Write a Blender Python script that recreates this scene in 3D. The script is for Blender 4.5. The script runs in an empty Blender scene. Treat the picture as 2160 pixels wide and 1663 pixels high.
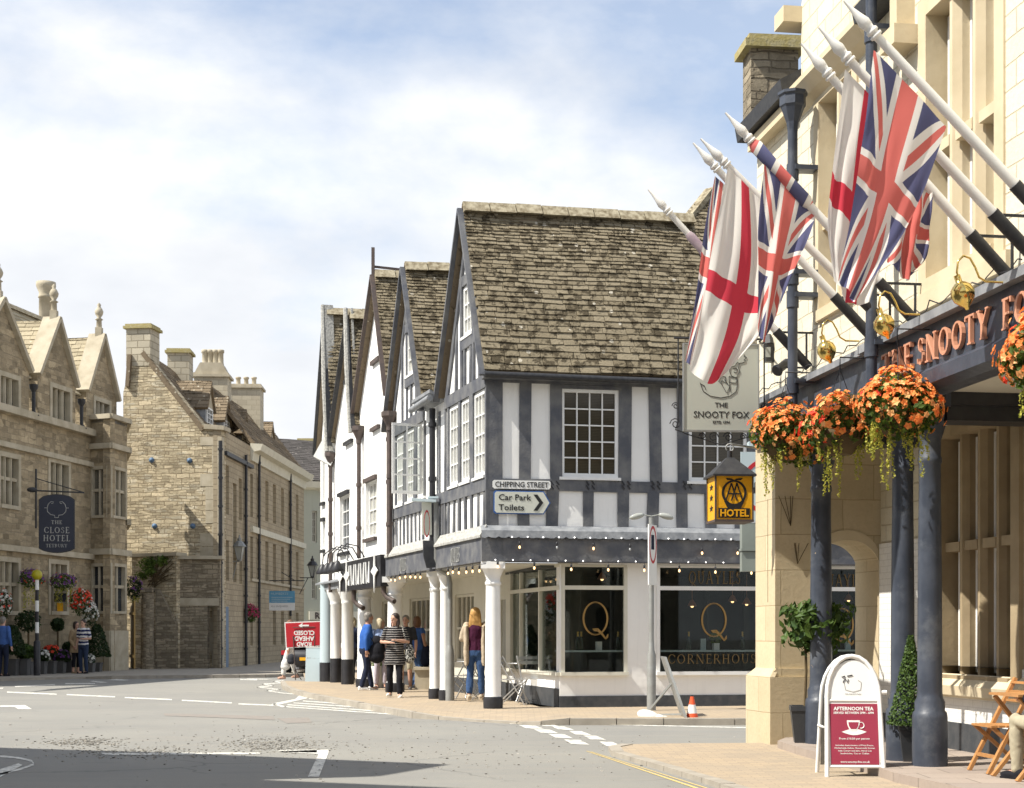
import bpy, bmesh, math, random
from mathutils import Vector, Matrix, noise
random.seed(7)
rad = math.radians
scene = bpy.context.scene
COL = scene.collection
# ---- camera: level, shifted up; metres worked out from the photograph's perspective
F, HX, HY, CH = 3200.0, 1080.0, 1335.0, 1.38
cam = bpy.data.cameras.new('camera'); camo = bpy.data.objects.new('camera', cam); COL.objects.link(camo)
camo.location = (0, 0, CH); camo.rotation_euler = (rad(90), 0, 0)
cam.sensor_width = 36; cam.lens = 36*F/2160; cam.shift_y = (HY-831.5)/2160
cam.clip_start = .1; cam.clip_end = 3000
cam.dof.use_dof = True; cam.dof.focus_distance = 19; cam.dof.aperture_fstop = 5.6
scene.camera = camo
# ---- light
SUN = Vector((-1.0, -.40, 1.38)).normalized()
sl = bpy.data.lights.new('sun', 'SUN'); sl.energy = 5.0; sl.angle = rad(.5); sl.color = (1, .95, .86)
so = bpy.data.objects.new('sun', sl); COL.objects.link(so); so.location = (0, 0, 40)
so.rotation_euler = (-SUN).to_track_quat('-Z', 'Y').to_euler()
w = bpy.data.worlds.new('World'); scene.world = w; w.use_nodes = True
def build_world():
    t = w.node_tree; t.nodes.clear(); n = t.nodes; l = t.links
    def nd(k, **kw):
        x = n.new(k)
        for a, b in kw.items(): setattr(x, a, b)
        return x
    out = nd('ShaderNodeOutputWorld'); bg = nd('ShaderNodeBackground'); bg.inputs[1].default_value = .125
    sky = nd('ShaderNodeTexSky', sky_type='NISHITA', sun_disc=False)
    sky.sun_elevation = math.asin(SUN.z); sky.sun_rotation = math.atan2(SUN.x, SUN.y); sky.air_density = 1.0; sky.dust_density = .6
    tc = nd('ShaderNodeTexCoord'); mp = nd('ShaderNodeMapping'); mp.inputs['Scale'].default_value = (1, 1, 1.9); mp.inputs['Location'].default_value = (1.35, .1, .62)
    nz = nd('ShaderNodeTexNoise'); nz.inputs['Scale'].default_value = 3.4; nz.inputs['Detail'].default_value = 10; nz.inputs['Roughness'].default_value = .55; nz.inputs['Distortion'].default_value = .1
    sx = nd('ShaderNodeSeparateXYZ')
    l.new(tc.outputs['Generated'], mp.inputs[0]); l.new(mp.outputs[0], nz.inputs[0]); l.new(tc.outputs['Generated'], sx.inputs[0])
    # more cloud low down, breaks of blue higher up
    m1 = nd('ShaderNodeMapRange'); m1.inputs[1].default_value = .22; m1.inputs[2].default_value = .40; m1.inputs[3].default_value = .26; m1.inputs[4].default_value = -.025
    l.new(sx.outputs[2], m1.inputs[0])
    ad = nd('ShaderNodeMath', operation='ADD'); l.new(nz.outputs[0], ad.inputs[0]); l.new(m1.outputs[0], ad.inputs[1])
    cr = nd('ShaderNodeValToRGB'); cr.color_ramp.elements[0].position = .43; cr.color_ramp.elements[1].position = .62; cr.color_ramp.elements[0].color = (.30, .30, .30, 1); l.new(ad.outputs[0], cr.inputs[0])
    nz2 = nd('ShaderNodeTexNoise'); nz2.inputs['Scale'].default_value = 4.6; nz2.inputs['Detail'].default_value = 7; nz2.inputs['Roughness'].default_value = .5
    mp2 = nd('ShaderNodeMapping'); mp2.inputs['Scale'].default_value = (1, 1, 2.2); mp2.inputs['Location'].default_value = (3.3, 1.2, .4)
    l.new(tc.outputs['Generated'], mp2.inputs[0]); l.new(mp2.outputs[0], nz2.inputs[0])
    c2 = nd('ShaderNodeValToRGB'); c2.color_ramp.elements[0].position = .38; c2.color_ramp.elements[1].position = .60
    c2.color_ramp.elements[0].color = (4.5, 4.65, 4.9, 1); c2.color_ramp.elements[1].color = (5.6, 5.65, 5.7, 1); l.new(nz2.outputs[0], c2.inputs[0])
    mx = nd('ShaderNodeMix', data_type='RGBA'); l.new(cr.outputs[0], mx.inputs[0]); l.new(sky.outputs[0], mx.inputs[6]); l.new(c2.outputs[0], mx.inputs[7])
    l.new(mx.outputs[2], bg.inputs[0]); l.new(bg.outputs[0], out.inputs[0])
build_world()
scene.view_settings.view_transform = 'Standard'; scene.view_settings.look = 'None'
scene.view_settings.exposure = .66; scene.view_settings.gamma = 1

# ---- helpers
def at(px, py, Y): return Vector(((px-HX)/F*Y, Y, CH+(HY-py)/F*Y))
def gr(px, py, z=0.0):
    Y = F*(CH-z)/(py-HY); return Vector(((px-HX)/F*Y, Y, z))
class Fr:
    """a vertical wall plane: s along it, z up, n outwards"""
    def __init__(s, p0, u, out=None):
        s.p = Vector((p0[0], p0[1])); s.u = Vector((u[0], u[1])).normalized()
        n = Vector((s.u.y, -s.u.x)); o = Vector(out) if out else -s.p
        s.n = n if n.dot(o) > 0 else -n
    def pt(s, a, z, n=0.0):
        q = s.p+s.u*a+s.n*n; return Vector((q.x, q.y, z))
    def s_(s, px, n=0.0):
        k = (px-HX)/F; q = s.p+s.n*n; return (k*q.y-q.x)/(s.u.x-k*s.u.y)
    def z_(s, px, py, n=0.0):
        q = s.p+s.n*n+s.u*s.s_(px, n); return CH+(HY-py)/F*q.y
    def q(s, px, py, n=0.0): return s.s_(px, n), s.z_(px, py, n)
    def P(s, px, py, n=0.0): a, z = s.q(px, py, n); return s.pt(a, z, n)
    @property
    def u3(s): return Vector((s.u.x, s.u.y, 0))
    @property
    def n3(s): return Vector((s.n.x, s.n.y, 0))
Z3 = Vector((0, 0, 1))
class MB:
    def __init__(s): s.v = []; s.f = []; s.m = []; s.sm = []
    def add(s, vs, fs, mi=0, sm=False):
        o = len(s.v); s.v.extend([Vector(p) for p in vs])
        for f in fs: s.f.append([i+o for i in f]); s.m.append(mi); s.sm.append(sm)
        return s
    def hexa(s, c, mi=0):
        return s.add(c, [(0,1,2,3),(7,6,5,4),(0,4,5,1),(1,5,6,2),(2,6,7,3),(3,7,4,0)], mi)
    def box(s, fr, a0, a1, z0, z1, n0, n1, mi=0):
        return s.hexa([fr.pt(a0,z0,n0), fr.pt(a1,z0,n0), fr.pt(a1,z0,n1), fr.pt(a0,z0,n1), fr.pt(a0,z1,n0), fr.pt(a1,z1,n0), fr.pt(a1,z1,n1), fr.pt(a0,z1,n1)], mi)
    def pbox(s, fr, x0, x1, y0, y1, n0, n1, mi=0, xr=None):
        xr = (x0+x1)/2 if xr is None else xr
        return s.box(fr, fr.s_(x0), fr.s_(x1), fr.z_(xr, y1), fr.z_(xr, y0), n0, n1, mi)
    def cube(s, c, sz, M=None, mi=0):
        c = Vector(c); hx, hy, hz = sz[0]/2, sz[1]/2, sz[2]/2; M = M or Matrix.Identity(3)
        return s.hexa([c+M@Vector(p) for p in ((-hx,-hy,-hz),(hx,-hy,-hz),(hx,hy,-hz),(-hx,hy,-hz),(-hx,-hy,hz),(hx,-hy,hz),(hx,hy,hz),(-hx,hy,hz))], mi)
    def prism3(s, pts, off, mi=0):
        n = len(pts); off = Vector(off); pts = [Vector(p) for p in pts]
        fs = [tuple(range(n)), tuple(range(2*n-1, n-1, -1))]+[(i, (i+1) % n, (i+1) % n+n, i+n) for i in range(n)]
        return s.add(pts+[p+off for p in pts], fs, mi)
    def prism(s, fr, pts, n0, n1, mi=0):
        return s.prism3([fr.pt(a, z, n0) for a, z in pts], fr.n3*(n1-n0), mi)
    def bar(s, a, b, w, h=None, up=Z3, mi=0):
        a, b = Vector(a), Vector(b); h = h or w; d = (b-a).normalized(); x = d.cross(up)
        if x.length < 1e-4: x = d.cross(Vector((1, 0, 0)))
        x.normalize(); y = x.cross(d); x *= w/2; y *= h/2
        return s.hexa([a-x-y, a+x-y, a+x+y, a-x+y, b-x-y, b+x-y, b+x+y, b-x+y], mi)
    def tube(s, pts, r, seg=8, mi=0, sm=True):
        pts = [Vector(p) for p in pts]; n = len(pts)
        rs = r if isinstance(r, (list, tuple)) else [r]*n
        vs = []; fs = []; px = None
        for i, p in enumerate(pts):
            d = (pts[min(i+1, n-1)]-pts[max(i-1, 0)]).normalized()
            if px is None: px = d.cross(Z3) if abs(d.z) < .95 else d.cross(Vector((1, 0, 0)))
            px = (px-d*px.dot(d)).normalized(); y = d.cross(px)
            for k in range(seg):
                a = 2*math.pi*k/seg; vs.append(p+(px*math.cos(a)+y*math.sin(a))*rs[i])
        for i in range(n-1):
            for k in range(seg): fs.append((i*seg+k, i*seg+(k+1) % seg, (i+1)*seg+(k+1) % seg, (i+1)*seg+k))
        s.add(vs, fs, mi, sm)
        return s.add([], []) if 0 else s._caps(vs, n, seg, mi)
    def _caps(s, vs, n, seg, mi):
        s.add(vs[:seg], [tuple(range(seg-1, -1, -1))], mi); return s.add(vs[-seg:], [tuple(range(seg))], mi)
    def lathe(s, c, prof, seg=20, mi=0, sm=True, M=None):
        c = Vector(c); vs = []; fs = []; n = len(prof); M = M or Matrix.Identity(3)
        for r, z in prof:
            for k in range(seg):
                a = 2*math.pi*k/seg; vs.append(c+M@Vector((r*math.cos(a), r*math.sin(a), z)))
        for i in range(n-1):
            for k in range(seg): fs.append((i*seg+k, i*seg+(k+1) % seg, (i+1)*seg+(k+1) % seg, (i+1)*seg+k))
        s.add(vs, fs, mi, sm); return s._caps(vs, n, seg, mi)
    def ell(s, c, r, M=None, seg=14, rings=9, mi=0):
        c = Vector(c); r = (r, r, r) if isinstance(r, (int, float)) else r; M = M or Matrix.Identity(3); vs = []; fs = []
        for i in range(rings+1):
            t = math.pi*i/rings
            for k in range(seg):
                a = 2*math.pi*k/seg
                vs.append(c+M@Vector((r[0]*max(math.sin(t), .01)*math.cos(a), r[1]*max(math.sin(t), .01)*math.sin(a), -r[2]*math.cos(t))))
        for i in range(rings):
            for k in range(seg): fs.append((i*seg+k, i*seg+(k+1) % seg, (i+1)*seg+(k+1) % seg, (i+1)*seg+k))
        return s.add(vs, fs, mi, True)
    def loft(s, rings, seg=14, mi=0):
        """rings: (centre, rx, ry) horizontal ellipses"""
        vs = []; fs = []; n = len(rings)
        for c, rx, ry in rings:
            for k in range(seg):
                a = 2*math.pi*k/seg; vs.append(Vector(c)+Vector((rx*math.cos(a), ry*math.sin(a), 0)))
        for i in range(n-1):
            for k in range(seg): fs.append((i*seg+k, i*seg+(k+1) % seg, (i+1)*seg+(k+1) % seg, (i+1)*seg+k))
        s.add(vs, fs, mi, True); return s._caps(vs, n, seg, mi)
    def wall(s, fr, a0, a1, z0, z1, n0, n1, holes=(), mi=0):
        """a slab with openings: front, back, reveals and edges"""
        if a0 > a1: a0, a1 = a1, a0
        H = [(min(h[0], h[1]), max(h[0], h[1]), h[2], h[3]) for h in holes]
        H = [(max(h[0], a0), min(h[1], a1), max(h[2], z0), min(h[3], z1)) for h in H if h[1] > a0 and h[0] < a1]
        A = sorted(set([a0, a1]+[h[0] for h in H]+[h[1] for h in H])); Zs = sorted(set([z0, z1]+[h[2] for h in H]+[h[3] for h in H]))
        for i in range(len(A)-1):
            for j in range(len(Zs)-1):
                ca, cz = (A[i]+A[i+1])/2, (Zs[j]+Zs[j+1])/2
                if any(h[0] < ca < h[1] and h[2] < cz < h[3] for h in H): continue
                for n in (n0, n1): s.add([fr.pt(A[i], Zs[j], n), fr.pt(A[i+1], Zs[j], n), fr.pt(A[i+1], Zs[j+1], n), fr.pt(A[i], Zs[j+1], n)], [(0, 1, 2, 3)], mi)
        for h in H+[(a0, a1, z0, z1)]:
            c = [(h[0], h[2]), (h[1], h[2]), (h[1], h[3]), (h[0], h[3])]
            for i in range(4):
                p, q = c[i], c[(i+1) % 4]; s.add([fr.pt(p[0], p[1], n0), fr.pt(q[0], q[1], n0), fr.pt(q[0], q[1], n1), fr.pt(p[0], p[1], n1)], [(0, 1, 2, 3)], mi)
        return s
    def merge(s, o, M=None, mi=None):
        b = len(s.v); s.v.extend([(M@p if M else p.copy()) for p in o.v])
        for f, m, g in zip(o.f, o.m, o.sm): s.f.append([i+b for i in f]); s.m.append(m if mi is None else mi); s.sm.append(g)
        return s
    def pieces(s):
        par = list(range(len(s.v)))
        def f(i):
            while par[i] != i: par[i] = par[par[i]]; i = par[i]
            return i
        for q in s.f:
            for i in q[1:]: par[f(i)] = f(q[0])
        g = {}
        for k, q in enumerate(s.f): g.setdefault(f(q[0]), []).append(k)
        out = []
        for ks in g.values():
            o = MB(); mp = {}
            for k in ks:
                for i in s.f[k]:
                    if i not in mp: mp[i] = len(o.v); o.v.append(s.v[i])
                o.f.append([mp[i] for i in s.f[k]]); o.m.append(s.m[k]); o.sm.append(s.sm[k])
            out.append(o)
        for o in out: o.one = True
        return out
    def build(s, name, mats, parent=None, label=None, cat=None, group=None, kind=None, uv=True, recalc=True, weld=False):
        mats = mats if isinstance(mats, (list, tuple)) else [mats]
        if name in SPLIT and parent is not None:
            pcs = s.pieces()
            if len(pcs) > 1:
                r = [q.build(name, mats, parent, label, cat, group, kind, uv, recalc, weld) for q in pcs if True] if not s.__dict__.get('one') else None
                if r: return r[0]
        if parent is None:
            xs = [p.x for p in s.v]; ys = [p.y for p in s.v]
            base = Vector(((min(xs)+max(xs))/2, (min(ys)+max(ys))/2, min(p.z for p in s.v)))
        else: base = BASE[parent.name]
        me = bpy.data.meshes.new(name); me.from_pydata([p-base for p in s.v], [], s.f)
        for m in mats: me.materials.append(m)
        me.polygons.foreach_set('material_index', s.m); me.polygons.foreach_set('use_smooth', s.sm)
        if recalc or weld:
            bm = bmesh.new(); bm.from_mesh(me)
            if weld: bmesh.ops.remove_doubles(bm, verts=bm.verts, dist=weld)
            if recalc: bmesh.ops.recalc_face_normals(bm, faces=bm.faces)
            bm.to_mesh(me); bm.free()
        me.update()
        if uv:
            L = me.uv_layers.new(name='uv'); d = L.data
            for p in me.polygons:
                n = p.normal
                if abs(n.z) > .92: t = Vector((1, 0, 0)); b = Vector((0, 1, 0))
                else:
                    t = Vector((-n.y, n.x, 0)).normalized(); b = n.cross(t)
                    if b.z < 0: b = -b
                for li in p.loop_indices:
                    co = me.vertices[me.loops[li].vertex_index].co+base; d[li].uv = (co.dot(t), co.dot(b))
        o = bpy.data.objects.new(name, me); COL.objects.link(o)
        if parent is None: o.location = base
        else: o.parent = parent
        BASE[o.name] = base
        tag(o, label, cat, group, kind); return o
BASE = {}
SPLIT = {'gutter', 'moulding', 'ceiling_beam', 'string_course', 'wall_strip', 'sill_band', 'coping'}
def tag(o, label=None, cat=None, group=None, kind=None):
    if label: o['label'] = label
    if cat: o['category'] = cat
    if group: o['group'] = group
    if kind: o['kind'] = kind
    return o
def thing(name, label, cat, loc=(0, 0, 0), group=None):
    o = bpy.data.objects.new(name, None); COL.objects.link(o); o.location = loc; o.empty_display_size = .2
    BASE[o.name] = Vector(loc); return tag(o, label, cat, group)
def dup(o, loc=None, rz=None, label=None, scale=None, parent=None):
    c = o.copy(); COL.objects.link(c)
    if parent is not None: c.parent = parent
    if loc is not None: c.location = loc
    if rz is not None: c.rotation_euler = (0, 0, rz)
    if scale: c.scale = (scale,)*3 if isinstance(scale, (int, float)) else scale
    if label: c['label'] = label
    BASE[c.name] = Vector(c.location)
    for ch in list(o.children): dup(ch, parent=c)
    return c
def text_mb(txt, P, right, up, h, depth=.004, width=None, mi=0, align='CENTER', bold=0.0, mb=None):
    """lettering as mesh, h = capital height"""
    cu = bpy.data.curves.new('t', 'FONT'); cu.body = txt; cu.size = 1; cu.extrude = .5; cu.resolution_u = 2; cu.offset = bold; cu.align_x = align
    o = bpy.data.objects.new('t', cu); COL.objects.link(o); dg = bpy.context.evaluated_depsgraph_get(); dg.update()
    me = bpy.data.meshes.new_from_object(o.evaluated_get(dg)); mb = mb or MB()
    xs = [v.co.x for v in me.vertices]; W = (max(xs)-min(xs)) or 1
    k = h/.7; kx = width/W if width else k
    right, up = Vector(right).normalized(), Vector(up).normalized(); nn = right.cross(up); P = Vector(P)
    mb.add([P+right*v.co.x*kx+up*v.co.y*k+nn*(v.co.z+.5)*depth for v in me.vertices], [tuple(p.vertices) for p in me.polygons], mi)
    bpy.data.objects.remove(o); bpy.data.curves.remove(cu); bpy.data.meshes.remove(me); return mb
# a small roman capital alphabet: strokes (x0,y0,x1,y1,width) and arcs ('o',cx,cy,rx,ry,a0,a1,thick)
TK, TN = .15, .07
GL = {
 'T': (.8, [(.4,0,.4,1,TK),(.04,.96,.76,.96,TN),(.06,.96,.06,.82,TN),(.74,.96,.74,.82,TN),(.25,.03,.55,.03,.06)]),
 'H': (.95, [(.2,0,.2,1,TK),(.75,0,.75,1,TK),(.2,.52,.75,.52,TN),(.05,.03,.35,.03,.06),(.05,.97,.35,.97,.06),(.6,.03,.9,.03,.06),(.6,.97,.9,.97,.06)]),
 'E': (.72, [(.2,0,.2,1,TK),(.05,.97,.64,.97,TN),(.2,.52,.56,.52,TN),(.05,.03,.68,.03,TN),(.62,.97,.62,.83,TN),(.66,.03,.66,.2,TN)]),
 'F': (.68, [(.2,0,.2,1,TK),(.05,.97,.64,.97,TN),(.2,.5,.54,.5,TN),(.62,.97,.62,.82,TN),(.05,.03,.36,.03,.06)]),
 'L': (.68, [(.2,0,.2,1,TK),(.05,.03,.64,.03,TN),(.05,.97,.36,.97,.06),(.62,.03,.62,.2,TN)]),
 'N': (.98, [(.16,0,.16,1,TN),(.82,0,.82,1,TN),(.16,1,.82,0,TK),(.02,.03,.32,.03,.06),(.66,.97,.96,.97,.06)]),
 'O': (1.0, [('o',.5,.5,.43,.49,0,360,TK)]),
 'Q': (1.0, [('o',.5,.5,.43,.49,0,360,TK),(.45,.1,.95,-.2,TK)]),
 'C': (.9, [('o',.5,.5,.43,.49,45,315,TK),(.8,.85,.8,.68,TN),(.8,.15,.8,.3,TN)]),
 'U': (.92, [(.2,.35,.2,1,TK),(.74,.35,.74,1,TN),('o',.47,.36,.3,.35,180,360,.1),(.05,.97,.35,.97,.06),(.6,.97,.88,.97,.06)]),
 'A': (.95, [(.14,0,.46,1,TN),(.82,0,.5,1,TK),(.25,.35,.7,.35,TN),(.02,.03,.28,.03,.06),(.66,.03,.96,.03,.06)]),
 'Y': (.9, [(.45,0,.45,.5,TK),(.1,1,.45,.46,TK),(.8,1,.48,.48,TN),(.02,.97,.26,.97,.06),(.68,.97,.9,.97,.06),(.3,.03,.6,.03,.06)]),
 'X': (.95, [(.12,1,.8,0,TK),(.8,1,.14,0,TN),(.02,.03,.3,.03,.06),(.64,.03,.94,.03,.06),(.02,.97,.3,.97,.06),(.64,.97,.9,.97,.06)]),
 'R': (.88, [(.2,0,.2,1,TK),('o',.42,.74,.25,.24,-95,95,.1),(.2,.97,.42,.97,TN),(.2,.5,.42,.5,TN),(.42,.5,.82,0,TK),(.05,.03,.35,.03,.06)]),
 'B': (.8, [(.2,0,.2,1,TK),('o',.4,.75,.22,.23,-95,95,.1),('o',.42,.26,.26,.25,-95,95,.1),(.05,.97,.4,.97,TN),(.05,.03,.42,.03,TN),(.2,.5,.42,.5,TN)]),
 'S': (.66, [('o',.34,.74,.22,.24,40,255,.1),('o',.34,.27,.24,.26,-140,100,.11),(.52,.9,.54,.74,TN),(.1,.08,.1,.26,TN)]),
 ' ': (.4, [])}
def serif_mb(txt, P, right, up, h, depth=.01, width=None, mb=None, mi=0, gap=.12, fat=1.0):
    mb = mb or MB(); W = sum(GL[c][0]+gap for c in txt)-gap; k = h; kx = width/W if width else h
    right, up = Vector(right).normalized(), Vector(up).normalized(); nn = right.cross(up); P = Vector(P); x = -W/2; i = 0
    def poly(pts, d):
        mb.prism3([P+right*a*kx+up*b*k for a, b in pts], nn*(depth+d), mi)
    for c in txt:
        for g in GL[c][1]:
            i = (i+1) % 9; d = i*.0006
            if g[0] == 'o':
                _, cx, cy, rx, ry, a0, a1, t = g; N = 14 if a1-a0 > 200 else 9; t *= fat
                for j in range(N):
                    q = []
                    for aa, rr in ((a0+(a1-a0)*j/N, 1), (a0+(a1-a0)*(j+1)/N, 1), (a0+(a1-a0)*(j+1)/N, 0), (a0+(a1-a0)*j/N, 0)):
                        th = t*(.45+.55*abs(math.cos(rad(aa)))) if rr == 0 else 0
                        q.append((x+cx+(rx-th)*math.cos(rad(aa)), cy+(ry-th*.8)*math.sin(rad(aa))))
                    poly(q, d)
            else:
                x0, y0, x1, y1, t = g; t *= fat; dx, dy = x1-x0, y1-y0; L = math.hypot(dx, dy); ox, oy = -dy/L*t/2, dx/L*t/2
                if abs(dy) > abs(dx)*.3 and abs(dx) > .01: ox, oy = t/2*1.1, 0
                poly([(x+x0-ox, y0-oy), (x+x1-ox, y1-oy), (x+x1+ox, y1+oy), (x+x0+ox, y0+oy)], d)
        x += GL[c][0]+gap
    return mb
def stroke_mb(pts, P, right, up, k, wd, depth=.003, mb=None, mi=0):
    """a thin painted line through 2D points"""
    mb = mb or MB(); right, up = Vector(right).normalized(), Vector(up).normalized(); nn = right.cross(up); P = Vector(P)
    Q = [P+right*a*k+up*b*k+nn*depth*.5 for a, b in pts]
    mb.tube(Q, wd/2, 4, mi, False); return mb
# ---- materials (all procedural)
class NT:
    def __init__(s, name):
        s.mat = bpy.data.materials.new(name); s.mat.use_nodes = True; s.t = s.mat.node_tree; s.b = s.t.nodes['Principled BSDF']; s.out = s.t.nodes['Material Output']
        s.tc = s.n('ShaderNodeTexCoord')
    def n(s, k, **kw):
        x = s.t.nodes.new(k)
        for a, b in kw.items(): setattr(x, a, b)
        return x
    def l(s, a, b): s.t.links.new(a, b)
    def setin(s, node, i, v):
        if hasattr(v, 'is_linked') or isinstance(v, bpy.types.NodeSocket): s.l(v, node.inputs[i])
        else: node.inputs[i].default_value = v
    def math(s, op, a, b=0.0, c=None):
        x = s.n('ShaderNodeMath', operation=op); s.setin(x, 0, a); s.setin(x, 1, b)
        if c is not None: s.setin(x, 2, c)
        return x.outputs[0]
    def mix(s, f, a, b, mode='MIX'):
        x = s.n('ShaderNodeMix', data_type='RGBA', blend_type=mode); s.setin(x, 0, f)
        s.setin(x, 6, a if not isinstance(a, tuple) else (*a, 1)[:4]); s.setin(x, 7, b if not isinstance(b, tuple) else (*b, 1)[:4]); return x.outputs[2]
    def noise(s, sc, det=4, ro=.55, vec=None, dist=0.0):
        x = s.n('ShaderNodeTexNoise'); x.inputs['Scale'].default_value = sc; x.inputs['Detail'].default_value = det; x.inputs['Roughness'].default_value = ro; x.inputs['Distortion'].default_value = dist
        s.l(vec or s.tc.outputs['Object'], x.inputs['Vector']); return x.outputs[0]
    def ramp(s, v, p0, p1):
        x = s.n('ShaderNodeMapRange'); x.clamp = True; s.l(v, x.inputs[0]); x.inputs[1].default_value = p0; x.inputs[2].default_value = p1; return x.outputs[0]
    def bump(s, h, st, dist=.02, nrm=None):
        x = s.n('ShaderNodeBump'); x.inputs['Strength'].default_value = st; x.inputs['Distance'].default_value = dist; s.l(h, x.inputs['Height'])
        if nrm: s.l(nrm, x.inputs['Normal'])
        return x.outputs[0]
    def mapv(s, sc, src='UV', loc=(0, 0, 0)):
        x = s.n('ShaderNodeMapping'); x.inputs['Scale'].default_value = sc; x.inputs['Location'].default_value = loc; s.l(s.tc.outputs[src], x.inputs[0]); return x.outputs[0]
    def island(s): return s.n('ShaderNodeNewGeometry').outputs['Random Per Island']
    def fin(s, col=None, rough=.7, spec=.3, metal=0.0, nrm=None):
        if col is not None: s.setin(s.b, 'Base Color', (*col, 1)[:4] if isinstance(col, tuple) else col)
        s.setin(s.b, 'Roughness', rough); s.b.inputs['Specular IOR Level'].default_value = spec; s.b.inputs['Metallic'].default_value = metal
        if nrm: s.l(nrm, s.b.inputs['Normal'])
        return s.mat
def plain(name, c, c2=None, rough=.6, spec=.3, metal=0.0, var=3.0, amt=.6, bump=0.0, bs=60, isl=0.0, streak=0.0):
    t = NT(name); c2 = c2 or tuple(x*.78 for x in c)
    f = t.ramp(t.noise(var, 6), .38, .66); col = t.mix(t.math('MULTIPLY', f, amt), c, c2)
    if isl:
        k = t.math('MULTIPLY_ADD', t.island(), isl, 1-isl/2); h = t.n('ShaderNodeHueSaturation'); t.l(col, h.inputs['Color']); t.l(k, h.inputs['Value']); col = h.outputs[0]
    if streak:
        g = t.ramp(t.noise(1.0, 5, .6, t.mapv((9, 9, .7), 'Object')), .55, .8); col = t.mix(t.math('MULTIPLY', g, streak), col, tuple(x*.35 for x in c))
    n = t.bump(t.noise(bs, 3), bump, .01) if bump else None
    return t.fin(col, rough, spec, metal, n)
def rubble(name, ca, cb, cm, sx, sy, bump=.7, dirt=.35, cs=None):
    t = NT(name); v = t.mapv((sx, sy, 1)); nz = t.n('ShaderNodeTexNoise'); nz.inputs['Scale'].default_value = 1.3; nz.inputs['Detail'].default_value = 3; t.l(v, nz.inputs[0])
    vv = t.n('ShaderNodeMix', data_type='VECTOR'); vv.inputs[0].default_value = .12; t.l(v, vv.inputs[4]); t.l(nz.outputs[1], vv.inputs[5])
    a = t.n('ShaderNodeTexVoronoi', feature='F1'); b = t.n('ShaderNodeTexVoronoi', feature='DISTANCE_TO_EDGE')
    for q in (a, b): q.voronoi_dimensions = '2D'; q.inputs['Scale'].default_value = 1; q.inputs['Randomness'].default_value = .85; t.l(vv.outputs[1], q.inputs[0])
    sp = t.n('ShaderNodeSeparateColor'); t.l(a.outputs['Color'], sp.inputs[0])
    col = t.mix(sp.outputs[0], ca, cb)
    if cs: col = t.mix(t.ramp(sp.outputs[1], .78, .86), col, cs)
    big = t.ramp(t.noise(.5, 6, .6), .4, .65); col = t.mix(t.math('MULTIPLY', big, dirt), col, tuple(x*.45 for x in ca))
    fine = t.noise(14, 6, .7); col = t.mix(t.math('MULTIPLY', t.ramp(fine, .45, .75), .45), col, tuple(x*.5 for x in cb))
    nb = t.n('ShaderNodeTexNoise'); nb.inputs['Scale'].default_value = 2.6; nb.inputs['Detail'].default_value = 5; t.l(t.tc.outputs['UV'], nb.inputs[0]); vb = t.n('ShaderNodeMix', data_type='VECTOR'); vb.inputs[0].default_value = .10; t.l(t.tc.outputs['UV'], vb.inputs[4]); t.l(nb.outputs[1], vb.inputs[5])
    bk = t.n('ShaderNodeTexBrick'); bk.offset = .43; bk.squash = .7; bk.squash_frequency = 3; t.l(vb.outputs[1], bk.inputs[0]); bk.inputs['Scale'].default_value = 1; bk.inputs['Brick Width'].default_value = 1.0/sx; bk.inputs['Row Height'].default_value = 1.15/sy; bk.inputs['Mortar Size'].default_value = .011; bk.inputs['Mortar Smooth'].default_value = .6; bk.inputs['Color1'].default_value = (1, 1, 1, 1); bk.inputs['Color2'].default_value = (.55, .55, .55, 1); bk.inputs['Mortar'].default_value = (.8, .8, .8, 1)
    b2 = t.n('ShaderNodeTexBrick'); b2.offset = .37; t.l(vb.outputs[1], b2.inputs[0]); b2.inputs['Scale'].default_value = 1; b2.inputs['Brick Width'].default_value = 1.5/sx; b2.inputs['Row Height'].default_value = 1.9/sy; b2.inputs['Mortar Size'].default_value = .014; b2.inputs['Mortar Smooth'].default_value = .6; b2.inputs['Color1'].default_value = (1.1, 1.1, 1.1, 1); b2.inputs['Color2'].default_value = (.7, .7, .7, 1); b2.inputs['Mortar'].default_value = (.8, .8, .8, 1)
    ms = t.ramp(t.noise(1.1, 3, .5, t.mapv((1, 2.2, 1))), .5, .53)
    col = t.mix(1.0, col, t.mix(ms, bk.outputs[0], b2.outputs[0]), 'MULTIPLY')
    fa = t.math('ADD', t.math('MULTIPLY', bk.outputs['Fac'], t.math('SUBTRACT', 1.0, ms)), t.math('MULTIPLY', b2.outputs['Fac'], ms)); mo = t.math('SUBTRACT', 1.0, fa); col = t.mix(mo, cm, col)
    h = t.math('ADD', mo, t.math('MULTIPLY', fine, .9))
    return t.fin(col, .9, .15, 0, t.bump(h, bump, .035))
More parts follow.
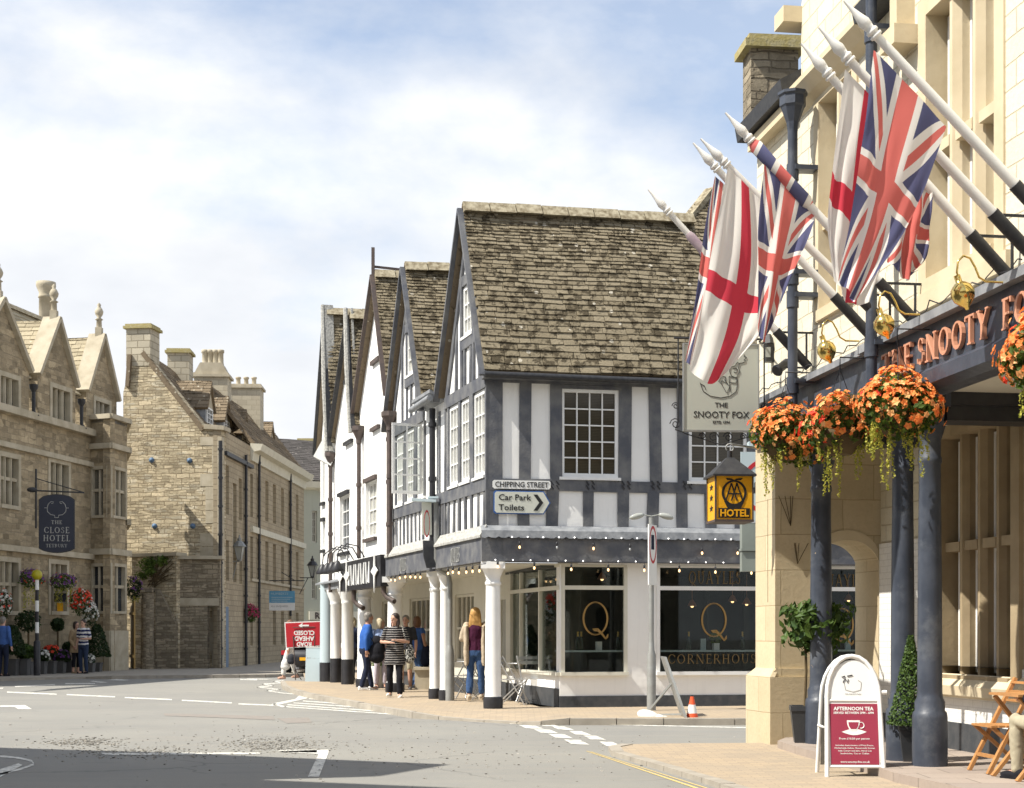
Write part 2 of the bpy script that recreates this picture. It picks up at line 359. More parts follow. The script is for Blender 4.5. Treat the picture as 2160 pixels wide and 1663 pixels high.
def ashlar(name, ca, cb, cm, wd, ht, ms=.012, bump=.35, dirt=.3, off=.5, wob=.0):
    t = NT(name); v = t.mapv((1, 1, 1))
    if wob:
        nz = t.n('ShaderNodeTexNoise'); nz.inputs['Scale'].default_value = 2.2; t.l(v, nz.inputs[0]); q = t.n('ShaderNodeMix', data_type='VECTOR'); q.inputs[0].default_value = wob; t.l(v, q.inputs[4]); t.l(nz.outputs[1], q.inputs[5]); v = q.outputs[1]
    b = t.n('ShaderNodeTexBrick'); b.offset = off; t.l(v, b.inputs[0]); b.inputs['Scale'].default_value = 1; b.inputs['Brick Width'].default_value = wd; b.inputs['Row Height'].default_value = ht; b.inputs['Mortar Size'].default_value = ms; b.inputs['Mortar Smooth'].default_value = .4; b.inputs['Bias'].default_value = -.1
    b.inputs['Color1'].default_value = (*ca, 1); b.inputs['Color2'].default_value = (*cb, 1); b.inputs['Mortar'].default_value = (*cm, 1)
    big = t.ramp(t.noise(.8, 7, .62), .42, .68); col = t.mix(t.math('MULTIPLY', big, dirt), b.outputs[0], tuple(x*.5 for x in ca))
    fine = t.noise(22, 6, .7); col = t.mix(t.math('MULTIPLY', t.ramp(fine, .45, .8), .3), col, tuple(x*.55 for x in cb))
    h = t.math('ADD', t.math('MULTIPLY', b.outputs['Fac'], -1.0), t.math('MULTIPLY', fine, .5))
    return t.fin(col, .85, .2, 0, t.bump(h, bump, .02))
def tile_mat(name, ca, cb, moss, lich, mo=.5, sc=3.2):
    t = NT(name); r = t.island(); col = t.mix(r, ca, cb)
    f = t.noise(26, 6, .7); col = t.mix(t.math('MULTIPLY', t.ramp(f, .42, .72), .55), col, tuple(x*.5 for x in ca))
    m = t.ramp(t.math('ADD', t.noise(sc*2.2, 8, .68), t.math('MULTIPLY', r, .10)), mo, mo+.07); col = t.mix(t.math('MULTIPLY', m, .85), col, moss)
    v = t.n('ShaderNodeTexVoronoi', feature='F1'); v.inputs['Scale'].default_value = 7; t.l(t.tc.outputs['Object'], v.inputs[0])
    sp = t.n('ShaderNodeSeparateColor'); t.l(v.outputs['Color'], sp.inputs[0])
    s = t.math('MULTIPLY', t.ramp(sp.outputs[0], .80, .84), t.math('LESS_THAN', t.math('ADD', v.outputs[0], t.math('MULTIPLY', f, .25)), .38)); col = t.mix(t.math('MULTIPLY', s, .75), col, lich)
    return t.fin(col, .95, .1, 0, t.bump(t.math('ADD', f, t.math('MULTIPLY', m, .8)), .8, .02))
def road_mat():
    t = NT('asphalt'); a = t.noise(.35, 6, .6); b = t.noise(90, 4, .8); c = t.noise(2.2, 5, .6, t.mapv((.25, 1.6, 1), 'Object'))
    col = t.mix(t.ramp(a, .35, .65), (.255, .248, .222), (.215, .211, .195)); col = t.mix(t.math('MULTIPLY', t.ramp(c, .42, .7), .35), col, (.285, .26, .22))
    col = t.mix(t.math('MULTIPLY', t.ramp(b, .52, .66), .55), col, (.12, .12, .12)); col = t.mix(t.math('MULTIPLY', t.ramp(b, .40, .33), .3), col, (.36, .345, .31))
    ck = t.n('ShaderNodeTexVoronoi', feature='DISTANCE_TO_EDGE'); ck.inputs['Scale'].default_value = .42; nq = t.n('ShaderNodeTexNoise'); nq.inputs['Scale'].default_value = 3; nq.inputs['Detail'].default_value = 8; t.l(t.tc.outputs['Object'], nq.inputs[0]); vq = t.n('ShaderNodeMix', data_type='VECTOR'); vq.inputs[0].default_value = .25; t.l(t.tc.outputs['Object'], vq.inputs[4]); t.l(nq.outputs[1], vq.inputs[5]); t.l(vq.outputs[1], ck.inputs[0])
    crk = t.math('MULTIPLY', t.math('LESS_THAN', ck.outputs[0], .006), t.ramp(t.noise(.25, 4), .5, .56)); col = t.mix(t.math('MULTIPLY', crk, .35), col, (.07, .07, .07))
    oil = t.ramp(t.noise(1.7, 3, .5, None), .66, .74); col = t.mix(t.math('MULTIPLY', oil, .3), col, (.10, .10, .10))
    wet = t.ramp(t.noise(.9, 7, .7, t.mapv((.3, 2.0, 1), 'Object', (4, 3, 0))), .6, .7); col = t.mix(t.math('MULTIPLY', wet, .35), col, (.15, .15, .155))
    return t.fin(col, .85, .25, 0, t.bump(b, .5, .01))
def paint_mat(name, c, wear=.5):
    t = NT(name); f = t.ramp(t.noise(9, 8, .75), wear, wear+.12); g = t.noise(60, 3)
    col = t.mix(f, c, (.22, .215, .20)); col = t.mix(t.math('MULTIPLY', t.ramp(g, .5, .7), .3), col, (.3, .3, .28)); return t.fin(col, .7, .25)
def pave_mat():
    t = NT('paving'); b = t.n('ShaderNodeTexBrick'); t.l(t.mapv((1, 1, 1), 'Object'), b.inputs[0]); b.inputs['Scale'].default_value = 1; b.inputs['Brick Width'].default_value = .2; b.inputs['Row Height'].default_value = .1; b.inputs['Mortar Size'].default_value = .004
    b.inputs['Color1'].default_value = (.42, .33, .225, 1); b.inputs['Color2'].default_value = (.34, .275, .20, 1); b.inputs['Mortar'].default_value = (.26, .215, .16, 1)
    a = t.ramp(t.noise(1.1, 7, .65), .4, .68); col = t.mix(t.math('MULTIPLY', a, .4), b.outputs[0], (.27, .24, .20)); f = t.noise(50, 4, .7)
    col = t.mix(t.math('MULTIPLY', t.ramp(f, .5, .75), .3), col, (.18, .16, .14)); return t.fin(col, .9, .2, 0, t.bump(t.math('SUBTRACT', f, b.outputs['Fac']), .3, .01))
def union_mat(name, red, white, blue):
    t = NT(name); sp = t.n('ShaderNodeSeparateXYZ'); t.l(t.tc.outputs['UV'], sp.inputs[0])
    x = t.math('SUBTRACT', t.math('MULTIPLY', sp.outputs[0], 2.0), 1.0); y = t.math('SUBTRACT', sp.outputs[1], .5)
    ax = t.math('ABSOLUTE', x); ay = t.math('ABSOLUTE', y); d1 = t.math('ABSOLUTE', t.math('MULTIPLY', t.math('SUBTRACT', ax, t.math('MULTIPLY', ay, 2)), .447))
    col = t.mix(t.math('LESS_THAN', d1, .1), blue, white); col = t.mix(t.math('LESS_THAN', d1, .036), col, red)
    col = t.mix(t.math('LESS_THAN', t.math('MINIMUM', ax, ay), .165), col, white); col = t.mix(t.math('LESS_THAN', t.math('MINIMUM', ax, ay), .1), col, red)
    return cloth_fin(t, col)
def cloth_fin(t, col):
    t.fin(col, .85, .1); tr = t.n('ShaderNodeBsdfTranslucent'); t.l(col, tr.inputs[0]); m = t.n('ShaderNodeMixShader'); m.inputs[0].default_value = .35
    t.l(t.b.outputs[0], m.inputs[1]); t.l(tr.outputs[0], m.inputs[2]); t.l(m.outputs[0], t.out.inputs[0]); return t.mat
def george_mat(name, red, white):
    t = NT(name); sp = t.n('ShaderNodeSeparateXYZ'); t.l(t.tc.outputs['UV'], sp.inputs[0])
    ax = t.math('ABSOLUTE', t.math('SUBTRACT', t.math('MULTIPLY', sp.outputs[0], 2.0), 1.0)); ay = t.math('ABSOLUTE', t.math('SUBTRACT', sp.outputs[1], .5))
    return cloth_fin(t, t.mix(t.math('LESS_THAN', t.math('MINIMUM', ax, ay), .105), white, red))
def glass_mat(name, c=(.03, .035, .04), rough=.04, refl=.25, blinds=False):
    """window pane backed by a dark room"""
    t = NT(name); col = c
    if blinds:
        v = t.mapv((1, 1, 1)); sp = t.n('ShaderNodeSeparateXYZ'); t.l(v, sp.inputs[0]); k = t.math('FRACT', t.math('MULTIPLY', sp.outputs[1], 38.0))
        col = t.mix(t.math('LESS_THAN', k, .55), c, tuple(x*.45 for x in c)); col = t.mix(t.ramp(t.noise(1.3, 3), .35, .7), col, tuple(x*.6 for x in c))
    n = t.bump(t.noise(1.7, 2), .04, .05); return t.fin(col, rough, refl, 0, n)
def shopglass():
    t = NT('shop_glass'); tr = t.n('ShaderNodeBsdfTransparent'); tr.inputs[0].default_value = (.80, .82, .80, 1); gl = t.n('ShaderNodeBsdfGlossy'); gl.inputs['Roughness'].default_value = .01; gl.inputs[0].default_value = (.9, .95, .95, 1)
    fr = t.n('ShaderNodeFresnel'); fr.inputs[0].default_value = 1.5; m = t.n('ShaderNodeMixShader'); t.l(t.math('MULTIPLY', fr.outputs[0], .45), m.inputs[0]); t.l(tr.outputs[0], m.inputs[1]); t.l(gl.outputs[0], m.inputs[2]); t.l(m.outputs[0], t.out.inputs[0]); return t.mat
def striped(name, c1, c2, freq, duty=.5, axis=2, rough=.85):
    t = NT(name); sp = t.n('ShaderNodeSeparateXYZ'); t.l(t.tc.outputs['Object'], sp.inputs[0]); nz = t.noise(5, 2)
    k = t.math('FRACT', t.math('ADD', t.math('MULTIPLY', sp.outputs[axis], freq), t.math('MULTIPLY', nz, .7))); return t.fin(t.mix(t.math('LESS_THAN', k, duty), c2, c1), rough, .1)
def emis(name, c, s):
    t = NT(name); t.fin((.05, .05, .05), .3); t.b.inputs['Emission Color'].default_value = (*c, 1); t.b.inputs['Emission Strength'].default_value = s; return t.mat
def leaf_mat(name, ca, cb, tr=.3):
    t = NT(name); col = t.mix(t.island(), ca, cb); t.fin(col, .55, .35); x = t.n('ShaderNodeBsdfTranslucent'); t.l(col, x.inputs[0]); m = t.n('ShaderNodeMixShader'); m.inputs[0].default_value = tr
    t.l(t.b.outputs[0], m.inputs[1]); t.l(x.outputs[0], m.inputs[2]); t.l(m.outputs[0], t.out.inputs[0]); return t.mat
M = {}
M['asphalt'] = road_mat(); M['paving'] = pave_mat()
M['flag'] = ashlar('flagstone', (.36,.30,.25), (.30,.25,.215), (.2,.17,.14), .6, .45, .01, .3)
M['kerb'] = plain('kerb_stone', (.36,.325,.27), (.25,.225,.19), .9, .2, var=4, bump=.4)
M['line'] = paint_mat('road_paint', (.66,.645,.58), .49); M['yline'] = paint_mat('yellow_paint', (.62,.46,.17), .55)
M['patch'] = plain('old_patch', (.255,.225,.195), (.20,.195,.185), .9, .2, var=8, bump=.5)
M['grit'] = plain('grit', (.34,.32,.28), (.17,.165,.16), .9, .2, isl=1.0)
M['white'] = plain('white_render', (.84,.835,.81), (.76,.75,.72), .75, .2, var=1.4, amt=.5, bump=.3, bs=12, streak=.12)
M['whitep'] = plain('white_paint', (.80,.80,.78), (.7,.7,.67), .45, .4, var=5, amt=.4, streak=.15)
M['cream'] = plain('cream_paint', (.62,.60,.51), (.55,.53,.45), .5, .4, var=4)
M['timber'] = plain('grey_blue_timber', (.085,.09,.105), (.165,.165,.165), .6, .3, var=3.4, amt=.95, bump=.5, bs=26, streak=.5)
M['black'] = plain('black_paint', (.018,.018,.022), (.04,.04,.042), .45, .4, var=6)
M['plinth'] = plain('dark_plinth', (.045,.05,.056), (.09,.09,.092), .6, .3, var=7, bump=.2)
M['lead'] = plain('lead_sheet', (.30,.31,.32), (.17,.18,.195), .55, .4, .2, var=6, amt=.9, bump=.4, bs=14)
M['leadold'] = plain('weathered_lead', (.46,.45,.41), (.2,.2,.19), .8, .2, var=22, amt=.9, bump=.7, bs=40)
M['navy'] = plain('blue_grey_gloss', (.046,.056,.078), (.066,.077,.10), .42, .5, var=4, amt=.7, bump=.1, bs=25, streak=.25)

def chipped(name, c, c2, chip):
    t = NT(name); f = t.ramp(t.noise(4, 6), .38, .66); col = t.mix(f, c, c2); g = t.ramp(t.noise(1.0, 5, .6, t.mapv((8, 8, .6), 'Object')), .5, .8); col = t.mix(t.math('MULTIPLY', g, .45), col, tuple(x*.4 for x in c)); col = t.mix(t.math('MULTIPLY', t.ramp(t.noise(2.3, 7, .7), .55, .68), .35), col, (.16, .17, .18))
    k = t.ramp(t.noise(7, 5, .7), .70, .715); col = t.mix(k, col, chip); b = t.noise(24, 4); return t.fin(col, t.math('MULTIPLY_ADD', f, .2, .35), .45, 0, t.bump(t.math('SUBTRACT', b, k), .3, .008))
M['navy'] = chipped('chipped_blue_grey_paint', (.038,.046,.064), (.056,.066,.088), (.36,.27,.17))
M['brown'] = plain('brown_iron', (.10,.075,.065), (.05,.045,.045), .6, .3, var=9)
M['iron'] = plain('black_iron', (.02,.021,.025), (.05,.05,.05), .5, .4, var=15)
M['galv'] = plain('galvanised_steel', (.30,.31,.30), (.22,.21,.19), .55, .4, .3, var=6, streak=.4)
M['greybox'] = plain('grey_green_metal', (.25,.28,.25), (.2,.22,.2), .5, .4, .2)
M['tile'] = tile_mat('stone_tile', (.265,.225,.155), (.185,.153,.10), (.055,.044,.028), (.55,.51,.42), .56)
M['tilep'] = tile_mat('pale_stone_tile', (.46,.40,.28), (.32,.275,.19), (.15,.125,.08), (.6,.56,.42), .68)
M['tiled'] = tile_mat('brown_stone_tile', (.26,.205,.14), (.16,.125,.085), (.06,.05,.03), (.5,.46,.36), .66)
M['slate'] = tile_mat('grey_slate', (.115,.105,.10), (.08,.075,.07), (.05,.05,.045), (.3,.28,.24), .7)
M['ridge'] = plain('ridge_stone', (.36,.32,.23), (.15,.12,.075), .95, .1, var=11, amt=.95, bump=.7, bs=30)
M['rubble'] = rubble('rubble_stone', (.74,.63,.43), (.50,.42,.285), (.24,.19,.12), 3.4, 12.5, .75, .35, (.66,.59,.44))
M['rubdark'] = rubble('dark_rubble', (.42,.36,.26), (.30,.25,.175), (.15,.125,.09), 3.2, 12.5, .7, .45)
M['close'] = rubble('brown_rubble', (.50,.41,.275), (.37,.30,.195), (.27,.225,.155), 3.2, 7.5, .55, .6)
M['dress'] = plain('dressed_stone', (.47,.42,.32), (.34,.295,.21), .85, .2, var=2.4, amt=.8, bump=.3, bs=18, streak=.3)
M['ashlarN'] = ashlar('coursed_stone', (.43,.36,.25), (.35,.29,.20), (.24,.2,.14), .42, .2, .015, .4, .45)
M['stack'] = ashlar('chimney_stone', (.52,.47,.36), (.38,.34,.26), (.27,.235,.17), .45, .24, .02, .5, .4, wob=.05)
M['chim'] = ashlar('chimney_ashlar', (.50,.45,.34), (.42,.37,.28), (.3,.26,.19), .42, .22, .008, .3, .35)
M['fox'] = ashlar('cream_stone', (.72,.67,.53), (.67,.61,.47), (.54,.47,.34), .47, .2, .009, .7, .28, wob=.035)
M['pier'] = ashlar('warm_ashlar', (.60,.50,.335), (.52,.43,.28), (.40,.32,.2), .78, .42, .007, .4, .3, wob=.02)
M['foxdress'] = plain('cream_dressed_stone', (.62,.53,.37), (.52,.43,.28), .8, .2, var=2.2, amt=.7, bump=.25, bs=16)
M['brickw'] = ashlar('white_painted_brick', (.76,.75,.71), (.72,.71,.67), (.62,.61,.57), .225, .075, .006, .25, .1)
M['foxdark'] = plain('shaded_stained_window_stone', (.36,.285,.18), (.27,.21,.13), .85, .2, var=3, amt=.8, bump=.3, bs=16, streak=.3)  # inner window stone: veranda shade and staining both put into the colour
M['moss'] = plain('mossy_cap', (.33,.28,.12), (.42,.38,.25), .95, .1, var=12, bump=.8, bs=30)
M['glass'] = glass_mat('window_glass'); M['glassb'] = glass_mat('blind_glass', (.085,.07,.045), .06, .35, True)
M['glassw'] = glass_mat('curtained_glass', (.42,.41,.36), .05, .5); M['glassd'] = glass_mat('dark_old_glass', (.15,.14,.11), .1, .4)
M['clear'] = NT('clear_glass').mat; _t = M['clear'].node_tree; _x = _t.nodes.new('ShaderNodeBsdfTransparent'); _x.inputs[0].default_value = (.93,.95,.94,1); _t.links.new(_x.outputs[0], _t.nodes['Material Output'].inputs[0]); M['shop'] = shopglass(); M['room'] = plain('dark_room', (.035,.032,.03), (.06,.05,.04), .8, .1); M['roomg'] = plain('dim_room', (.10,.105,.10), (.05,.05,.045), .8, .1, var=1.2)
M['gold'] = plain('gold_letter', (.33,.20,.06), (.27,.16,.05), .4, .5, .3); M['gold2'] = plain('dull_gold', (.17,.115,.045), (.13,.085,.03), .5, .4, .3)
M['brass'] = plain('brass', (.80,.60,.20), (.6,.42,.12), .16, .5, 1.0, var=5, amt=.5)
M['copper'] = plain('copper_letter', (.62,.30,.185), (.5,.23,.14), .45, .4, .1)
M['poleW'] = plain('white_pole', (.80,.79,.76), (.70,.69,.65), .4, .4, var=3)
M['ujack'] = union_mat('union_cloth', (.62,.16,.14), (.76,.74,.70), (.10,.105,.20)); 
def wrap_mat():
    t = NT('wound_cloth'); sp = t.n('ShaderNodeSeparateXYZ'); t.l(t.tc.outputs['Object'], sp.inputs[0]); k = t.math('FRACT', t.math('ADD', t.math('MULTIPLY', sp.outputs[0], 2.2), t.math('MULTIPLY', sp.outputs[2], -1.1)))
    col = t.mix(t.math('LESS_THAN', k, .42), (.72,.70,.66), (.10,.105,.20)); col = t.mix(t.math('GREATER_THAN', k, .56), col, (.60,.15,.14)); col = t.mix(t.math('GREATER_THAN', k, .9), col, (.72,.70,.66)); return t.fin(col, .85, .1)
M['wrap'] = wrap_mat(); M['stg'] = george_mat('cross_cloth', (.62,.06,.09), (.78,.76,.71))
M['fade'] = plain('faded_cloth', (.33,.25,.30), (.5,.42,.44), .85, .1, var=8)
M['signg'] = plain('sign_grey_green', (.45,.465,.405), (.42,.43,.38), .45, .4); M['signk'] = plain('sign_ink', (.02,.02,.02), None, .6)
M['amber'] = plain('amber_panel', (.80,.40,.015), (.75,.36,.012), .35, .4); M['white2'] = plain('sign_white', (.78,.78,.75), None, .4, .4, amt=.2)
M['signcream'] = plain('sign_cream', (.60,.61,.53), (.55,.56,.48), .5, .3); M['blue'] = plain('sign_blue', (.04,.12,.36), None, .4)
M['red'] = plain('sign_red', (.45,.02,.03), (.38,.02,.025), .4, .4, amt=.3); M['maroon'] = plain('poster_maroon', (.30,.035,.065), (.27,.03,.055), .3, .5)
M['slatesign'] = plain('sign_slate', (.028,.032,.05), None, .4); M['silver'] = plain('sign_silver', (.40,.40,.38), None, .5)
M['aboardw'] = plain('pale_blue_board', (.44,.52,.545), (.40,.48,.50), .5, .4, amt=.3); M['skyblue'] = plain('board_blue', (.12,.33,.50), None, .4)
M['orange'] = plain('cone_orange', (.75,.10,.03), (.6,.08,.03), .5, .4); M['rubber'] = plain('black_rubber', (.03,.03,.03), (.06,.06,.06), .8)
M['sack'] = plain('white_sack', (.75,.74,.70), (.62,.60,.55), .8, .1, bump=.5, bs=12)
M['wood'] = plain('oiled_wood', (.42,.21,.075), (.30,.14,.05), .5, .4, var=12, isl=.5); M['yellowwood'] = plain('yellow_boards', (.50,.34,.13), (.40,.26,.09), .7, .2, var=5)
M['palegreen'] = plain('pale_render', (.40,.41,.34), (.36,.37,.31), .8, .1, var=.8, streak=.2); M['cornice'] = plain('pale_cornice', (.62,.59,.48), (.5,.47,.37), .7)
M['dusk'] = plain('blue_door', (.10,.17,.27), (.08,.13,.2), .5)
M['leaf'] = leaf_mat('leaves', (.09,.15,.025), (.035,.075,.015)); M['leafd'] = leaf_mat('dark_leaves', (.03,.06,.012), (.015,.03,.008)); M['leafl'] = leaf_mat('bright_leaves', (.16,.23,.04), (.07,.13,.02))
M['trail'] = leaf_mat('trailing_leaves', (.55,.50,.08), (.26,.29,.04), .35); M['fl_or'] = leaf_mat('orange_petals', (.95,.37,.09), (.90,.23,.06), .35); M['fl_pe'] = leaf_mat('peach_petals', (.98,.60,.25), (.95,.44,.16), .35)
M['fl_re'] = leaf_mat('red_petals', (.85,.09,.035), (.70,.05,.03), .3); M['fl_wh'] = leaf_mat('white_petals', (.8,.8,.74), (.65,.65,.6), .3); M['fl_pu'] = leaf_mat('purple_petals', (.14,.05,.22), (.25,.1,.3), .3); M['fl_pk'] = leaf_mat('pink_petals', (.55,.04,.15), (.4,.02,.1), .3)
M['stem'] = plain('bark', (.12,.09,.05), (.07,.05,.03), .9, .1); M['pot'] = plain('dark_planter', (.035,.038,.042), (.06,.06,.065), .45, .4, bump=.2, bs=10); M['potw'] = plain('white_planter', (.72,.72,.68), None, .5); M['potg'] = plain('grey_planter', (.10,.10,.10), None, .7)
M['bulb'] = emis('warm_bulb', (1, .6, .28), 2.2); M['bulboff'] = plain('clear_bulb', (.45,.47,.48), None, .1, .6); M['fairy'] = emis('fairy_light', (1, .95, .9), 3.0)
M['beacon'] = plain('beacon_globe', (.42,.38,.01), (.36,.31,.01), .35, .5); M['lampglass'] = plain('lantern_glass', (.35,.36,.33), None, .1, .5)
M['chrome'] = plain('silver_metal', (.55,.55,.54), (.42,.42,.42), .35, .5, .6); M['bottle'] = plain('bottle_green', (.01,.025,.015), None, .12, .6); M['foil'] = plain('gold_foil', (.55,.38,.12), None, .3, .5, .7)
for nm, c in dict(skin=(.56,.33,.235), skint=(.46,.25,.165), navyc=(.02,.026,.05), bluec=(.035,.11,.36), blue2=(.06,.13,.36), denim=(.045,.09,.20), denimd=(.03,.045,.085), blackc=(.014,.014,.018), greyc=(.04,.042,.05), lilac=(.44,.40,.45), beige=(.46,.38,.28), whitec=(.74,.72,.68), lightblue=(.28,.36,.55), purplec=(.16,.13,.28), tan=(.34,.25,.15), khaki=(.40,.36,.26)).items():
    M[nm] = plain(nm, c, tuple(x*.72 for x in c), .85 if 'skin' not in nm else .55, .15 if 'skin' not in nm else .35, var=9, amt=.6, bump=.25 if 'skin' not in nm else 0, bs=20)
def hair(name, a, b):
    t = NT(name); f = t.ramp(t.noise(30, 4, .6, t.mapv((1, 1, .12), 'Object')), .35, .65); return t.fin(t.mix(f, a, b), .45, .4, 0, t.bump(f, .6, .01))
M['hblond'] = hair('blond_hair', (.56,.33,.11), (.36,.19,.055)); M['hgrey'] = hair('grey_hair', (.26,.24,.21), (.16,.145,.125)); M['hblack'] = hair('black_hair', (.02,.012,.01), (.045,.028,.022)); M['hbrown'] = hair('brown_hair', (.20,.10,.05), (.12,.055,.03)); M['hpale'] = hair('pale_hair', (.58,.50,.34), (.35,.29,.19))
M['bstripe'] = striped('black_stripes', (.016,.016,.018), (.33,.31,.29), 22, .74); M['nstripe'] = striped('navy_stripes', (.66,.66,.66), (.025,.03,.09), 8.5, .5); M['maroonk'] = striped('maroon_knit', (.035,.008,.022), (.085,.02,.05), 38, .6, 0)
def spotted():
    t = NT('spotted_cloth'); f = t.noise(38, 2, .5); return t.fin(t.mix(t.ramp(f, .5, .53), (.02,.02,.02), (.55,.55,.5)), .8)
M['spot'] = spotted()
# ---- ground, pavements, kerbs, road markings
def flat(pts, z=None): return [Vector((p[0], p[1], p[2] if z is None else z)) for p in pts]
g = MB(); g.add([(-500, -200, 0), (500, -200, 0), (500, 900, 0), (-500, 900, 0)], [(0, 1, 2, 3)]); g.build('road', M['asphalt'], kind='structure', uv=False)
K1 = [(592,1436,.1),(596,1446,.1),(618,1455,.1),(643,1462,.1),(704,1473,.1),(784,1488,.1),(869,1503,.1),(925,1512,.05),(1021,1520,.03),(1090,1524,.03),(1141,1522,.06),(1201,1516,.1),(1400,1516,.1),(1700,1516,.1),(2100,1516,.1)]
def pavement(name, K, inner, extra, mat, kerbw=.15):
    P = [gr(x, y, z) for x, y, z in K]; I = Vector((inner[0], inner[1], .1))
    def off(p, d, z): q = Vector((I.x-p.x, I.y-p.y, 0)).normalized()*d; return Vector((p.x+q.x, p.y+q.y, z))
    a = [off(p, kerbw, p.z) for p in P]; b = [off(p, .9, .1) for p in P]; m = MB(); k = MB(); n = len(P)
    for i in range(n-1): m.add([a[i], a[i+1], b[i+1], b[i]], [(0, 1, 2, 3)])
    m.add(b+[Vector((x, y, .1)) for x, y in extra], [tuple(range(len(b)+len(extra)))])
    m.build(name, mat, kind='structure', uv=False, weld=.001)
    for i in range(n-1):
        L = (P[i+1]-P[i]).length; c = max(1, round(L/.9))
        for j in range(c):
            t0, t1 = j/c+.006/L, (j+1)/c-.006/L; dz = random.uniform(-.004, .006); h = [P[i].lerp(P[i+1], t) for t in (t0, t1)]; h2 = [a[i].lerp(a[i+1], t) for t in (t0, t1)]
            q = [h[0], h[1], h2[1], h2[0]]; k.hexa([Vector((p.x, p.y, -.02)) for p in q]+[Vector((p.x, p.y, p.z+dz+.002)) for p in q])
    k.build('kerb', M['kerb'], kind='structure')
pavement('pavement', K1, (3, 34), [(30, 60), (-3.2, 70), (-6.6, 70), (-6.9, 50)], M['paving'])
# far pavement in front of the hotel and the stone house
KF = [(-60,1433,.1),(0,1430,.1),(120,1429,.06),(180,1428,.06),(235,1426,.1),(330,1425,.1),(450,1424,.1),(560,1423,.1),(640,1421,.1)]
pavement('pavement', KF, (-12, 70), [(-8, 70), (-40, 70), (-40, 46)], M['kerb'])
# near pavement outside the inn (low kerb) and the flagged step under its colonnade
KN = [(1590,1570,.03),(1420,1571,.03),(1310,1573,.03),(1283,1578,.03),(1290,1587,.04),(1330,1597,.05),(1400,1617,.05),(1480,1641,.05),(1560,1666,.05),(1640,1700,.05),(1800,1790,.05)]
P = [gr(*p) for p in KN]; m = MB(); inn = [Vector((p.x+.13, p.y-.02, .045)) for p in P[3:]]
top = [Vector((p.x, p.y, .045)) for p in P[:3]]+inn
m.add([(7, 18.9, .045)]+top+[(7, 8, .045)], [tuple(range(len(top)+2))]); m.build('pavement', M['paving'], kind='structure', uv=False)
k = MB()
for i in range(2, len(P)-1):
    a, b = P[i], P[i+1]; c = max(1, round((b-a).length/.6))
    for j in range(c):
        h = [a.lerp(b, j/c+.008), a.lerp(b, (j+1)/c-.008)]; q = [h[0], h[1], h[1]+Vector((.14, -.03, 0)), h[0]+Vector((.14, -.03, 0))]
        k.hexa([Vector((p.x, p.y, -.02)) for p in q]+[Vector((p.x, p.y, .05+random.uniform(0, .006))) for p in q])
k.build('kerb', M['kerb'], kind='structure')
# step under the colonnade
st = MB(); S = [gr(x, y, .13) for x, y in ((1640,1563),(1700,1581),(1790,1603),(1850,1618),(1886,1630),(2000,1655),(2160,1695),(2500,1790))]
q = [Vector((p.x, p.y, .13)) for p in S]+[Vector((8, 10, .13)), Vector((8, 18.2, .13)), Vector((3.3, 18.2, .13))]
st.prism3([Vector((p.x, p.y, 0)) for p in q], (0, 0, .13)); st.build('step', M['flag'], kind='structure', uv=True)
# road markings
def mark(pxs, mat, name='road_marking', z=.004):
    m = MB()
    for poly in pxs:
        p = [gr(x, y, z) for x, y in poly]; m.add(p, [tuple(range(len(p)))])
    m.build(name, mat, kind='structure', uv=False)
def band(x0, y0, x1, y1, h):  # a stripe whose centre line and picture height are given
    return [(x0, y0-h/2), (x1, y1-h/2), (x1, y1+h/2), (x0, y0+h/2)]
def pathband(pts, h):
    r = []
    for (a, b), (c, d) in zip(pts[:-1], pts[1:]): r.append(band(a, b, c, d, h))
    return r
zz = lambda x, y: (x/2.842, 1380+y/2.842)
W = []
for a, b, c, d in ((42,228,340,241),(400,243,690,257),(748,261,1030,273),(1090,277,1390,293),(1430,299,1640,307)): W.append(band(*zz(a,b), *zz(c,d), 2.4))
for a, b, c, d in ((90,195,330,183),(390,178,570,176),(0,205,20,205),(360,142,700,138),(840,130,1000,128),(1060,134,1190,133),(1270,140,1460,139),(1440,152,1540,155)): W.append(band(*zz(a,b), *zz(c,d), 1.9))
W.append([zz(1480,147), zz(1640,150), zz(1600,153), zz(1480,152)]); W.append([zz(560,160), zz(650,170), zz(600,172), zz(540,163)]); W.append([zz(700,150), zz(780,155), zz(740,159), zz(640,155)])
W += pathband([zz(1700,158), zz(1640,164), zz(1700,172), zz(1570,180), zz(1640,190), zz(1540,198), zz(1680,212), zz(1600,220), zz(1690,233), zz(1840,247)], 1.5)
W.append([zz(1800,243), zz(1855,250), zz(1840,265), zz(1690,300), zz(1630,303), zz(1630,297), zz(1770,270)])
W.append([zz(1630,297), zz(1650,296), zz(1720,316), zz(1690,318)])
z6 = lambda x, y: (600+x/3.086, 1380+y/3.086)
for a, b, c, d in ((0,342,850,402),(20,330,760,382),(60,318,560,350),(120,305,470,330),(160,290,390,309)): W.append(band(*z6(a,b), *z6(c,d), 1.9))
W.append([z6(-40,628), z6(20,624), z6(285,622), z6(290,636), z6(225,798), z6(152,798), z6(222,650), z6(-40,636)])
for a, b in ((1420,436),(1525,462),(1620,488),(1715,518),(1820,556)): W.append([z6(a,b), z6(a+105,b+3), z6(a+165,b+22+(b-436)*.1), z6(a+50,b+20+(b-436)*.08)])
for a, b in ((1640,448),(1740,470),(1850,500),(1945,530),(2050,570)): W.append([z6(a,b), z6(a+85,b+2), z6(a+150,b+24+(b-448)*.06), z6(a+45,b+20+(b-448)*.06)])
W.append([z6(1600,446), z6(3100,478), z6(3100,484), z6(1600,450)])
W.append([zz(0,308), zz(150,306), zz(192,330), zz(110,330), zz(90,318), zz(0,316)])
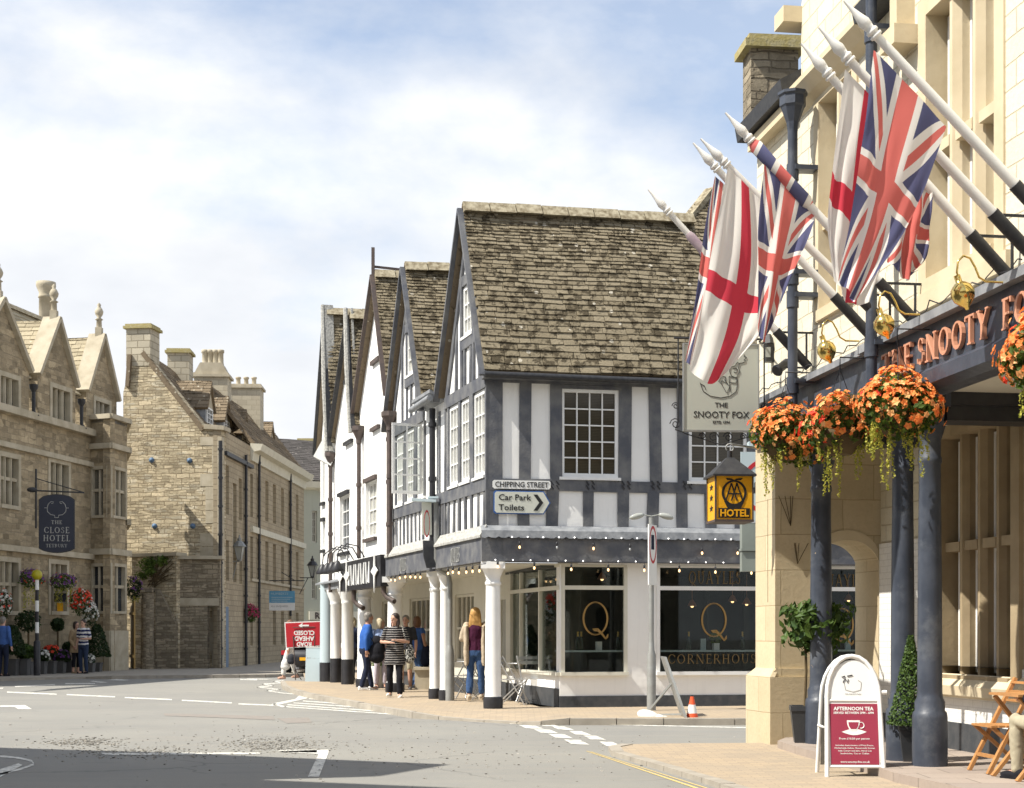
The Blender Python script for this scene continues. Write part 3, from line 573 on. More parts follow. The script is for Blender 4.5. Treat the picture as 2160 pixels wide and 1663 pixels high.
W.append([zz(600,592), zz(1560,590), zz(1560,599), zz(640,606)]); W.append([zz(1660,582), zz(1900,575), zz(1900,590), zz(1700,588)])
mark(W, M['line'])
W2 = []; W2 += pathband([zz(0,612), zz(110,622), zz(190,640), zz(205,660), zz(120,690), zz(0,720)], 4); W2.append([zz(0,690), zz(110,655), zz(135,665), zz(0,738)]); mark(W2, M['line'])
mark([[z6(1960,630), z6(1975,632), z6(2700,873), z6(2680,876)], [z6(1990,634), z6(2003,636), z6(2760,873), z6(2745,874)]], M['yline'])
mark([[zz(980,355), zz(1640,372), zz(1650,395), zz(1560,392), zz(1290,380), zz(990,370)], [zz(1660,385), zz(1850,380), zz(1870,410), zz(1720,415)]], M['patch'], 'road_patch')
# loose grit
gm = MB(); rnd = random.Random(3)
def grit(cx, cy, rx, ry, n, s):
    for _ in range(n):
        x = cx+rnd.gauss(0, rx); y = cy+rnd.gauss(0, ry)
        if y < 1440: continue
        p = gr(x, y, 0); r = s*rnd.uniform(.5, 1.5)
        gm.hexa([p+Vector((rnd.uniform(.6, 1.2)*a*r, rnd.uniform(.6, 1.2)*b*r, c)) for c in (0, r*rnd.uniform(.5, 1)) for a, b in ((-1,-1),(1,-1),(1,1),(-1,1))])
grit(*zz(1650,545), 55, 8, 800, .009); grit(*zz(850,592), 80, 6, 420, .009); grit(*zz(500,530), 45, 5, 350, .010); grit(500, 1580, 330, 20, 260, .008); grit(1100, 1600, 350, 30, 250, .009); grit(760, 1545, 400, 30, 200, .009)
gm.build('loose_grit', M['grit'], label='loose grey grit and chippings scattered over the road', cat='grit', kind='stuff', uv=False)
# ---- building parts
def tiles(mb, P0, U, V, L, H, g0=.16, g1=.08, w0=.36, w1=.2, th=.022, rng=None, seed=1, sag=.03):
    r = random.Random(seed); U = Vector(U).normalized(); V = Vector(V).normalized(); N = U.cross(V).normalized()
    if N.z < 0: N = -N
    P0 = Vector(P0); t = 0
    def s(a, b): return N*(sag*noise.noise(Vector((a*.5, b*.5, seed)))*1.6)
    while t < H:
        k = t/H; g = (g0+(g1-g0)*k)*r.uniform(.9, 1.1); a0, a1 = rng(min(t, H)) if rng else (0, L); a = a0-r.uniform(0, .2)
        while a < a1:
            wd = (w0+(w1-w0)*k)*r.uniform(.6, 1.45); b0, b1 = max(a, a0), min(a+wd, a1); a += wd
            if b1-b0 < .03: continue
            t1 = min(t+g*1.3, H+.04); e = .005; lo = th*r.uniform(.8, 1.5); up = .004; j0, j1 = r.uniform(-.012, .012), r.uniform(-.012, .012)
            c = [(b0+e, t+j0, lo+.006), (b1-e, t+j1, lo), (b1-e, t1, up), (b0+e, t1, up)]
            q = [P0+U*x+V*y+N*n+s(x, y) for x, y, n in c]; b = [P0+U*x+V*y-N*.03+s(x, y) for x, y, n in c]
            mb.add(b+q, [(4, 5, 6, 7), (0, 1, 5, 4), (1, 2, 6, 5), (3, 0, 4, 7)])
        t += g
    return mb
def deck(mb, P0, U, V, L, H, th=.05, mi=0):
    U = Vector(U).normalized(); V = Vector(V).normalized(); N = U.cross(V).normalized(); N = N if N.z > 0 else -N; P0 = Vector(P0)-N*.02
    return mb.hexa([P0-N*th, P0+U*L-N*th, P0+U*L+V*H-N*th, P0+V*H-N*th, P0, P0+U*L, P0+U*L+V*H, P0+V*H], mi)
def sash(fr, a0, a1, z0, z1, n, cols, rows, parent, glass='glass', frame='whitep', fw=.055, bw=.022, sill=True, name='window', th=.05):
    if a0 > a1: a0, a1 = a1, a0
    m = MB(); m.box(fr, a0, a0+fw, z0, z1, n-th, n); m.box(fr, a1-fw, a1, z0, z1, n-th, n); m.box(fr, a0+fw, a1-fw, z0, z0+fw*1.2, n-th, n); m.box(fr, a0+fw, a1-fw, z1-fw, z1, n-th, n)
    for i in range(1, cols):
        x = a0+fw+(a1-a0-2*fw)*i/cols; m.box(fr, x-bw/2, x+bw/2, z0+fw*1.2, z1-fw, n-th*.8, n-.006)
    for j in range(1, rows):
        z = z0+fw+(z1-z0-2*fw)*j/rows; m.box(fr, a0+fw, a1-fw, z-bw/2, z+bw/2, n-th*.75, n-.009)
    if sill: m.box(fr, a0-.04, a1+.04, z0-.05, z0-.002, n-th, n+.05)
    o = m.build(name, M[frame], parent)
    p = MB(); p.box(fr, a0+.01, a1-.01, z0+.01, z1-.01, n-th-.012, n-th*.85); p.build('pane', M[glass], o); return o
def mull(fr, a0, a1, z0, z1, n, lights, trans, parent, stone='foxdress', glass='glassd', sw=.12, mw=.09, dp=.2, proud=.03, lead=True, white=False):
    """stone mullioned window set in an opening"""
    if a0 > a1: a0, a1 = a1, a0
    m = MB()
    m.box(fr, a0-sw, a0+.008, z0-sw*.8, z1+sw, n-dp, n+proud); m.box(fr, a1-.008, a1+sw, z0-sw*.8, z1+sw, n-dp, n+proud); m.box(fr, a0+.008, a1-.008, z1-.008, z1+sw, n-dp, n+proud); m.box(fr, a0+.008, a1-.008, z0-sw*.8, z0+.008, n-dp, n+proud+.03)
    W = (a1-a0)/lights
    for i in range(1, lights):
        x = a0+W*i; m.prism3([fr.pt(x-mw/2, z0, n-dp*.8), fr.pt(x-mw/2, z0, n-dp*.4), fr.pt(x-mw*.2, z0, n-.02), fr.pt(x+mw*.2, z0, n-.02), fr.pt(x+mw/2, z0, n-dp*.4), fr.pt(x+mw/2, z0, n-dp*.8)], (0, 0, z1-z0))
    for z in trans:
        for i in range(lights): m.box(fr, a0+W*i+mw/2 if i else a0, a0+W*(i+1)-mw/2 if i < lights-1 else a1, z-.05, z+.05, n-dp*.8, n-.03)
    o = m.build('window', M[stone], parent)
    p = MB(); p.box(fr, a0, a1, z0, z1, n-dp-.02, n-dp*.85); p.build('pane', M[glass], o)
    if white or lead:
        b = MB(); Z = [z0]+list(trans)+[z1]
        for i in range(lights):
            x0, x1 = a0+W*i+mw*.5, a0+W*(i+1)-mw*.5
            for j in range(len(Z)-1):
                za, zb = Z[j]+.04, Z[j+1]-.04
                if white:
                    for q in ((x0, x0+.035), (x1-.035, x1)): b.box(fr, q[0], q[1], za, zb, n-dp*.84, n-dp*.7)
                    b.box(fr, x0+.035, x1-.035, za, za+.035, n-dp*.84, n-dp*.7); b.box(fr, x0+.035, x1-.035, zb-.035, zb, n-dp*.84, n-dp*.7)
                else:
                    k = max(1, int((zb-za)/.3))
                    for c in range(1, k): b.box(fr, x0, x1, za+(zb-za)*c/k-.006, za+(zb-za)*c/k+.006, n-dp*.85, n-dp*.82)
                    b.box(fr, (x0+x1)/2-.006, (x0+x1)/2+.006, za, zb, n-dp*.85, n-dp*.81)
        if b.v: b.build('casement', M['whitep' if white else 'iron'], o)
    return o
def column_mb(r, z0, z1, base=.2, mat_split=True):
    m = MB(); m.lathe((0, 0, z0), [(r*1.22, 0), (r*1.25, base*.75), (r*1.16, base), ], mi=1)
    m.lathe((0, 0, z0), [(r*1.06, base), (r*1.0, base+.05), (r*.98, (z1-z0)*.5), (r*.9, z1-z0-.42), (r*.9, z1-z0-.40), (r*1.02, z1-z0-.385), (r*1.02, z1-z0-.35), (r*.9, z1-z0-.335), (r*.9, z1-z0-.27), (r*1.1, z1-z0-.2), (r*1.35, z1-z0-.13), (r*1.4, z1-z0-.12)])
    m.cube((0, 0, z1-.06), (r*3.0, r*3.0, .12)); return m
def put(mb, pos, rz=0):
    o = MB(); o.merge(mb, Matrix.Translation(pos)@Matrix.Rotation(rz, 4, 'Z')); return o
def chimney(fr, x0, x1, yt, yb, n0, n1, parent, mat='stack', cap='moss', pots=0, potw=.1, poth=.4, name='chimney', flare=0):
    a0, a1 = sorted((fr.s_(x0, n1), fr.s_(x1, n1))); xm = (x0+x1)/2; zt, zb = fr.z_(xm, yt, n1), fr.z_(xm, yb, n1)
    m = MB(); m.box(fr, a0, a1, zb, zt-.18, n0, n1); o = m.build(name, M[mat], parent)
    c = MB(); c.box(fr, a0-.09, a1+.09, zt-.18, zt-.08, n0-.09, n1+.09); c.box(fr, a0-.03, a1+.03, zt-.08, zt, n0-.03, n1+.03)
    if flare: c.prism3([fr.pt(a0+.02, zt, n0+.02), fr.pt(a1-.02, zt, n0+.02), fr.pt(a1-.25, zt+flare, n0+.02), fr.pt(a0+.25, zt+flare, n0+.02)], fr.n3*(n1-n0-.04))
    c.build('chimney_cap', M[cap], o)
    for i in range(pots):
        x = a0+(a1-a0)*(.5+(i-(pots-1)/2)/max(pots, 1)*(.62 if flare else .75)); p = MB(); zp = zt+flare
        p.lathe(fr.pt(x, zp, (n0+n1)/2), [(potw*.95, 0), (potw*.85, poth*.15), (potw*.8, poth*.75), (potw*1.05, poth*.8), (potw*1.05, poth*.95), (potw*.9, poth), (potw*.6, poth)], 12)
        p.build('chimney_pot', M['dress'], o)
    return o
def drain(fr, px, y0, y1, n, parent, mat='iron', r=.045, hopper=False, px1=None, foot=None, name='drainpipe'):
    a, z0 = fr.q(px, y0, n); b, z1 = fr.q(px1 or px, y1, n); m = MB(); pts = [fr.pt(a, z0, n), fr.pt(b, z1, n)]
    if foot: pts += foot
    m.tube(pts, r, 10); k = int(abs(z0-z1)/1.1)
    for i in range(k+1):
        p = pts[0].lerp(pts[1], (i+.3)/(k+1)); m.tube([p-Z3*.04, p+Z3*.04], r*1.35, 10)
    if hopper: c = fr.pt(a, z0, n); m.lathe(c-Z3*.3, [(r, 0), (r*1.5, .08), (r*3, .24), (r*3.3, .26), (r*3.3, .36), (r*2.6, .36)], 8, sm=False)
    return m.build(name, M[mat], parent)
C0 = Vector(((1028-HX)/F*25.6, 25.6))
RF = Fr(C0, (math.cos(rad(11)), math.sin(rad(11)))); LF = Fr(C0, (-.2988, .9543), out=(-1, -.3))
VD = RF.u3
ZF0, ZF1 = 2.58, 2.98
# ================= corner house: two timber-framed bays =================
house = thing('timber_framed_house', 'black and white timber framed corner house with two steep gables and a cafe below', 'building', (C0.x+2, C0.y+3, .1))
ZE, ZR = 5.74, 8.86
def wob(T, a=.012):
    for i, v in enumerate(T.v):
        q = v*1.7; v.x += a*noise.noise(q); v.y += a*.3*noise.noise(q+Vector((9, 0, 0))); v.z += a*.6*noise.noise(q+Vector((0, 7, 0)))
    return T
def gable_wall(m, fr, s0, s1, sa, z0, ze, zr, n0, n1, holes=()):
    m.wall(fr, s0, s1, z0, ze, n0, n1, [h for h in holes if h[3] <= ze+.01])
    gh = [h for h in holes if h[2] >= ze-.01]
    if not gh: m.prism(fr, [(s0, ze), (s1, ze), (sa, zr)], n0, n1); return
    h = gh[0]; sl = lambda z: (s0+(sa-s0)*(z-ze)/(zr-ze), s1+(sa-s1)*(z-ze)/(zr-ze))
    a0, b0 = sl(h[2]); a1, b1 = sl(h[3]); h0, h1 = min(h[0], h[1]), max(h[0], h[1])
    m.prism(fr, [(s0, ze), (s1, ze), (b0, h[2]), (a0, h[2])], n0, n1); m.prism(fr, [(a1, h[3]), (b1, h[3]), (sa, zr)], n0, n1)
    m.prism(fr, [(a0, h[2]), (h0, h[2]), (h0, h[3]), (a1, h[3])], n0, n1); m.prism(fr, [(h1, h[2]), (b0, h[2]), (b1, h[3]), (h1, h[3])], n0, n1)
def gabled_roof(root, s0, s1, sa, ze, zr, depth, seed, eo=.3, front=.16, back=0, tm='tile', verge='timber', gauge=(.135, .06)):
    """ridge runs back from the street; right slope and left slope, tiles on both"""
    A = LF.pt(sa, zr, front)
    for side, s in ((0, s0), (1, s1)):
        sl = (LF.u3*(sa-s)+Z3*(zr-ze)); Hs = sl.length; Vn = sl.normalized(); e = 0
        P0 = LF.pt(s-(eo if side == 0 else -.04), ze, 0)-VD*front+Z3*.03; sl = LF.pt(sa, zr, 0)-VD*front+Z3*.03-P0; Vn = sl.normalized(); H = sl.length
        m = MB(); deck(m, P0, VD, Vn, depth+front, H); m.build('roof_deck', M['tiled'], root, uv=False)
        m = MB(); tiles(m, P0, VD, Vn, depth+front, H, gauge[0], gauge[1], .34, .18, seed=seed+side); m.build('roof', M[tm], root, uv=False, recalc=False)
        v = MB(); off = LF.n3*.03; v.bar(P0+off-Vn*.02-Z3*.07, P0+off+Vn*H-Z3*.07, .05, .12, up=LF.n3); v.build('bargeboard', M[verge], root, uv=False)
    rr = MB(); n = int(depth/.42); rg = random.Random(seed)
    for i in range(n):
        a, b = A+VD*(i*(depth+front)/n+.01), A+VD*((i+1)*(depth+front)/n-.01); z = Z3*(.06+rg.uniform(-.012, .012))
        rr.prism3([a-LF.u3*.16-Z3*.16+z, a-LF.u3*.03+Z3*.03+z, a+LF.u3*.03+Z3*.03+z, a+LF.u3*.16-Z3*.16+z], b-a)
    rr.build('ridge_tiles', M['ridge'], root, uv=False)
def timbers(m, fr, rects, n0=0.0, n1=.03):
    for r in rects:
        a0, a1, z0, z1 = r; m.box(fr, a0, a1, z0, z1, n0, n1)
# --- R facade (faces the side street)
def RQ(px): return RF.s_(px)
zt_, zm1, zm0, zb_ = RF.z_(1200, 813), RF.z_(1200, 1013), RF.z_(1200, 1037), RF.z_(1200, 1110)
RL = 8.6
wins = [(RQ(1183), RQ(1304), RF.z_(1243, 1008), RF.z_(1243, 822)), (RQ(1452), RQ(1575), RF.z_(1510, 1017), RF.z_(1510, 832))]
wins.append((RQ(1700), RQ(1800), wins[0][2], wins[0][3]))
m = MB(); m.wall(RF, 0, RL, 3.0, ZE, -.25, 0, wins); 
m.build('side_wall', M['white'], house)
up = [1028,1059, 1095,1120, 1159,1183, 1304,1331, 1369,1394, 1429,1452, 1575,1600, 1640,1665, 1680,1700, 1800,1830]
lo = [1028,1051, 1090,1115, 1152,1177, 1229,1252, 1302,1326, 1364,1388, 1426,1450, 1486,1510, 1550,1575, 1620,1645, 1690,1712]
T = MB()
for i in range(0, len(up), 2): T.box(RF, RQ(up[i]), RQ(up[i+1]), zm1-.005, zt_+.005, 0, .028)
for i in range(0, len(lo), 2): T.box(RF, RQ(lo[i]), RQ(lo[i+1]), zb_-.01, zm0+.005, 0, .028)
T.box(RF, 0, RL, zt_, ZE, 0, .034); 
prev = 0
for w_ in wins: T.box(RF, prev, w_[0], zm0, zm1, 0, .032); T.box(RF, w_[0], w_[1], zm0, min(zm1, w_[2]-.05), 0, .032); prev = w_[1]
T.box(RF, prev, RL, zm0, zm1, 0, .032); T.box(RF, 0, RL, 3.02, zb_, 0, .04)
for w_ in wins: T.box(RF, w_[0]-.03, w_[1]+.03, w_[3]+.0, zt_+.0, 0, .03) if zt_-w_[3] > .01 else None
wob(T, .03).build('timber_frame', M['timber'], house)
for w_ in wins: sash(RF, w_[0]+.004, w_[1]-.004, w_[2]+.004, w_[3]-.004, .01, 4, 5, house, 'glassb')
g_ = MB(); g_.tube([RF.pt(-.1, ZE-.05, .31), RF.pt(3.7, ZE-.08, .31)], .055, 8); g_.build('gutter', M['iron'], house, uv=False)
nl = MB()   # dark braces / wall ties on the middle rail
for px in (1170, 1245, 1320, 1383, 1450):
    for k in (-6, 6):
        for dy in (0, 9):
            a, z = RF.q(px+k, 1020+dy, .04); nl.bar(RF.pt(a-.02, z+.04, .045), RF.pt(a+.03, z-.03, .045), .018, .02)
nl.build('wall_tie', M['black'], house, uv=False)
# main roof of bay 1 and its neighbour further down the side street
S1, S2, S2b, S2e = LF.s_(942), LF.s_(912), LF.s_(897), LF.s_(826)
gabled_roof(house, 0, S1+.1, LF.s_(990), ZE, ZR, 4.1, 11, eo=.27, front=.13)
m = MB(); m.box(RF, -.1, 4.0, ZE-.09, ZE, -.02, .23); m.build('eaves_board', M['timber'], house)
m = MB(); m.prism(LF, [(-.2, ZE+.01), (.02, ZE+.01), (LF.s_(990), ZR-.3), (LF.s_(990)-.02, ZR-.15)], -.06, .012); m.build('verge_board', M['timber'], house)
rb = thing('hipped_house', 'taller stone tiled roof with a hipped end behind the long tiled slope', 'building', (4, 30, .1))
za2 = 9.75; p0 = RF.pt(3.95, ZE+.05, .34); ap = RF.pt(4.7, za2, -2.3); Vn = (ap-RF.pt(4.7, ZE+.05, .34)).normalized(); Hh = (ap-RF.pt(4.7, ZE+.05, .34)).length
m = MB(); tiles(m, p0, VD, Vn, 5, Hh, rng=lambda t: (0.0 if t < Hh*.80 else (t-Hh*.80)/(Hh*.2)*.75, 5), seed=31); m.build('roof', M['tile'], rb, uv=False, recalc=False)
m = MB(); A0 = RF.pt(3.92, ZR-.05, -1.75); B0 = RF.pt(3.92, ZR-.05, -3.6); m.prism3([A0, RF.pt(4.7, za2, -2.3), B0], VD*.08); m.prism3([RF.pt(3.97, ZE, .2), RF.pt(3.97, ZR, -1.75), RF.pt(3.97, ZE, -3.7)], VD*5)
m.build('wall', M['dress'], rb)
U2 = (B0-A0).normalized(); V2 = (ap-A0.lerp(B0, .35)).normalized(); m = MB(); tiles(m, A0, U2, V2, (B0-A0).length, (ap-A0.lerp(B0, .35)).length, rng=lambda t: (t*.6, 1.85-t*1.0), seed=32); m.build('hip', M['tilep'], rb, uv=False, recalc=False)
m = MB()
for i in range(10): a, b = ap+VD*(i*.45+.01), ap+VD*((i+1)*.45-.01); m.prism3([a+RF.n3*.16-Z3*.14, a+RF.n3*.03+Z3*.06, a-RF.n3*.03+Z3*.06, a-RF.n3*.16-Z3*.14], b-a)
hp = RF.pt(3.92, ZR-.02, -1.75); m.bar(hp, ap+Z3*.02, .2, .1); m.build('ridge_tiles', M['ridge'], rb, uv=False)
# --- L facade of bays 1 and 2
lw = [(LF.s_(1025), LF.s_(1002)), (LF.s_(995), LF.s_(975)), (LF.s_(970), LF.s_(950))]; lz = (4.05, 5.5)
holes = [(a, b, *lz) for a, b in lw]+[(LF.s_(1000), LF.s_(979), 6.62, 7.5)]
m = MB(); gable_wall(m, LF, 0, S1, LF.s_(990), 3.0, ZE, ZR-.25, -.25, 0, holes); m.wall(LF, S1, S2, 3.0, ZE, -.25, 0); m.build('front_wall', M['white'], house)
T = MB(); apx = LF.s_(990)
def timber_gable(T, s0, s1, sa, ze, zr, studs, win):
    T.box(LF, s0, s1, ze-.22, ze, 0, .05)
    sl = lambda z: (s0+(sa-s0)*(z-ze)/(zr-ze), s1+(sa-s1)*(z-ze)/(zr-ze))
    for z0, z1 in ((win[2]-.22, win[2]-.02), (win[3]+.02, win[3]+.2)):
        a, b = sl(z1); T.box(LF, max(a, win[0]-.15), min(b, win[1]+.15), z0, z1, 0, .045)
    for s in studs:
        k = (s-s0)/(sa-s0) if s < sa else (s-s1)/(sa-s1); zt = ze+(zr-ze)*k-.05
        inw = win[0]-.02 < s < win[1]+.02
        if inw: T.box(LF, s-.05, s+.05, ze, win[2]-.22, 0, .035)
        else: T.box(LF, s-.055, s+.055, ze, zt, 0, .035)
    T.prism(LF, [(s0, ze), (s0+.2, ze), (sa+.02, zr-.14), (sa, zr)], 0, .04); T.prism(LF, [(s1, ze), (s1-.2, ze), (sa-.02, zr-.14), (sa, zr)], 0, .041)
gw = sorted((LF.s_(1000), LF.s_(979))); timber_gable(T, 0, S1, apx, ZE, ZR-.25, [.4, gw[0]-.06, (gw[0]+gw[1])/2-.2, (gw[0]+gw[1])/2+.2, gw[1]+.06, gw[1]+.45], (gw[0], gw[1], 6.62, 7.5))
prevs = 0
for a, b in lw: T.box(LF, prevs, a, 4.0, ZE-.22, 0, .036); prevs = b
T.box(LF, prevs, prevs+.1, 4.0, ZE-.22, 0, .036)
for s in (S1-.02, S1+.42, S2-.1): T.box(LF, s, s+.1, 3.15, ZE-.2, 0, .03)
T.box(LF, 0, S2, 3.78, 4.0, 0, .045); T.box(LF, 0, S2, 3.0, 3.2, 0, .04)
n = 9
for i in range(n): s = .12+i*(S2-.2)/n; T.box(LF, s-.05, s+.05, 3.2, 3.78, 0, .03)
T.box(LF, -.034, .0, 3.0, ZE, -.1, .034)
wob(T, .03).build('timber_frame', M['timber'], house)
for a, b in lw: sash(LF, a+.004, b-.004, lz[0]+.004, lz[1]-.004, .01, 3, 4, house, 'glassw')
sash(LF, gw[0]+.004, gw[1]-.004, 6.624, 7.496, .01, 3, 3, house, 'glassw')
# bay 2
m = MB(); lw2 = [(LF.s_(899), LF.s_(882)), (LF.s_(876), LF.s_(860)), (LF.s_(853), LF.s_(839))]; gw2 = sorted((LF.s_(878), LF.s_(861)))
SA2 = LF.s_(866)
gable_wall(m, LF, S2b, S2e, SA2, 3.0, ZE, ZR-.3, -.25, 0, [(a, b, *lz) for a, b in lw2]+[(gw2[0], gw2[1], 6.62, 7.5)]); m.wall(LF, S2, S2b, 3.0, ZE, -.25, 0); m.build('front_wall', M['white'], house)
T = MB(); timber_gable(T, S2b, S2e, SA2, ZE, ZR-.3, [S2b+.42, gw2[0]-.06, (gw2[0]+gw2[1])/2, gw2[1]+.06, gw2[1]+.45], (gw2[0], gw2[1], 6.62, 7.5))
T.box(LF, S2b, S2e, 3.78, 4.0, 0, .045); prevs = S2b
for a, b in lw2: T.box(LF, prevs, a, 4.0, ZE-.22, 0, .036); prevs = b
T.box(LF, prevs, prevs+.12, 4.0, ZE-.22, 0, .036); T.box(LF, S2e-.1, S2e, 4.0, ZE-.22, 0, .036)
for i in range(9): s = S2b+.1+i*(S2e-S2b-.15)/8.5; T.box(LF, s-.05, s+.05, 3.2, 3.78, 0, .03)
wob(T, .03).build('timber_frame', M['timber'], house)
for i, (a, b) in enumerate(lw2): sash(LF, a+.004, b-.004, lz[0]+.004, lz[1]-.004, .01, 3, 4, house, 'glassw')
sash(LF, gw2[0]+.004, gw2[1]-.004, 6.624, 7.496, .01, 2, 3, house, 'glassw')
hs = LF.s_(893); OC = Fr((LF.pt(hs, 0, .03).x, LF.pt(hs, 0, .03).y), (-.86, -.36)); sash(OC, 0, .62, lz[0]+.05, lz[1]-.02, .02, 2, 4, house, 'clear', fw=.05, bw=.03, sill=False, name='casement', th=.03)
gabled_roof(house, S2b, S2e, SA2, ZE, ZR-.02, 4.5, 21, eo=.3, front=.13)
m = MB(); m.prism(LF, [(S2b-.25, ZE+.01), (S2b+.02, ZE+.01), (SA2, ZR-.35), (SA2-.02, ZR-.2)], -.06, .012); m.build('verge_board', M['timber'], house)
g_ = MB(); g_.prism3([LF.pt(S1+.1, ZE-.1, -.1), LF.pt(S2b-.1, ZE-.1, -.1), LF.pt(S2b-.1, ZE+.1, .3), LF.pt(S1+.1, ZE+.1, .3)], Z3*.06); g_.tube([LF.pt(S1+.05, ZE+.0, .3), LF.pt(S2b-.05, ZE-.03, .3)], .06, 8); g_.build('gutter', M['lead'], house, uv=False)
drain(LF, 912, 862, 1205, .1, house, 'black', .06)
drain(LF, 820, 900, 1170, .09, house, 'brown', .05)
# jetty fascia, lead flashing, lamps, soffit
f = MB(); f.box(RF, -.12, RL, ZF0, ZF1, -.2, .14); f.build('fascia', M['timber'], house)
f = MB(); f.box(LF, 0, S2e+.05, ZF0, ZF1, -.2, .12); f.build('fascia', M['timber'], house)
f = MB(); N = 150
for i in range(N):      # scalloped lead
    a, b = -.13+i*(RL+.1)/N, -.13+(i+1)*(RL+.1)/N; sc = lambda x: ZF1+.02-.035*abs(math.sin(x*math.pi/.165)); w1, w2 = noise.noise(Vector((a*3, 0, 0)))*.02, noise.noise(Vector((b*3, 0, 0)))*.02
    f.add([RF.pt(a, 3.19, .045), RF.pt(b, 3.19, .045), RF.pt(b, 3.1, .17+w2), RF.pt(a, 3.1, .17+w1), RF.pt(b, sc(b), .185+w2), RF.pt(a, sc(a), .185+w1)], [(0, 1, 2, 3), (3, 2, 4, 5)], 0, False)
f.build('lead_flashing', M['lead'], house, uv=False, recalc=False)
f = MB(); f.prism3([LF.pt(-.1, 3.2, .04), LF.pt(-.1, 3.02, .16), LF.pt(-.1, 2.98, .16), LF.pt(-.1, 2.98, .04)], LF.u3*(S2e+.1)); f.build('lead_flashing', M['leadold'], house, uv=False)
RC = -1.4       # recess depth on the L side
s = MB(); s.box(LF, .2, 16, ZF0-.03, ZF0-.005, -1.6, .0); s.box(RF, .3, 1.6, ZF0-.034, ZF0-.012, -3.2, -.1); s.build('soffit', M['cream'], house, uv=False)
for a, b, c in ((850, 1188, .55), (960, 1172, .6)):
    sa_, z_ = LF.q(a, b, .125); t = serif_mb('QUAYLES', LF.pt(sa_, ZF0+.06, .121), -LF.u3, Z3, .26, .012, width=c, fat=.8); t.build('lettering', M['silver'], house, uv=False)
# columns along the pavement
cm = column_mb(.135, .1, ZF0); cpos = [(1040, .0)]
for px in (939, 833, 769):
    cpos.append((px, 0))
for i, (px, _) in enumerate(cpos):
    sv = LF.s_(px, -.12) if i else .0
    p = LF.pt(sv, 0, -.12) if i else Vector((gr(1040, 1495, .1).x, 25.66, 0)); q = put(cm, (p.x, p.y, 0), 0 if i else 0)
    if i == 1: q = put(column_mb(.10, .1, ZF0), (p.x, p.y, 0))
    if i in (2, 3): q = put(column_mb(.17, .1, ZF0), (p.x, p.y, 0))
    q.build('column', [M['whitep'], M['black']], house, uv=False)
p = LF.pt(LF.s_(917, -.1), 0, -.1); q = put(column_mb(.10, .1, ZF0), (p.x, p.y, 0)); q.build('column', [M['whitep'], M['black']], house, uv=False)
# --- ground floor walls: cafe front
GW = -.12; zs0, zs1, ztr, zsb = RF.z_(1250, 1418, GW), ZF0-.01, RF.z_(1250, 1240, GW), RF.z_(1250, 1428, GW); zpl = RF.z_(1400, 1467, GW)
wa = (RF.s_(1184, GW), RF.s_(1322, GW)); wb = (RF.s_(1386, GW), 7.6)
m = MB(); m.wall(RF, wa[0]-.03, RL, zpl, ZF0, GW-.25, GW, [(wa[0], wa[1], zs0, zs1-.02), (wb[0], wb[1], zs0, zs1-.02)]); m.build('shopfront_wall', M['white'], house)
m = MB(); m.box(RF, wa[0]-.03, RL, 0, zpl, GW-.25, GW+.02); m.box(LF, 3.2, 16, 0, .42, RC-.2, RC+.02); m.build('plinth', M['plinth'], house)
AE = Vector((-.05, 29.0)); A1 = RF.pt(wa[0]-.03, 0, GW); AF = Fr((A1.x, A1.y), (AE.x-A1.x, AE.y-A1.y), out=(-1, -.3)); AL = (AE-Vector((A1.x, A1.y))).length
m = MB(); m.box(AF, 0, AL, .42, zs0, -.2, 0); m.build('shopfront_wall', M['white'], house); m = MB(); m.box(AF, .02, AL, 0, .42, -.2, .02); m.build('plinth', M['plinth'], house)
def shopwin(fr, a0, a1, n, cols, mat='cream'):
    if a0 > a1: a0, a1 = a1, a0
    m = MB(); m.box(fr, a0-.02, a1+.02, zs0-.06, zs0, n-.08, n+.07); m.box(fr, a0, a1, ztr-.035, ztr+.035, n-.06, n+.012); m.box(fr, a0, a1, zs1-.06, zs1-.02, n-.06, n+.01)
    for x in cols: m.box(fr, x-.03, x+.03, zs0, zs1-.06, n-.06, n+.016)
    o = m.build('shop_window', M[mat], house); p = MB(); p.box(fr, a0, a1, zs0, zs1-.06, n-.045, n-.035); p.build('pane', M['shop'], o, uv=False); return o
shopwin(RF, wa[0], wa[1], GW, [wa[0]+.03, wa[1]-.02]); shopwin(RF, wb[0], wb[1], GW, [wb[0]+.02, wb[1]-.03], 'whitep')
shopwin(AF, .0, AL, 0, [AF.s_(x) for x in (1138, 1098, 1077)])
# cafe interior
r = MB(); r.box(RF, 1.0, RL, 0, .1, -4, -.4); r.box(RF, 1.3, RL, .1, 2.55, -4.1, -4.0); r.box(RF, RL-.02, RL, .1, 2.5, -4, -.4); r.box(RF, 1.0, RL, 2.5, 2.54, -4, -.4); r.build('room', M['roomg'], house, uv=False)
r = MB(); r.box(RF, 2.0, 2.05, .1, 2.5, -3.9, -1.6); r.box(RF, 3.1, 3.3, .1, 2.5, -1.9, -1.7); r.box(RF, 4.7, 4.76, .4, 2.2, -2.6, -2.5); r.box(RF, 5.3, 5.4, .1, 2.5, -2.2, -2.1); r.build('partition', M['roomg'], house, uv=False)
ls = MB(); zsh = RF.z_(1300, 1372, -.4); ls.box(RF, wa[0], wa[1], zsh-.03, zsh, -.65, -.3); ls.box(RF, wb[0], wb[1], zsh-.03, zsh, -.65, -.3); ls.build('window_shelf', M['aboardw'], house, uv=False)
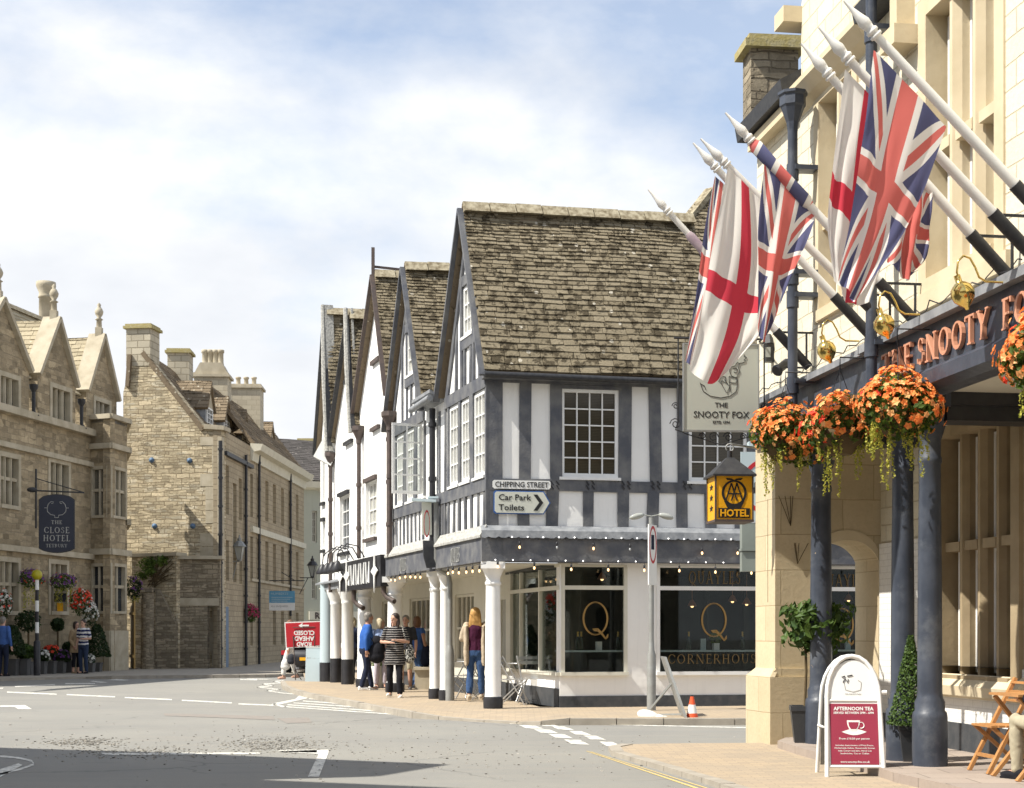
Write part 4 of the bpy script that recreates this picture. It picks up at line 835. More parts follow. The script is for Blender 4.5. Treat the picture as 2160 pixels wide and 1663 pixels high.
for px, py, hh, nn in ((1256, 1305, .70, 0), (1506, 1308, .72, 0), (1775, 1318, .72, 0)):
    c = RF.P(px, py, GW-.02); q = []; m = MB()
    for dr, wd in ((0, .015), (.035, .007)):
        pts = [(math.cos(t*.2618)*(.5-dr), math.sin(t*.2618)*(.66-dr)) for t in range(0, 25)]
        for a, b in zip(pts[:-1], pts[1:]): m.bar(c+VD*a[0]*hh*.62+Z3*a[1]*hh*.62, c+VD*b[0]*hh*.62+Z3*b[1]*hh*.62, wd*(.5+abs(a[0]+b[0])), .006, up=RF.n3)
    for k in range(3):
        pts = [(-.12+k*.03, -.42-.03*k), (.1, -.40-.05*k), (.25, -.55-.04*k), (.42, -.78-.02*k), (.52, -.62-.05*k)]
        for a, b in zip(pts[:-1], pts[1:]): m.bar(c+VD*a[0]*hh*.62+Z3*a[1]*hh*.62, c+VD*b[0]*hh*.62+Z3*b[1]*hh*.62, .014, .006, up=RF.n3)
    m.build('gilt_letter', M['gold'], house, uv=False)
for txt, x0, x1, y0, y1 in (('QUAYLES', 1452, 1562, 1205, 1232), ('CORNERHOUSE', 1408, 1610, 1380, 1400), ('QUAYLES', 1725, 1835, 1212, 1238)):
    a, b = RF.P(x0, y1, GW-.025), RF.P(x1, y1, GW-.025); h = RF.z_((x0+x1)/2, y0, GW)-RF.z_((x0+x1)/2, y1, GW)
    serif_mb(txt, (a+b)/2, VD, Z3, h, .003, width=(b-a).length, fat=.8).build('lettering', M['gold2'], house, uv=False)
# recessed wall behind the columns with cream doors
s0r = (AE-C0).dot(LF.u); dz = 2.15
m = MB(); dh = [(s0r+.35, s0r+1.55, .1, dz), (s0r+2.6, s0r+4.1, .75, 2.2), (s0r+4.9, s0r+5.8, .1, dz), (s0r+6.3, s0r+8.3, .7, 2.2), (s0r+9.2, s0r+11.4, .7, 2.2)]
m.wall(LF, s0r-.05, 16, .42, ZF0, RC-.2, RC, dh); m.build('recessed_wall', M['cream'], house)
for i, (a, b, c, d) in enumerate(dh):
    if i in (0, 2):
        o = MB(); W2_ = (b-a)/2
        for k in range(2 if i == 0 else 1):
            x0, x1 = (a+k*W2_, a+(k+1)*W2_) if i == 0 else (a, b)
            o.box(LF, x0+.01, x0+.1, .1, d, RC-.1, RC-.05); o.box(LF, x1-.1, x1-.01, .1, d, RC-.1, RC-.05); o.box(LF, x0+.1, x1-.1, .1, .7, RC-.1, RC-.06); o.box(LF, x0+.1, x1-.1, d-.12, d, RC-.1, RC-.05)
        o = o.build('door', M['cream'], house); p = MB(); p.box(LF, a, b, .7, d-.1, RC-.095, RC-.085); p.build('pane', M['glassw'], o)
        h = MB(); h.tube([LF.pt((a+b)/2+.08, 1.0, RC-.03), LF.pt((a+b)/2+.08, 1.15, RC-.03)], .012, 6); h.build('handle', M['brass'], o, uv=False)
    else: sash(LF, a+.005, b-.005, c+.005, d-.005, RC-.04, 4, 2, house, 'glassd', 'cream', bw=.05)
# street name, car park sign
n_ = .05
sg = thing('street_name_sign', 'white street name plate reading CHIPPING STREET on dark timber', 'sign', RF.P(1100, 1035, n_))
a0, a1 = RF.s_(1039, n_), RF.s_(1161, n_); z1, z0 = RF.z_(1100, 1014, n_), RF.z_(1100, 1032, n_)
e = .025; oc = [(a0+e, z0), (a1-e, z0), (a1-e*.6, z0+e*.8), (a1, z0+e), (a1, z1-e), (a1-e, z1), (a0+e, z1), (a0, z1-e), (a0, z0+e)]
m = MB(); m.prism(RF, oc, n_, n_+.02); m.build('plate', M['white2'], sg, uv=False)
text_mb('CHIPPING STREET', RF.pt((a0+a1)/2, z0+.03, n_+.02), VD, Z3, z1-z0-.055, .005, width=(a1-a0)*.92, bold=.01).build('lettering', M['signk'], sg, uv=False)
sg = thing('direction_sign', 'cream arrow shaped sign with blue edge reading Car Park Toilets', 'sign', RF.P(1100, 1085, n_))
a0, a1 = RF.s_(1041, n_), RF.s_(1161, n_); z1, z0 = RF.z_(1100, 1036, n_), RF.z_(1100, 1085, n_); zc = (z0+z1)/2; tip = a1-.12
for e, mt, nm, nn in ((0, 'blue', 'border', n_), (.018, 'signcream', 'panel', n_+.012)):
    m = MB(); m.prism(RF, [(a0+.03+e, z0+e), (tip-e*.6, z0+e), (a1-e*1.3, zc), (tip-e*.6, z1-e), (a0+.03+e, z1-e), (a0+e, z1-.03-e), (a0+e, z0+.03+e)], nn, nn+.015); m.build(nm, M[mt], sg, uv=False)
m = MB(); nn = n_+.0285
for y, t in ((zc+.035, 'Car Park'), (zc-.135, 'Toilets')): text_mb(t, RF.pt(a0+.08, y, nn), VD, Z3, .1, .003, align='LEFT', bold=.012, width=.56 if t == 'Car Park' else .44, mb=m)
c = tip-.11; m.prism(RF, [(c-.07, z0+.06), (c, z0+.06), (c+.1, zc), (c+.03, zc)], nn, nn+.004); m.prism(RF, [(c-.07, z1-.06), (c, z1-.06), (c+.1, zc), (c+.03, zc)], nn, nn+.0045); m.build('lettering', M['signk'], sg, uv=False)
# bulbs on a cable
def festoon(pts, bulbs, label, drop=.11):
    t = thing('string_light', label, 'string lights', pts[0], 'strings of festoon bulbs on the cafe fascia'); c = MB(); c.tube(pts, .006, 5); c.build('cable', M['black'], t, uv=False)
    for p, on in bulbs:
        b = MB(); b.tube([p, p-Z3*drop*.6], .004, 4); b.lathe(p-Z3*(drop+.0), [(.012, .0), (.018, .012), (.018, .055), (.008, .065)][::1], 8, 1); b.ell(p-Z3*(drop+.03), (.018, .018, .027), seg=8, rings=6, mi=2)
        b.build('bulb', [M['black'], M['black'], M['bulb' if on else 'bulboff']], t, uv=False)
P_ = lambda x, y, fr=RF, n=.2: fr.P(x, y, n)
festoon([P_(x, 1135+.012*(x-1030)) for x in range(1035, 1600, 40)], [(P_(x, y), o) for x, y, o in ((1096,1137,1),(1175,1138,0),(1252,1140,1),(1329,1142,0),(1481,1150,1),(1556,1150,1))], 'upper string of clear bulbs along the dark cafe fascia')
festoon([P_(x, 1184+.012*(x-1030)) for x in range(1035, 1860, 40)], [(P_(x, y), o) for x, y, o in ((1050,1178,1),(1127,1181,1),(1205,1184,1),(1283,1185,1),(1359,1186,1),(1433,1187,1),(1509,1190,1),(1585,1192,1),(1750,1190,0),(1810,1195,0))], 'lower string of glowing bulbs above the cafe windows')
z6b = lambda x, y: (660+x/4.157, 900+y/4.157)
festoon([LF.P(x, 1190+(1020-x)*.14, .2) for x in range(825, 1030, 25)], [(LF.P(*z6b(x, y-42), .2), 1) for x, y in ((685,1330),(720,1330),(762,1310),(810,1300),(855,1300),(898,1300),(942,1300),(1185,1262),(1227,1250),(1280,1255),(1345,1248),(1400,1240),(1460,1235))], 'string of glowing bulbs over the white columns')
fl = thing('fairy_light', 'tiny white fairy lights dotted along both edges of the dark fascia', 'fairy lights', P_(1300, 1190))
for y, xs in ((1132, range(1080, 1600, 33)), (1181, range(1045, 1600, 37))):
    for x in xs: m = MB(); m.ell(P_(x, y+.012*(x-1030), RF, .19), .011, seg=6, rings=4); m.build('bulb', M['fairy'], fl, uv=False)
# ================= white rendered houses further along the terrace =================
def white_house(label, s0, s1, sa, ze, zr, zbase, wins, depth, seed, front=.12, verge='brown', tm='tile', gt=True):
    p = LF.pt((s0+s1)/2, .1, 0); root = thing('rendered_house', label, 'building', (p.x, p.y, .1), 'white rendered gabled houses')
    at_ = [w_ for w_ in wins if w_[2] >= ze]; lo_ = [w_ for w_ in wins if w_[2] < ze]; m = MB()
    gable_wall(m, LF, s0, s1, sa, zbase, ze, zr-.15, -.25, 0, wins); m.build('front_wall', M['white'], root)
    for w_ in wins:
        m = MB(); m.box(LF, w_[0]-.05, w_[1]+.05, w_[3]+.0, w_[3]+.09, -.02, .07); m.box(LF, w_[0]-.04, w_[1]+.04, w_[2]-.08, w_[2]-.002, -.05, .08); m.build('window_head', M[verge], root)
        sash(LF, w_[0]+.006, w_[1]-.006, w_[2]+.006, w_[3]-.006, -.07, 3, 4, root, 'glassw' if w_[4] else 'glass', sill=False)
    gabled_roof(root, s0, s1, sa, ze, zr, depth, seed, eo=.12, front=front, tm=tm, verge=verge)
    return root
S3e, S4e, S5e = LF.s_(757), LF.s_(706), LF.s_(676)
def wq(x0, x1, y0, y1, lite=1):
    a, b = sorted((LF.s_(x0), LF.s_(x1))); xm = (x0+x1)/2; return (a, b, LF.z_(xm, y1), LF.z_(xm, y0), lite)
h3 = white_house('white rendered house with tall steep gable and dark finial beside the timber framing', S2e, S3e, LF.s_(800), 6.5, 9.35, 2.6, [wq(787, 802, 766, 900), wq(772, 795, 1015, 1135)], 4.5, 41)
m = MB(); tp = LF.pt(LF.s_(800), 9.2, .14); m.bar(tp, tp+Z3*.72, .07, .07); m.bar(tp+Z3*.3, tp-LF.u3*0+Z3*.2+VD*1.6, .03, .05); m.build('finial', M['brown'], h3, uv=False)
h4 = white_house('white rendered house with a lead capped gable and an open dark sash', S3e, S4e, LF.s_(746), 6.25, 9.0, 2.6, [wq(730, 745, 805, 930, 0), wq(717, 737, 1045, 1165, 0)], 4.5, 51, verge='iron')
h5 = white_house('narrow white house at the far end of the terrace with lead covered verge', S4e, S5e, LF.s_(697), 6.2, 9.7, 2.4, [wq(680, 686, 960, 1060), wq(681, 686, 1100, 1160)], 4.5, 61, verge='iron')
for hh, s0, sa, ze, zr in ((h4, S3e, LF.s_(746), 6.3, 9.05), (h5, S4e, LF.s_(697), 6.2, 9.75)):
    m = MB(); Q = [LF.pt(s0, ze-.2, .2), LF.pt((s0+sa)/2, (ze+zr)/2+.05, .22), LF.pt(sa, zr+.1, .2)]; m.tube(Q, [.06, .07, .055], 7, sm=False); m.bar(Q[0]+VD*.15, Q[2]+VD*.15, .22 if hh is h5 else .05, .08); m.build('lead_verge', M['leadold'], hh, uv=False)
m = MB(); q = LF.pt(S4e+.25, 6.0, .12); m.cube(q, (.5, .5, .55), Matrix.Rotation(.5, 3, 'Y')); m.build('hopper', M['white2'], h5, uv=False)
drain(LF, 757, 905, 1178, .1, h4, 'brown', .05, True); drain(LF, 697, 960, 1250, .1, h5, 'brown', .05, True); drain(LF, 822, 875, 1175, .12, h3, 'brown', .055, True)
m = MB()
for hh, px, y0, y1 in ((h3, 748, 1240, 1275), (h3, 811, 1180, 1260)):
    a, z0 = LF.q(px, y0, .1); b, z1 = LF.q(px, y1, .1); m = MB(); m.tube([LF.pt(a, z0, .12), LF.pt(a, z1+.1, .12), LF.pt(a-.05, z1, .05), LF.pt(a-.3, z1-.1, -.05)], .055, 8); m.build('drainpipe', M['brown'], hh, uv=False)
# shop front between the columns: fascia with swan-neck lamps, star panels
m = MB(); fz0, fz1 = LF.z_(815, 1238), LF.z_(815, 1172); m.box(LF, S2e+.1, S3e+1.4, fz0, fz1, 0, .22); m.build('shop_fascia', M['black'], h3)
m = MB(); rgs = random.Random(5)
for i in range(9): s = S2e+1.2+i*.28; m.prism(LF, [(s, fz0+.1), (s+.05, fz0+.1), (s+.16, fz1-.1), (s+.10, fz1-.1)] if i % 2 else [(s, fz0+.1), (s+.18, fz0+.13), (s+.15, fz0+.2), (s+.05, fz1-.1), (s, fz1-.1)], .22, .24)
for s in (S2e+.55, S3e+1.0, S3e+.2):
    c = LF.pt(s, (fz0+fz1)/2, .25); R1, R2 = .48, .14
    pts = [c+LF.u3*math.sin(k*math.pi/4)*(R1 if k % 2 == 0 else R2)*.7+Z3*math.cos(k*math.pi/4)*(R1 if k % 2 == 0 else R2) for k in range(8)]; m.prism3(pts, LF.n3*.02)
m.build('sign_panel', M['white2'], h3, uv=False)
for i in range(4):
    s = S3e-1.6+i*.62; b = LF.pt(s, fz1+.02, .2); l = MB(); pts = [b, b+Z3*.25+LF.n3*.15, b+Z3*.3+LF.n3*.4, b+Z3*.12+LF.n3*.6, b-Z3*.1+LF.n3*.62]; l.tube(pts, .016, 6); l.lathe(pts[-1]-Z3*.22, [(.15, 0), (.16, .03), (.06, .2), (.03, .24)], 10); l.build('wall_lamp', M['black'], h3, uv=False)
m = MB(); m.box(LF, S3e-.2, S5e-.6, 2.48, 2.68, -.3, .1); m.prism3([LF.pt(S3e-.2, 2.75, .0), LF.pt(S3e-.2, 2.68, .18), LF.pt(S3e-.2, 2.64, .18), LF.pt(S3e-.2, 2.66, 0)], LF.u3*(S5e-S3e)); m.build('lintel_beam', M['lead'], h4)
for i, px in enumerate((733, 709)):
    p = LF.pt(LF.s_(px, -.1), 0, -.1); c = MB(); c.lathe((p.x, p.y, .1), [(.16, 0), (.155, .62)], 18, mi=1); c.lathe((p.x, p.y, .1), [(.15, .62), (.145, 2.0), (.16, 2.02), (.15, 2.05), (.16, 2.1), (.24, 2.3), (.25, 2.38)], 18); c.build('column', [M['whitep'], M['black']], h4, uv=False)
p = LF.pt(LF.s_(690, 0), 0, 0); c = MB(); c.lathe((p.x, p.y, .1), [(.20, 0), (.20, .5)], 16, mi=1); c.lathe((p.x, p.y, .1), [(.19, .5), (.18, 2.6)], 16); c.build('column', [M['aboardw'], M['black']], h5, uv=False)
m = MB(); m.box(LF, S4e, S5e, 2.3, 3.9, -.05, .05); m.build('shutter', M['aboardw'], h5, uv=False) if 0 else None
m = MB(); m.box(LF, S3e+.5, S5e-.1, .4, 2.5, RC-1.2, RC-1.1); m.build('back_wall', M['cream'], h4)
m = MB(); m.box(LF, 11.9, 12.2, .1, 2.5, RC-.9, RC-.6); m.build('door_post', M['dusk'], h4, uv=False)

# ================= pale building far down the street =================
FB = Fr((gr(640, 1420).x*0+(640-HX)/F*76, 76), (.9, .43)); pb = thing('rendered_building', 'pale green rendered building with slate roof closing the view down the street', 'building', (-8.5, 74, 0))
zt = FB.z_(660, 1030); m = MB(); W_ = []
for x0, x1, y0, y1 in ((658, 669, 1078, 1145), (657, 668, 1185, 1265), (681, 692, 1190, 1270)): W_.append((FB.s_(x0), FB.s_(x1), FB.z_((x0+x1)/2, y1), FB.z_((x0+x1)/2, y0)))
m.wall(FB, -.1, 9, -.2, zt, -.3, 0, W_); m.build('wall', M['palegreen'], pb)
for w_ in W_: sash(FB, w_[0]+.01, w_[1]-.01, w_[2]+.01, w_[3]-.01, -.12, 2, 4, pb, 'glassd', 'cream')
m = MB(); m.prism3([FB.pt(-.4, zt-.1, 0), FB.pt(-.4, zt+.0, .35), FB.pt(-.4, zt+.3, .4), FB.pt(-.4, zt+.35, 0)], FB.u3*10); m.build('cornice', M['cornice'], pb)
P0 = FB.pt(-3.0, zt+.35, .3); Vn = (-FB.n3*3.4+Z3*2.4).normalized(); m = MB(); deck(m, P0, FB.u3, Vn, 12, 4.2); m.build('roof_deck', M['black'], pb, uv=False); m = MB(); tiles(m, P0, FB.u3, Vn, 12, 4.2, .2, .16, .4, .35, seed=71); m.build('roof', M['slate'], pb, uv=False, recalc=False)
sg = thing('shop_sign', 'pale shop sign board with faded dark lettering on the green rendered building', 'sign', FB.P(676, 1305, .1))
m = MB(); m.pbox(FB, 651, 760, 1290, 1308, .02, .12); m.build('panel', M['cornice'], sg, uv=False); a, z = FB.q(664, 1305, .125); text_mb('RUMOURS', FB.pt(a, z, .122), FB.u3, Z3, .3, .006, align='LEFT', bold=.05).build('lettering', M['brown'], sg, uv=False)
# ================= stone street (facing right, in shade) and rubble gable =================
XC = at(467, 1400, 55.3); NF = Fr((XC.x, XC.y), (.0375, 1), out=(1, 0)); GF = Fr((XC.x, XC.y), (-1, .14), out=(0, -1))
st_ = thing('stone_gable_house', 'tall rubble stone gabled house with blue wall ties and mossy square chimney', 'building', (XC.x-4, XC.y+5, .1))
ez = GF.z_(466, 905); xl = 3.75; rz = GF.z_(290, 752); sA = GF.s_(292)
m = MB(); m.prism(GF, [(0, 0), (xl, 0), (xl, GF.z_(240, 800)-.5), (sA+.2, rz), (sA-.35, rz), (GF.s_(432), ez+.05), (0, ez)], -.5, 0)
gw_ = m.build('gable_wall', M['rubble'], st_)
m = MB(); rq = random.Random(2); z = .2
while z < ez-.3: h = rq.uniform(.3, .5); m.box(GF, -.012, rq.choice([.35, .6, .8]), z, z+h-.02, -.3, .015); z += h
m.build('quoins', M['dress'], st_)
m = MB(); m.prism3([GF.pt(GF.s_(432), ez+.0, .1), GF.pt(GF.s_(432)-.0, ez+.18, .12), GF.pt(-.12, ez+.1, .12), GF.pt(-.12, ez-.05, .1)], -GF.n3*.8); m.build('coping', M['dress'], st_)
# tie plates
for px, py in ((320, 971), (400, 972), (326, 1110), (407, 1110)):
    m = MB(); c = GF.P(px, py, .0); m.lathe(c, [(.10, 0), (.10, .03), (.06, .035), (.05, .09), (.01, .10)], 12, M=Matrix.Rotation(rad(90), 3, 'X')); m.build('tie_plate', M['dusk'], st_, uv=False)
chimney(GF, 266, 317, 683, 772, -.9, .02, st_)
def NS(px): return NF.s_(px)
# roof over the row, running with the street
rs = (GF.pt(GF.s_(432), ez, 0)-GF.pt(sA-.35, rz, 0)); Vr = -(rs).normalized(); Lr = rs.length+.2
L1 = NF.s_(528)
P0 = GF.pt(GF.s_(432)-.0, ez+.02, .06); m = MB(); deck(m, P0, NF.u3, Vr, 30, Lr, .14); m.build('roof_deck', M['tiled'], st_, uv=False)
m = MB(); tiles(m, P0, NF.u3, Vr, 12, Lr, .24, .18, .5, .4, seed=81); m.build('roof', M['tiled'], st_, uv=False, recalc=False)
m = MB(); m.bar(GF.pt(xl-.2, GF.z_(240, 800)-.3, .05), GF.pt(sA+.3, rz+.05, .05), .2, .14); m.build('verge', M['tiled'], st_)
def facade(root, s0, s1, wins, mat, zt, zb=-.1, th=.3, dress='dress', gl='glass', fr=NF):
    m = MB(); m.wall(fr, s0, s1, zb, zt, -th, 0, wins); m.build('front_wall', M[mat], root)
    for w_ in wins: sash(fr, w_[0]+.01, w_[1]-.01, w_[2]+.01, w_[3]-.01, -.13, 2, 4, root, gl, 'cornice', fw=.07, bw=.03); 
def nwin(x0, x1, y0, y1, fr=NF): a, b = sorted((fr.s_(x0), fr.s_(x1))); xm = (x0+x1)/2; return (a, b, fr.z_(xm, y1), fr.z_(xm, y0))
facade(st_, 0, L1, [nwin(474,483,982,1085), nwin(491,499,1020,1228), nwin(504,510,1010,1098), nwin(474,483,1140,1225), nwin(505,511,1140,1232)], 'ashlarN', ez)
m = MB(); m.box(NF, .3, L1, NF.z_(500, 975)-.0, NF.z_(500, 975)+.15, 0, .15); m.build('string_course', M['iron'], st_)
m = MB(); d0 = nwin(472, 480, 1280, 1408); m.box(NF, d0[0], d0[1], .1, d0[3], 0, .04); m.build('door', M['dusk'], st_, uv=False)
drain(NF, 465, 930, 1410, .1, st_, 'iron', .07); drain(NF, 519, 960, 1408, .1, st_, 'iron', .06); 
def dormer(root, s, w_, zb, zt, zr, n, back, tmat='tiled', seed=5):
    """gabled dormer facing the street: s centre, n = how far its face stands behind the wall"""
    o = MB(); o.prism(NF, [(s-w_/2, zb), (s+w_/2, zb), (s+w_/2, zt), (s, zr), (s-w_/2, zt)], n-back, n); o = o.build('dormer', M['lead'], root)
    sash(NF, s-w_*.36, s+w_*.36, zb+.05, zt-.02, n+.05, 2, 4, o, 'glass', 'whitep', sill=False)
    g = MB(); g.prism(NF, [(s-w_/2, zt), (s+w_/2, zt), (s, zr)], n, n+.03); g.build('dormer_gable', M['dress'], o)
    for sd in (-1, 1):
        E = NF.pt(s+sd*(w_/2+.12), zt-.1, n+.12); R_ = NF.pt(s, zr+.04, n+.12); V = (R_-E); H = V.length; q = MB(); deck(q, E, -NF.n3, V.normalized(), back, H, .07); tiles(q, E, -NF.n3, V.normalized(), back, H, .17, .14, .4, .3, seed=seed+sd); q.build('dormer_roof', M[tmat], o, uv=False, recalc=False)
for i, (x, yb, yt, yr) in enumerate(((441, 903, 858, 808), (477, 916, 885, 840), (515, 938, 912, 868), (571, 975, 938, 893))):
    root = st_ if i < 2 else None
    if root is None: continue
    s = NF.s_(x, -1.0); f = lambda y: NF.z_(x, y, -1.0); dormer(root, s, 1.2, f(yb)-.1, f(yt)-.05, f(yr), -1.0, 1.5, seed=90+i)
fc = lambda x0, x1, yt, yb, Y, d, root, **k: chimney(Fr((at(x0, 0, Y).x, Y), (1, .04), out=(0, -1)), x0, x1, yt, yb, -d, 0, root, **k)
fc(353, 399, 735, 815, 60, .9, st_)
# curved-looking classical terrace with pale cornice
tr = thing('stone_terrace', 'shaded stone terrace with pale moulded cornice and tall sash windows', 'building', (XC.x, XC.y+12, .1))
L2 = NF.s_(641); ww = []
for x in (530, 546, 563, 579, 596, 612, 627):
    k = (x-530)/100; hw = 3.6-.9*k
    ww.append(nwin(x-hw, x+hw, 1000+46*k, 1090+30*k)); ww.append(nwin(x-hw, x+hw, 1132+34*k, 1225+14*k))
    if x not in (563,): ww.append(nwin(x-hw, x+hw, 1285+8*k, 1362-2*k))
zc = NF.z_(580, 975)
facade(tr, L1, L2, ww, 'ashlarN', zc)
m = MB(); m.prism3([NF.pt(L1, zc-.5, 0), NF.pt(L1, zc-.5, .08), NF.pt(L1, zc-.15, .12), NF.pt(L1, zc-.1, .4), NF.pt(L1, zc+.15, .5), NF.pt(L1, zc+.18, 0)], NF.u3*(L2-L1)); m.build('cornice', M['cornice'], tr)
m = MB(); z = NF.z_(580, 1133); m.box(NF, L1, L2, z-.12, z+.12, 0, .12); m.build('string_course', M['cornice'], tr)
m = MB(); z = NF.z_(580, 1232); m.box(NF, L1, L2, z-.05, z+.05, 0, .08); m.build('sill_band', M['dress'], tr)
P0 = NF.pt(L1, zc+.2, .15); m = MB(); deck(m, P0, NF.u3, Vr, L2-L1, Lr*.85, .1); tiles(m, P0, NF.u3, Vr, L2-L1, Lr*.8, .24, .2, .5, .4, seed=83); m.build('roof', M['tiled'], tr, uv=False, recalc=False)
for i, (x, yb, yt, yr) in enumerate(((515, 938, 912, 868), (571, 975, 938, 893))):
    s = NF.s_(x, -1.0); f = lambda y: NF.z_(x, y, -1.0); dormer(tr, s, 1.2 if i == 0 else 1.5, f(yb)-.1, f(yt)-.05, f(yr), -1.0, 1.6, seed=95+i)
drain(NF, 547, 960, 1408, .1, tr, 'iron', .055); drain(NF, 613, 1000, 1300, .1, tr, 'iron', .055)
fc(409, 480, 786, 900, 63, 1.1, tr, mat='chim', cap='dress', pots=4, potw=.15, poth=.62, flare=.42)
fc(482, 549, 810, 920, 67, 1.2, tr, mat='chim', cap='dress', pots=3, potw=.12, poth=.4)
ch = thing('chimney_stack', 'broad stone chimney stack rising behind the slates at the end of the street', 'chimney', at(655, 990, 82)); fr_ = Fr((at(655, 0, 82).x, 82), (1, 0)); chimney(fr_, 628, 690, 925, 1040, -1.2, 0, ch, 'chim')
# ================= lean-to outbuilding and yard walls =================
ob = thing('yard_wall', 'high shaded stone yard wall with slab coping and a narrow doorway', 'wall', at(420, 1412, 52.4))
OF = Fr((at(464, 0, 54.4).x, 54.4), (-1, -.02), out=(0, -1)); top = OF.z_(400, 1172); x_ = lambda p: OF.s_(p)
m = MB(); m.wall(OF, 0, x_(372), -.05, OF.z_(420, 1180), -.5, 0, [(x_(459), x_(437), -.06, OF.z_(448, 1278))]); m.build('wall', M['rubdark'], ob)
OB = Fr((at(372, 0, 54.2).x, 54.2), (-1, .55), out=(0, -1)); m = MB(); m.box(OB, 0, OB.s_(278), -.05, OF.z_(372, 1172), -.35, 0); m.build('wall', M['rubble'], ob)
m = MB(); m.box(OF, -.1, x_(372)+.05, OF.z_(420, 1180), OF.z_(420, 1180)+.12, -.6, .14); m.box(OB, -.1, OB.s_(278), OF.z_(372, 1172)-.02, OF.z_(372, 1172)+.1, -.45, .12); m.build('coping', M['dress'], ob)
m = MB(); m.box(OF, x_(462), x_(380), OF.z_(420, 1278), OF.z_(420, 1262), -.02, .03); m.build('lintel', M['dress'], ob); 
m = MB(); m.pbox(OF, 437, 459, 1278, 1412, -1.8, -1.7); m.build('door', M['yellowwood'], ob, uv=False) if 0 else None
lw_ = thing('low_wall', 'lower dark rubble wall with stone gate pier beside the yellow gate', 'wall', at(315, 1412, 50.8)); L_F = Fr((at(368, 0, 53.3).x, 53.8), (-1, -.03), out=(0, -1))
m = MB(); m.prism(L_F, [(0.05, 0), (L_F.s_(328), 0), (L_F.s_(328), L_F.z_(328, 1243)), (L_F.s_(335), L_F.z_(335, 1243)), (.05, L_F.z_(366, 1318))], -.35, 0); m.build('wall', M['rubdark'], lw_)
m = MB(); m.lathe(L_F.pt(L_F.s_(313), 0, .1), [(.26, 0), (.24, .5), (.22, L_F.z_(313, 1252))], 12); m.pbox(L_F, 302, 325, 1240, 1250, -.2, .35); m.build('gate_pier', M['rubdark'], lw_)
m = MB(); m.box(L_F, L_F.s_(302), L_F.s_(278), -.02, 2.6, -1.6, -1.4); m.build('wall', M['rubdark'], lw_)
gt_ = thing('wooden_gate', 'tall yellow wooden gate standing open at the hotel corner', 'gate', at(276, 1412, 51.2)); m = MB(); G_F = Fr((at(283, 0, 53.2).x, 53.2), (-.35, 1), out=(1, 0))
for i in range(7): m.box(G_F, i*.2, i*.2+.19, .12, 2.5-.03*i, 0, .04)
m.box(G_F, 0, 1.4, .5, .6, -.05, 0); m.box(G_F, 0, 1.4, 2.0, 2.1, -.05, 0)
m.build('boards', M['yellowwood'], gt_, uv=False)
# creeper on the yard wall
# ================= hotel on the left =================
KX = at(190, 0, 51.2); KF_ = Fr((KX.x, KX.y), (-.19, -1), out=(1, -.2)); ht = thing('gabled_hotel', 'old brown stone hotel with three steep gables, ball finials and mullioned windows', 'building', (KX.x-4, KX.y-3, .1))
KS = lambda px: KF_.s_(px); zk = KF_.z_(95, 888); KW = []
def kw(x0, x1, y0, y1, l): a, b = sorted((KS(x0), KS(x1))); xm = (x0+x1)/2; KW.append((a, b, KF_.z_(xm, y1), KF_.z_(xm, y0), l)); return KW[-1]
kw(-38, -12, 790, 865, 2); kw(0, 38, 797, 866, 3); kw(109, 147, 822, 888, 3); 
kw(0, 38, 965, 1066, 3); kw(105, 144, 978, 1062, 3); kw(-2, 38, 1185, 1290, 3); kw(106, 140, 1190, 1290, 3)
sB = KS(252); m = MB(); m.wall(KF_, sB, 14, -.05, zk, -.4, 0, [w_[:4] for w_ in KW[3:]]); 
gz = KF_.z_(159, 817)
gab = [(103+7, 79, 159, 674), (8, -60, 61, 640)]
for j, (xa, x0, x1, yt) in enumerate(gab):
    a0, a1 = KS(x1), KS(x0); sa_ = (a0+a1)/2; zt = KF_.z_(xa, yt); hs_ = [w_[:4] for w_ in KW[:3] if a0-.2 < (w_[0]+w_[1])/2 < a1+.2]
    gable_wall(m, KF_, a0, a1, sa_, zk, gz, zt, -.4, 0, hs_)
    c = MB()
    for s_, sg_ in ((a0, -1), (a1, 1)): c.bar(KF_.pt(s_+sg_*.05, gz, -.15), KF_.pt(sa_, zt+.12, -.15), .6, .13, up=KF_.u3)
    c.build('coping', M['dress'], ht); c = MB(); ft = KF_.pt(sa_, zt+.1, -.1)
    c.cube(ft+Z3*.1, (.22, .22, .3)); c.lathe(ft+Z3*.25, [(.1, 0), (.09, .25), (.14, .28), (.06, .34), (.13, .46), (.15, .55), (.1, .66), (.05, .72), (.07, .78), (.02, .85)], 12); c.build('finial', M['dress'], ht)
a1, a0 = KS(182), KS(246); 
# gable at the bay end (its window sits behind the bay parapet)
a0 = KS(246); sa_ = (a0+a1)/2; zt = KF_.z_(212, 712, 0); w3 = (sa_-.55, sa_+.5, KF_.z_(218, 908), KF_.z_(218, 850)); 
gable_wall(m, KF_, a0, a1, sa_, zk, gz, zt, -.4, 0, [w3]); m.build('front_wall', M['close'], ht)
c = MB()
for s_, sg_ in ((a0, -1), (a1, 1)): c.bar(KF_.pt(s_+sg_*.05, gz, -.15), KF_.pt(sa_, zt+.12, -.15), .6, .13, up=KF_.u3)
c.build('coping', M['dress'], ht); c = MB(); ft = KF_.pt(sa_, zt+.1, -.1); c.cube(ft+Z3*.1, (.22, .22, .3)); c.lathe(ft+Z3*.25, [(.1, 0), (.09, .25), (.14, .28), (.06, .34), (.13, .46), (.15, .55), (.1, .66), (.05, .72), (.07, .78), (.02, .85)], 12); c.build('finial', M['dress'], ht)
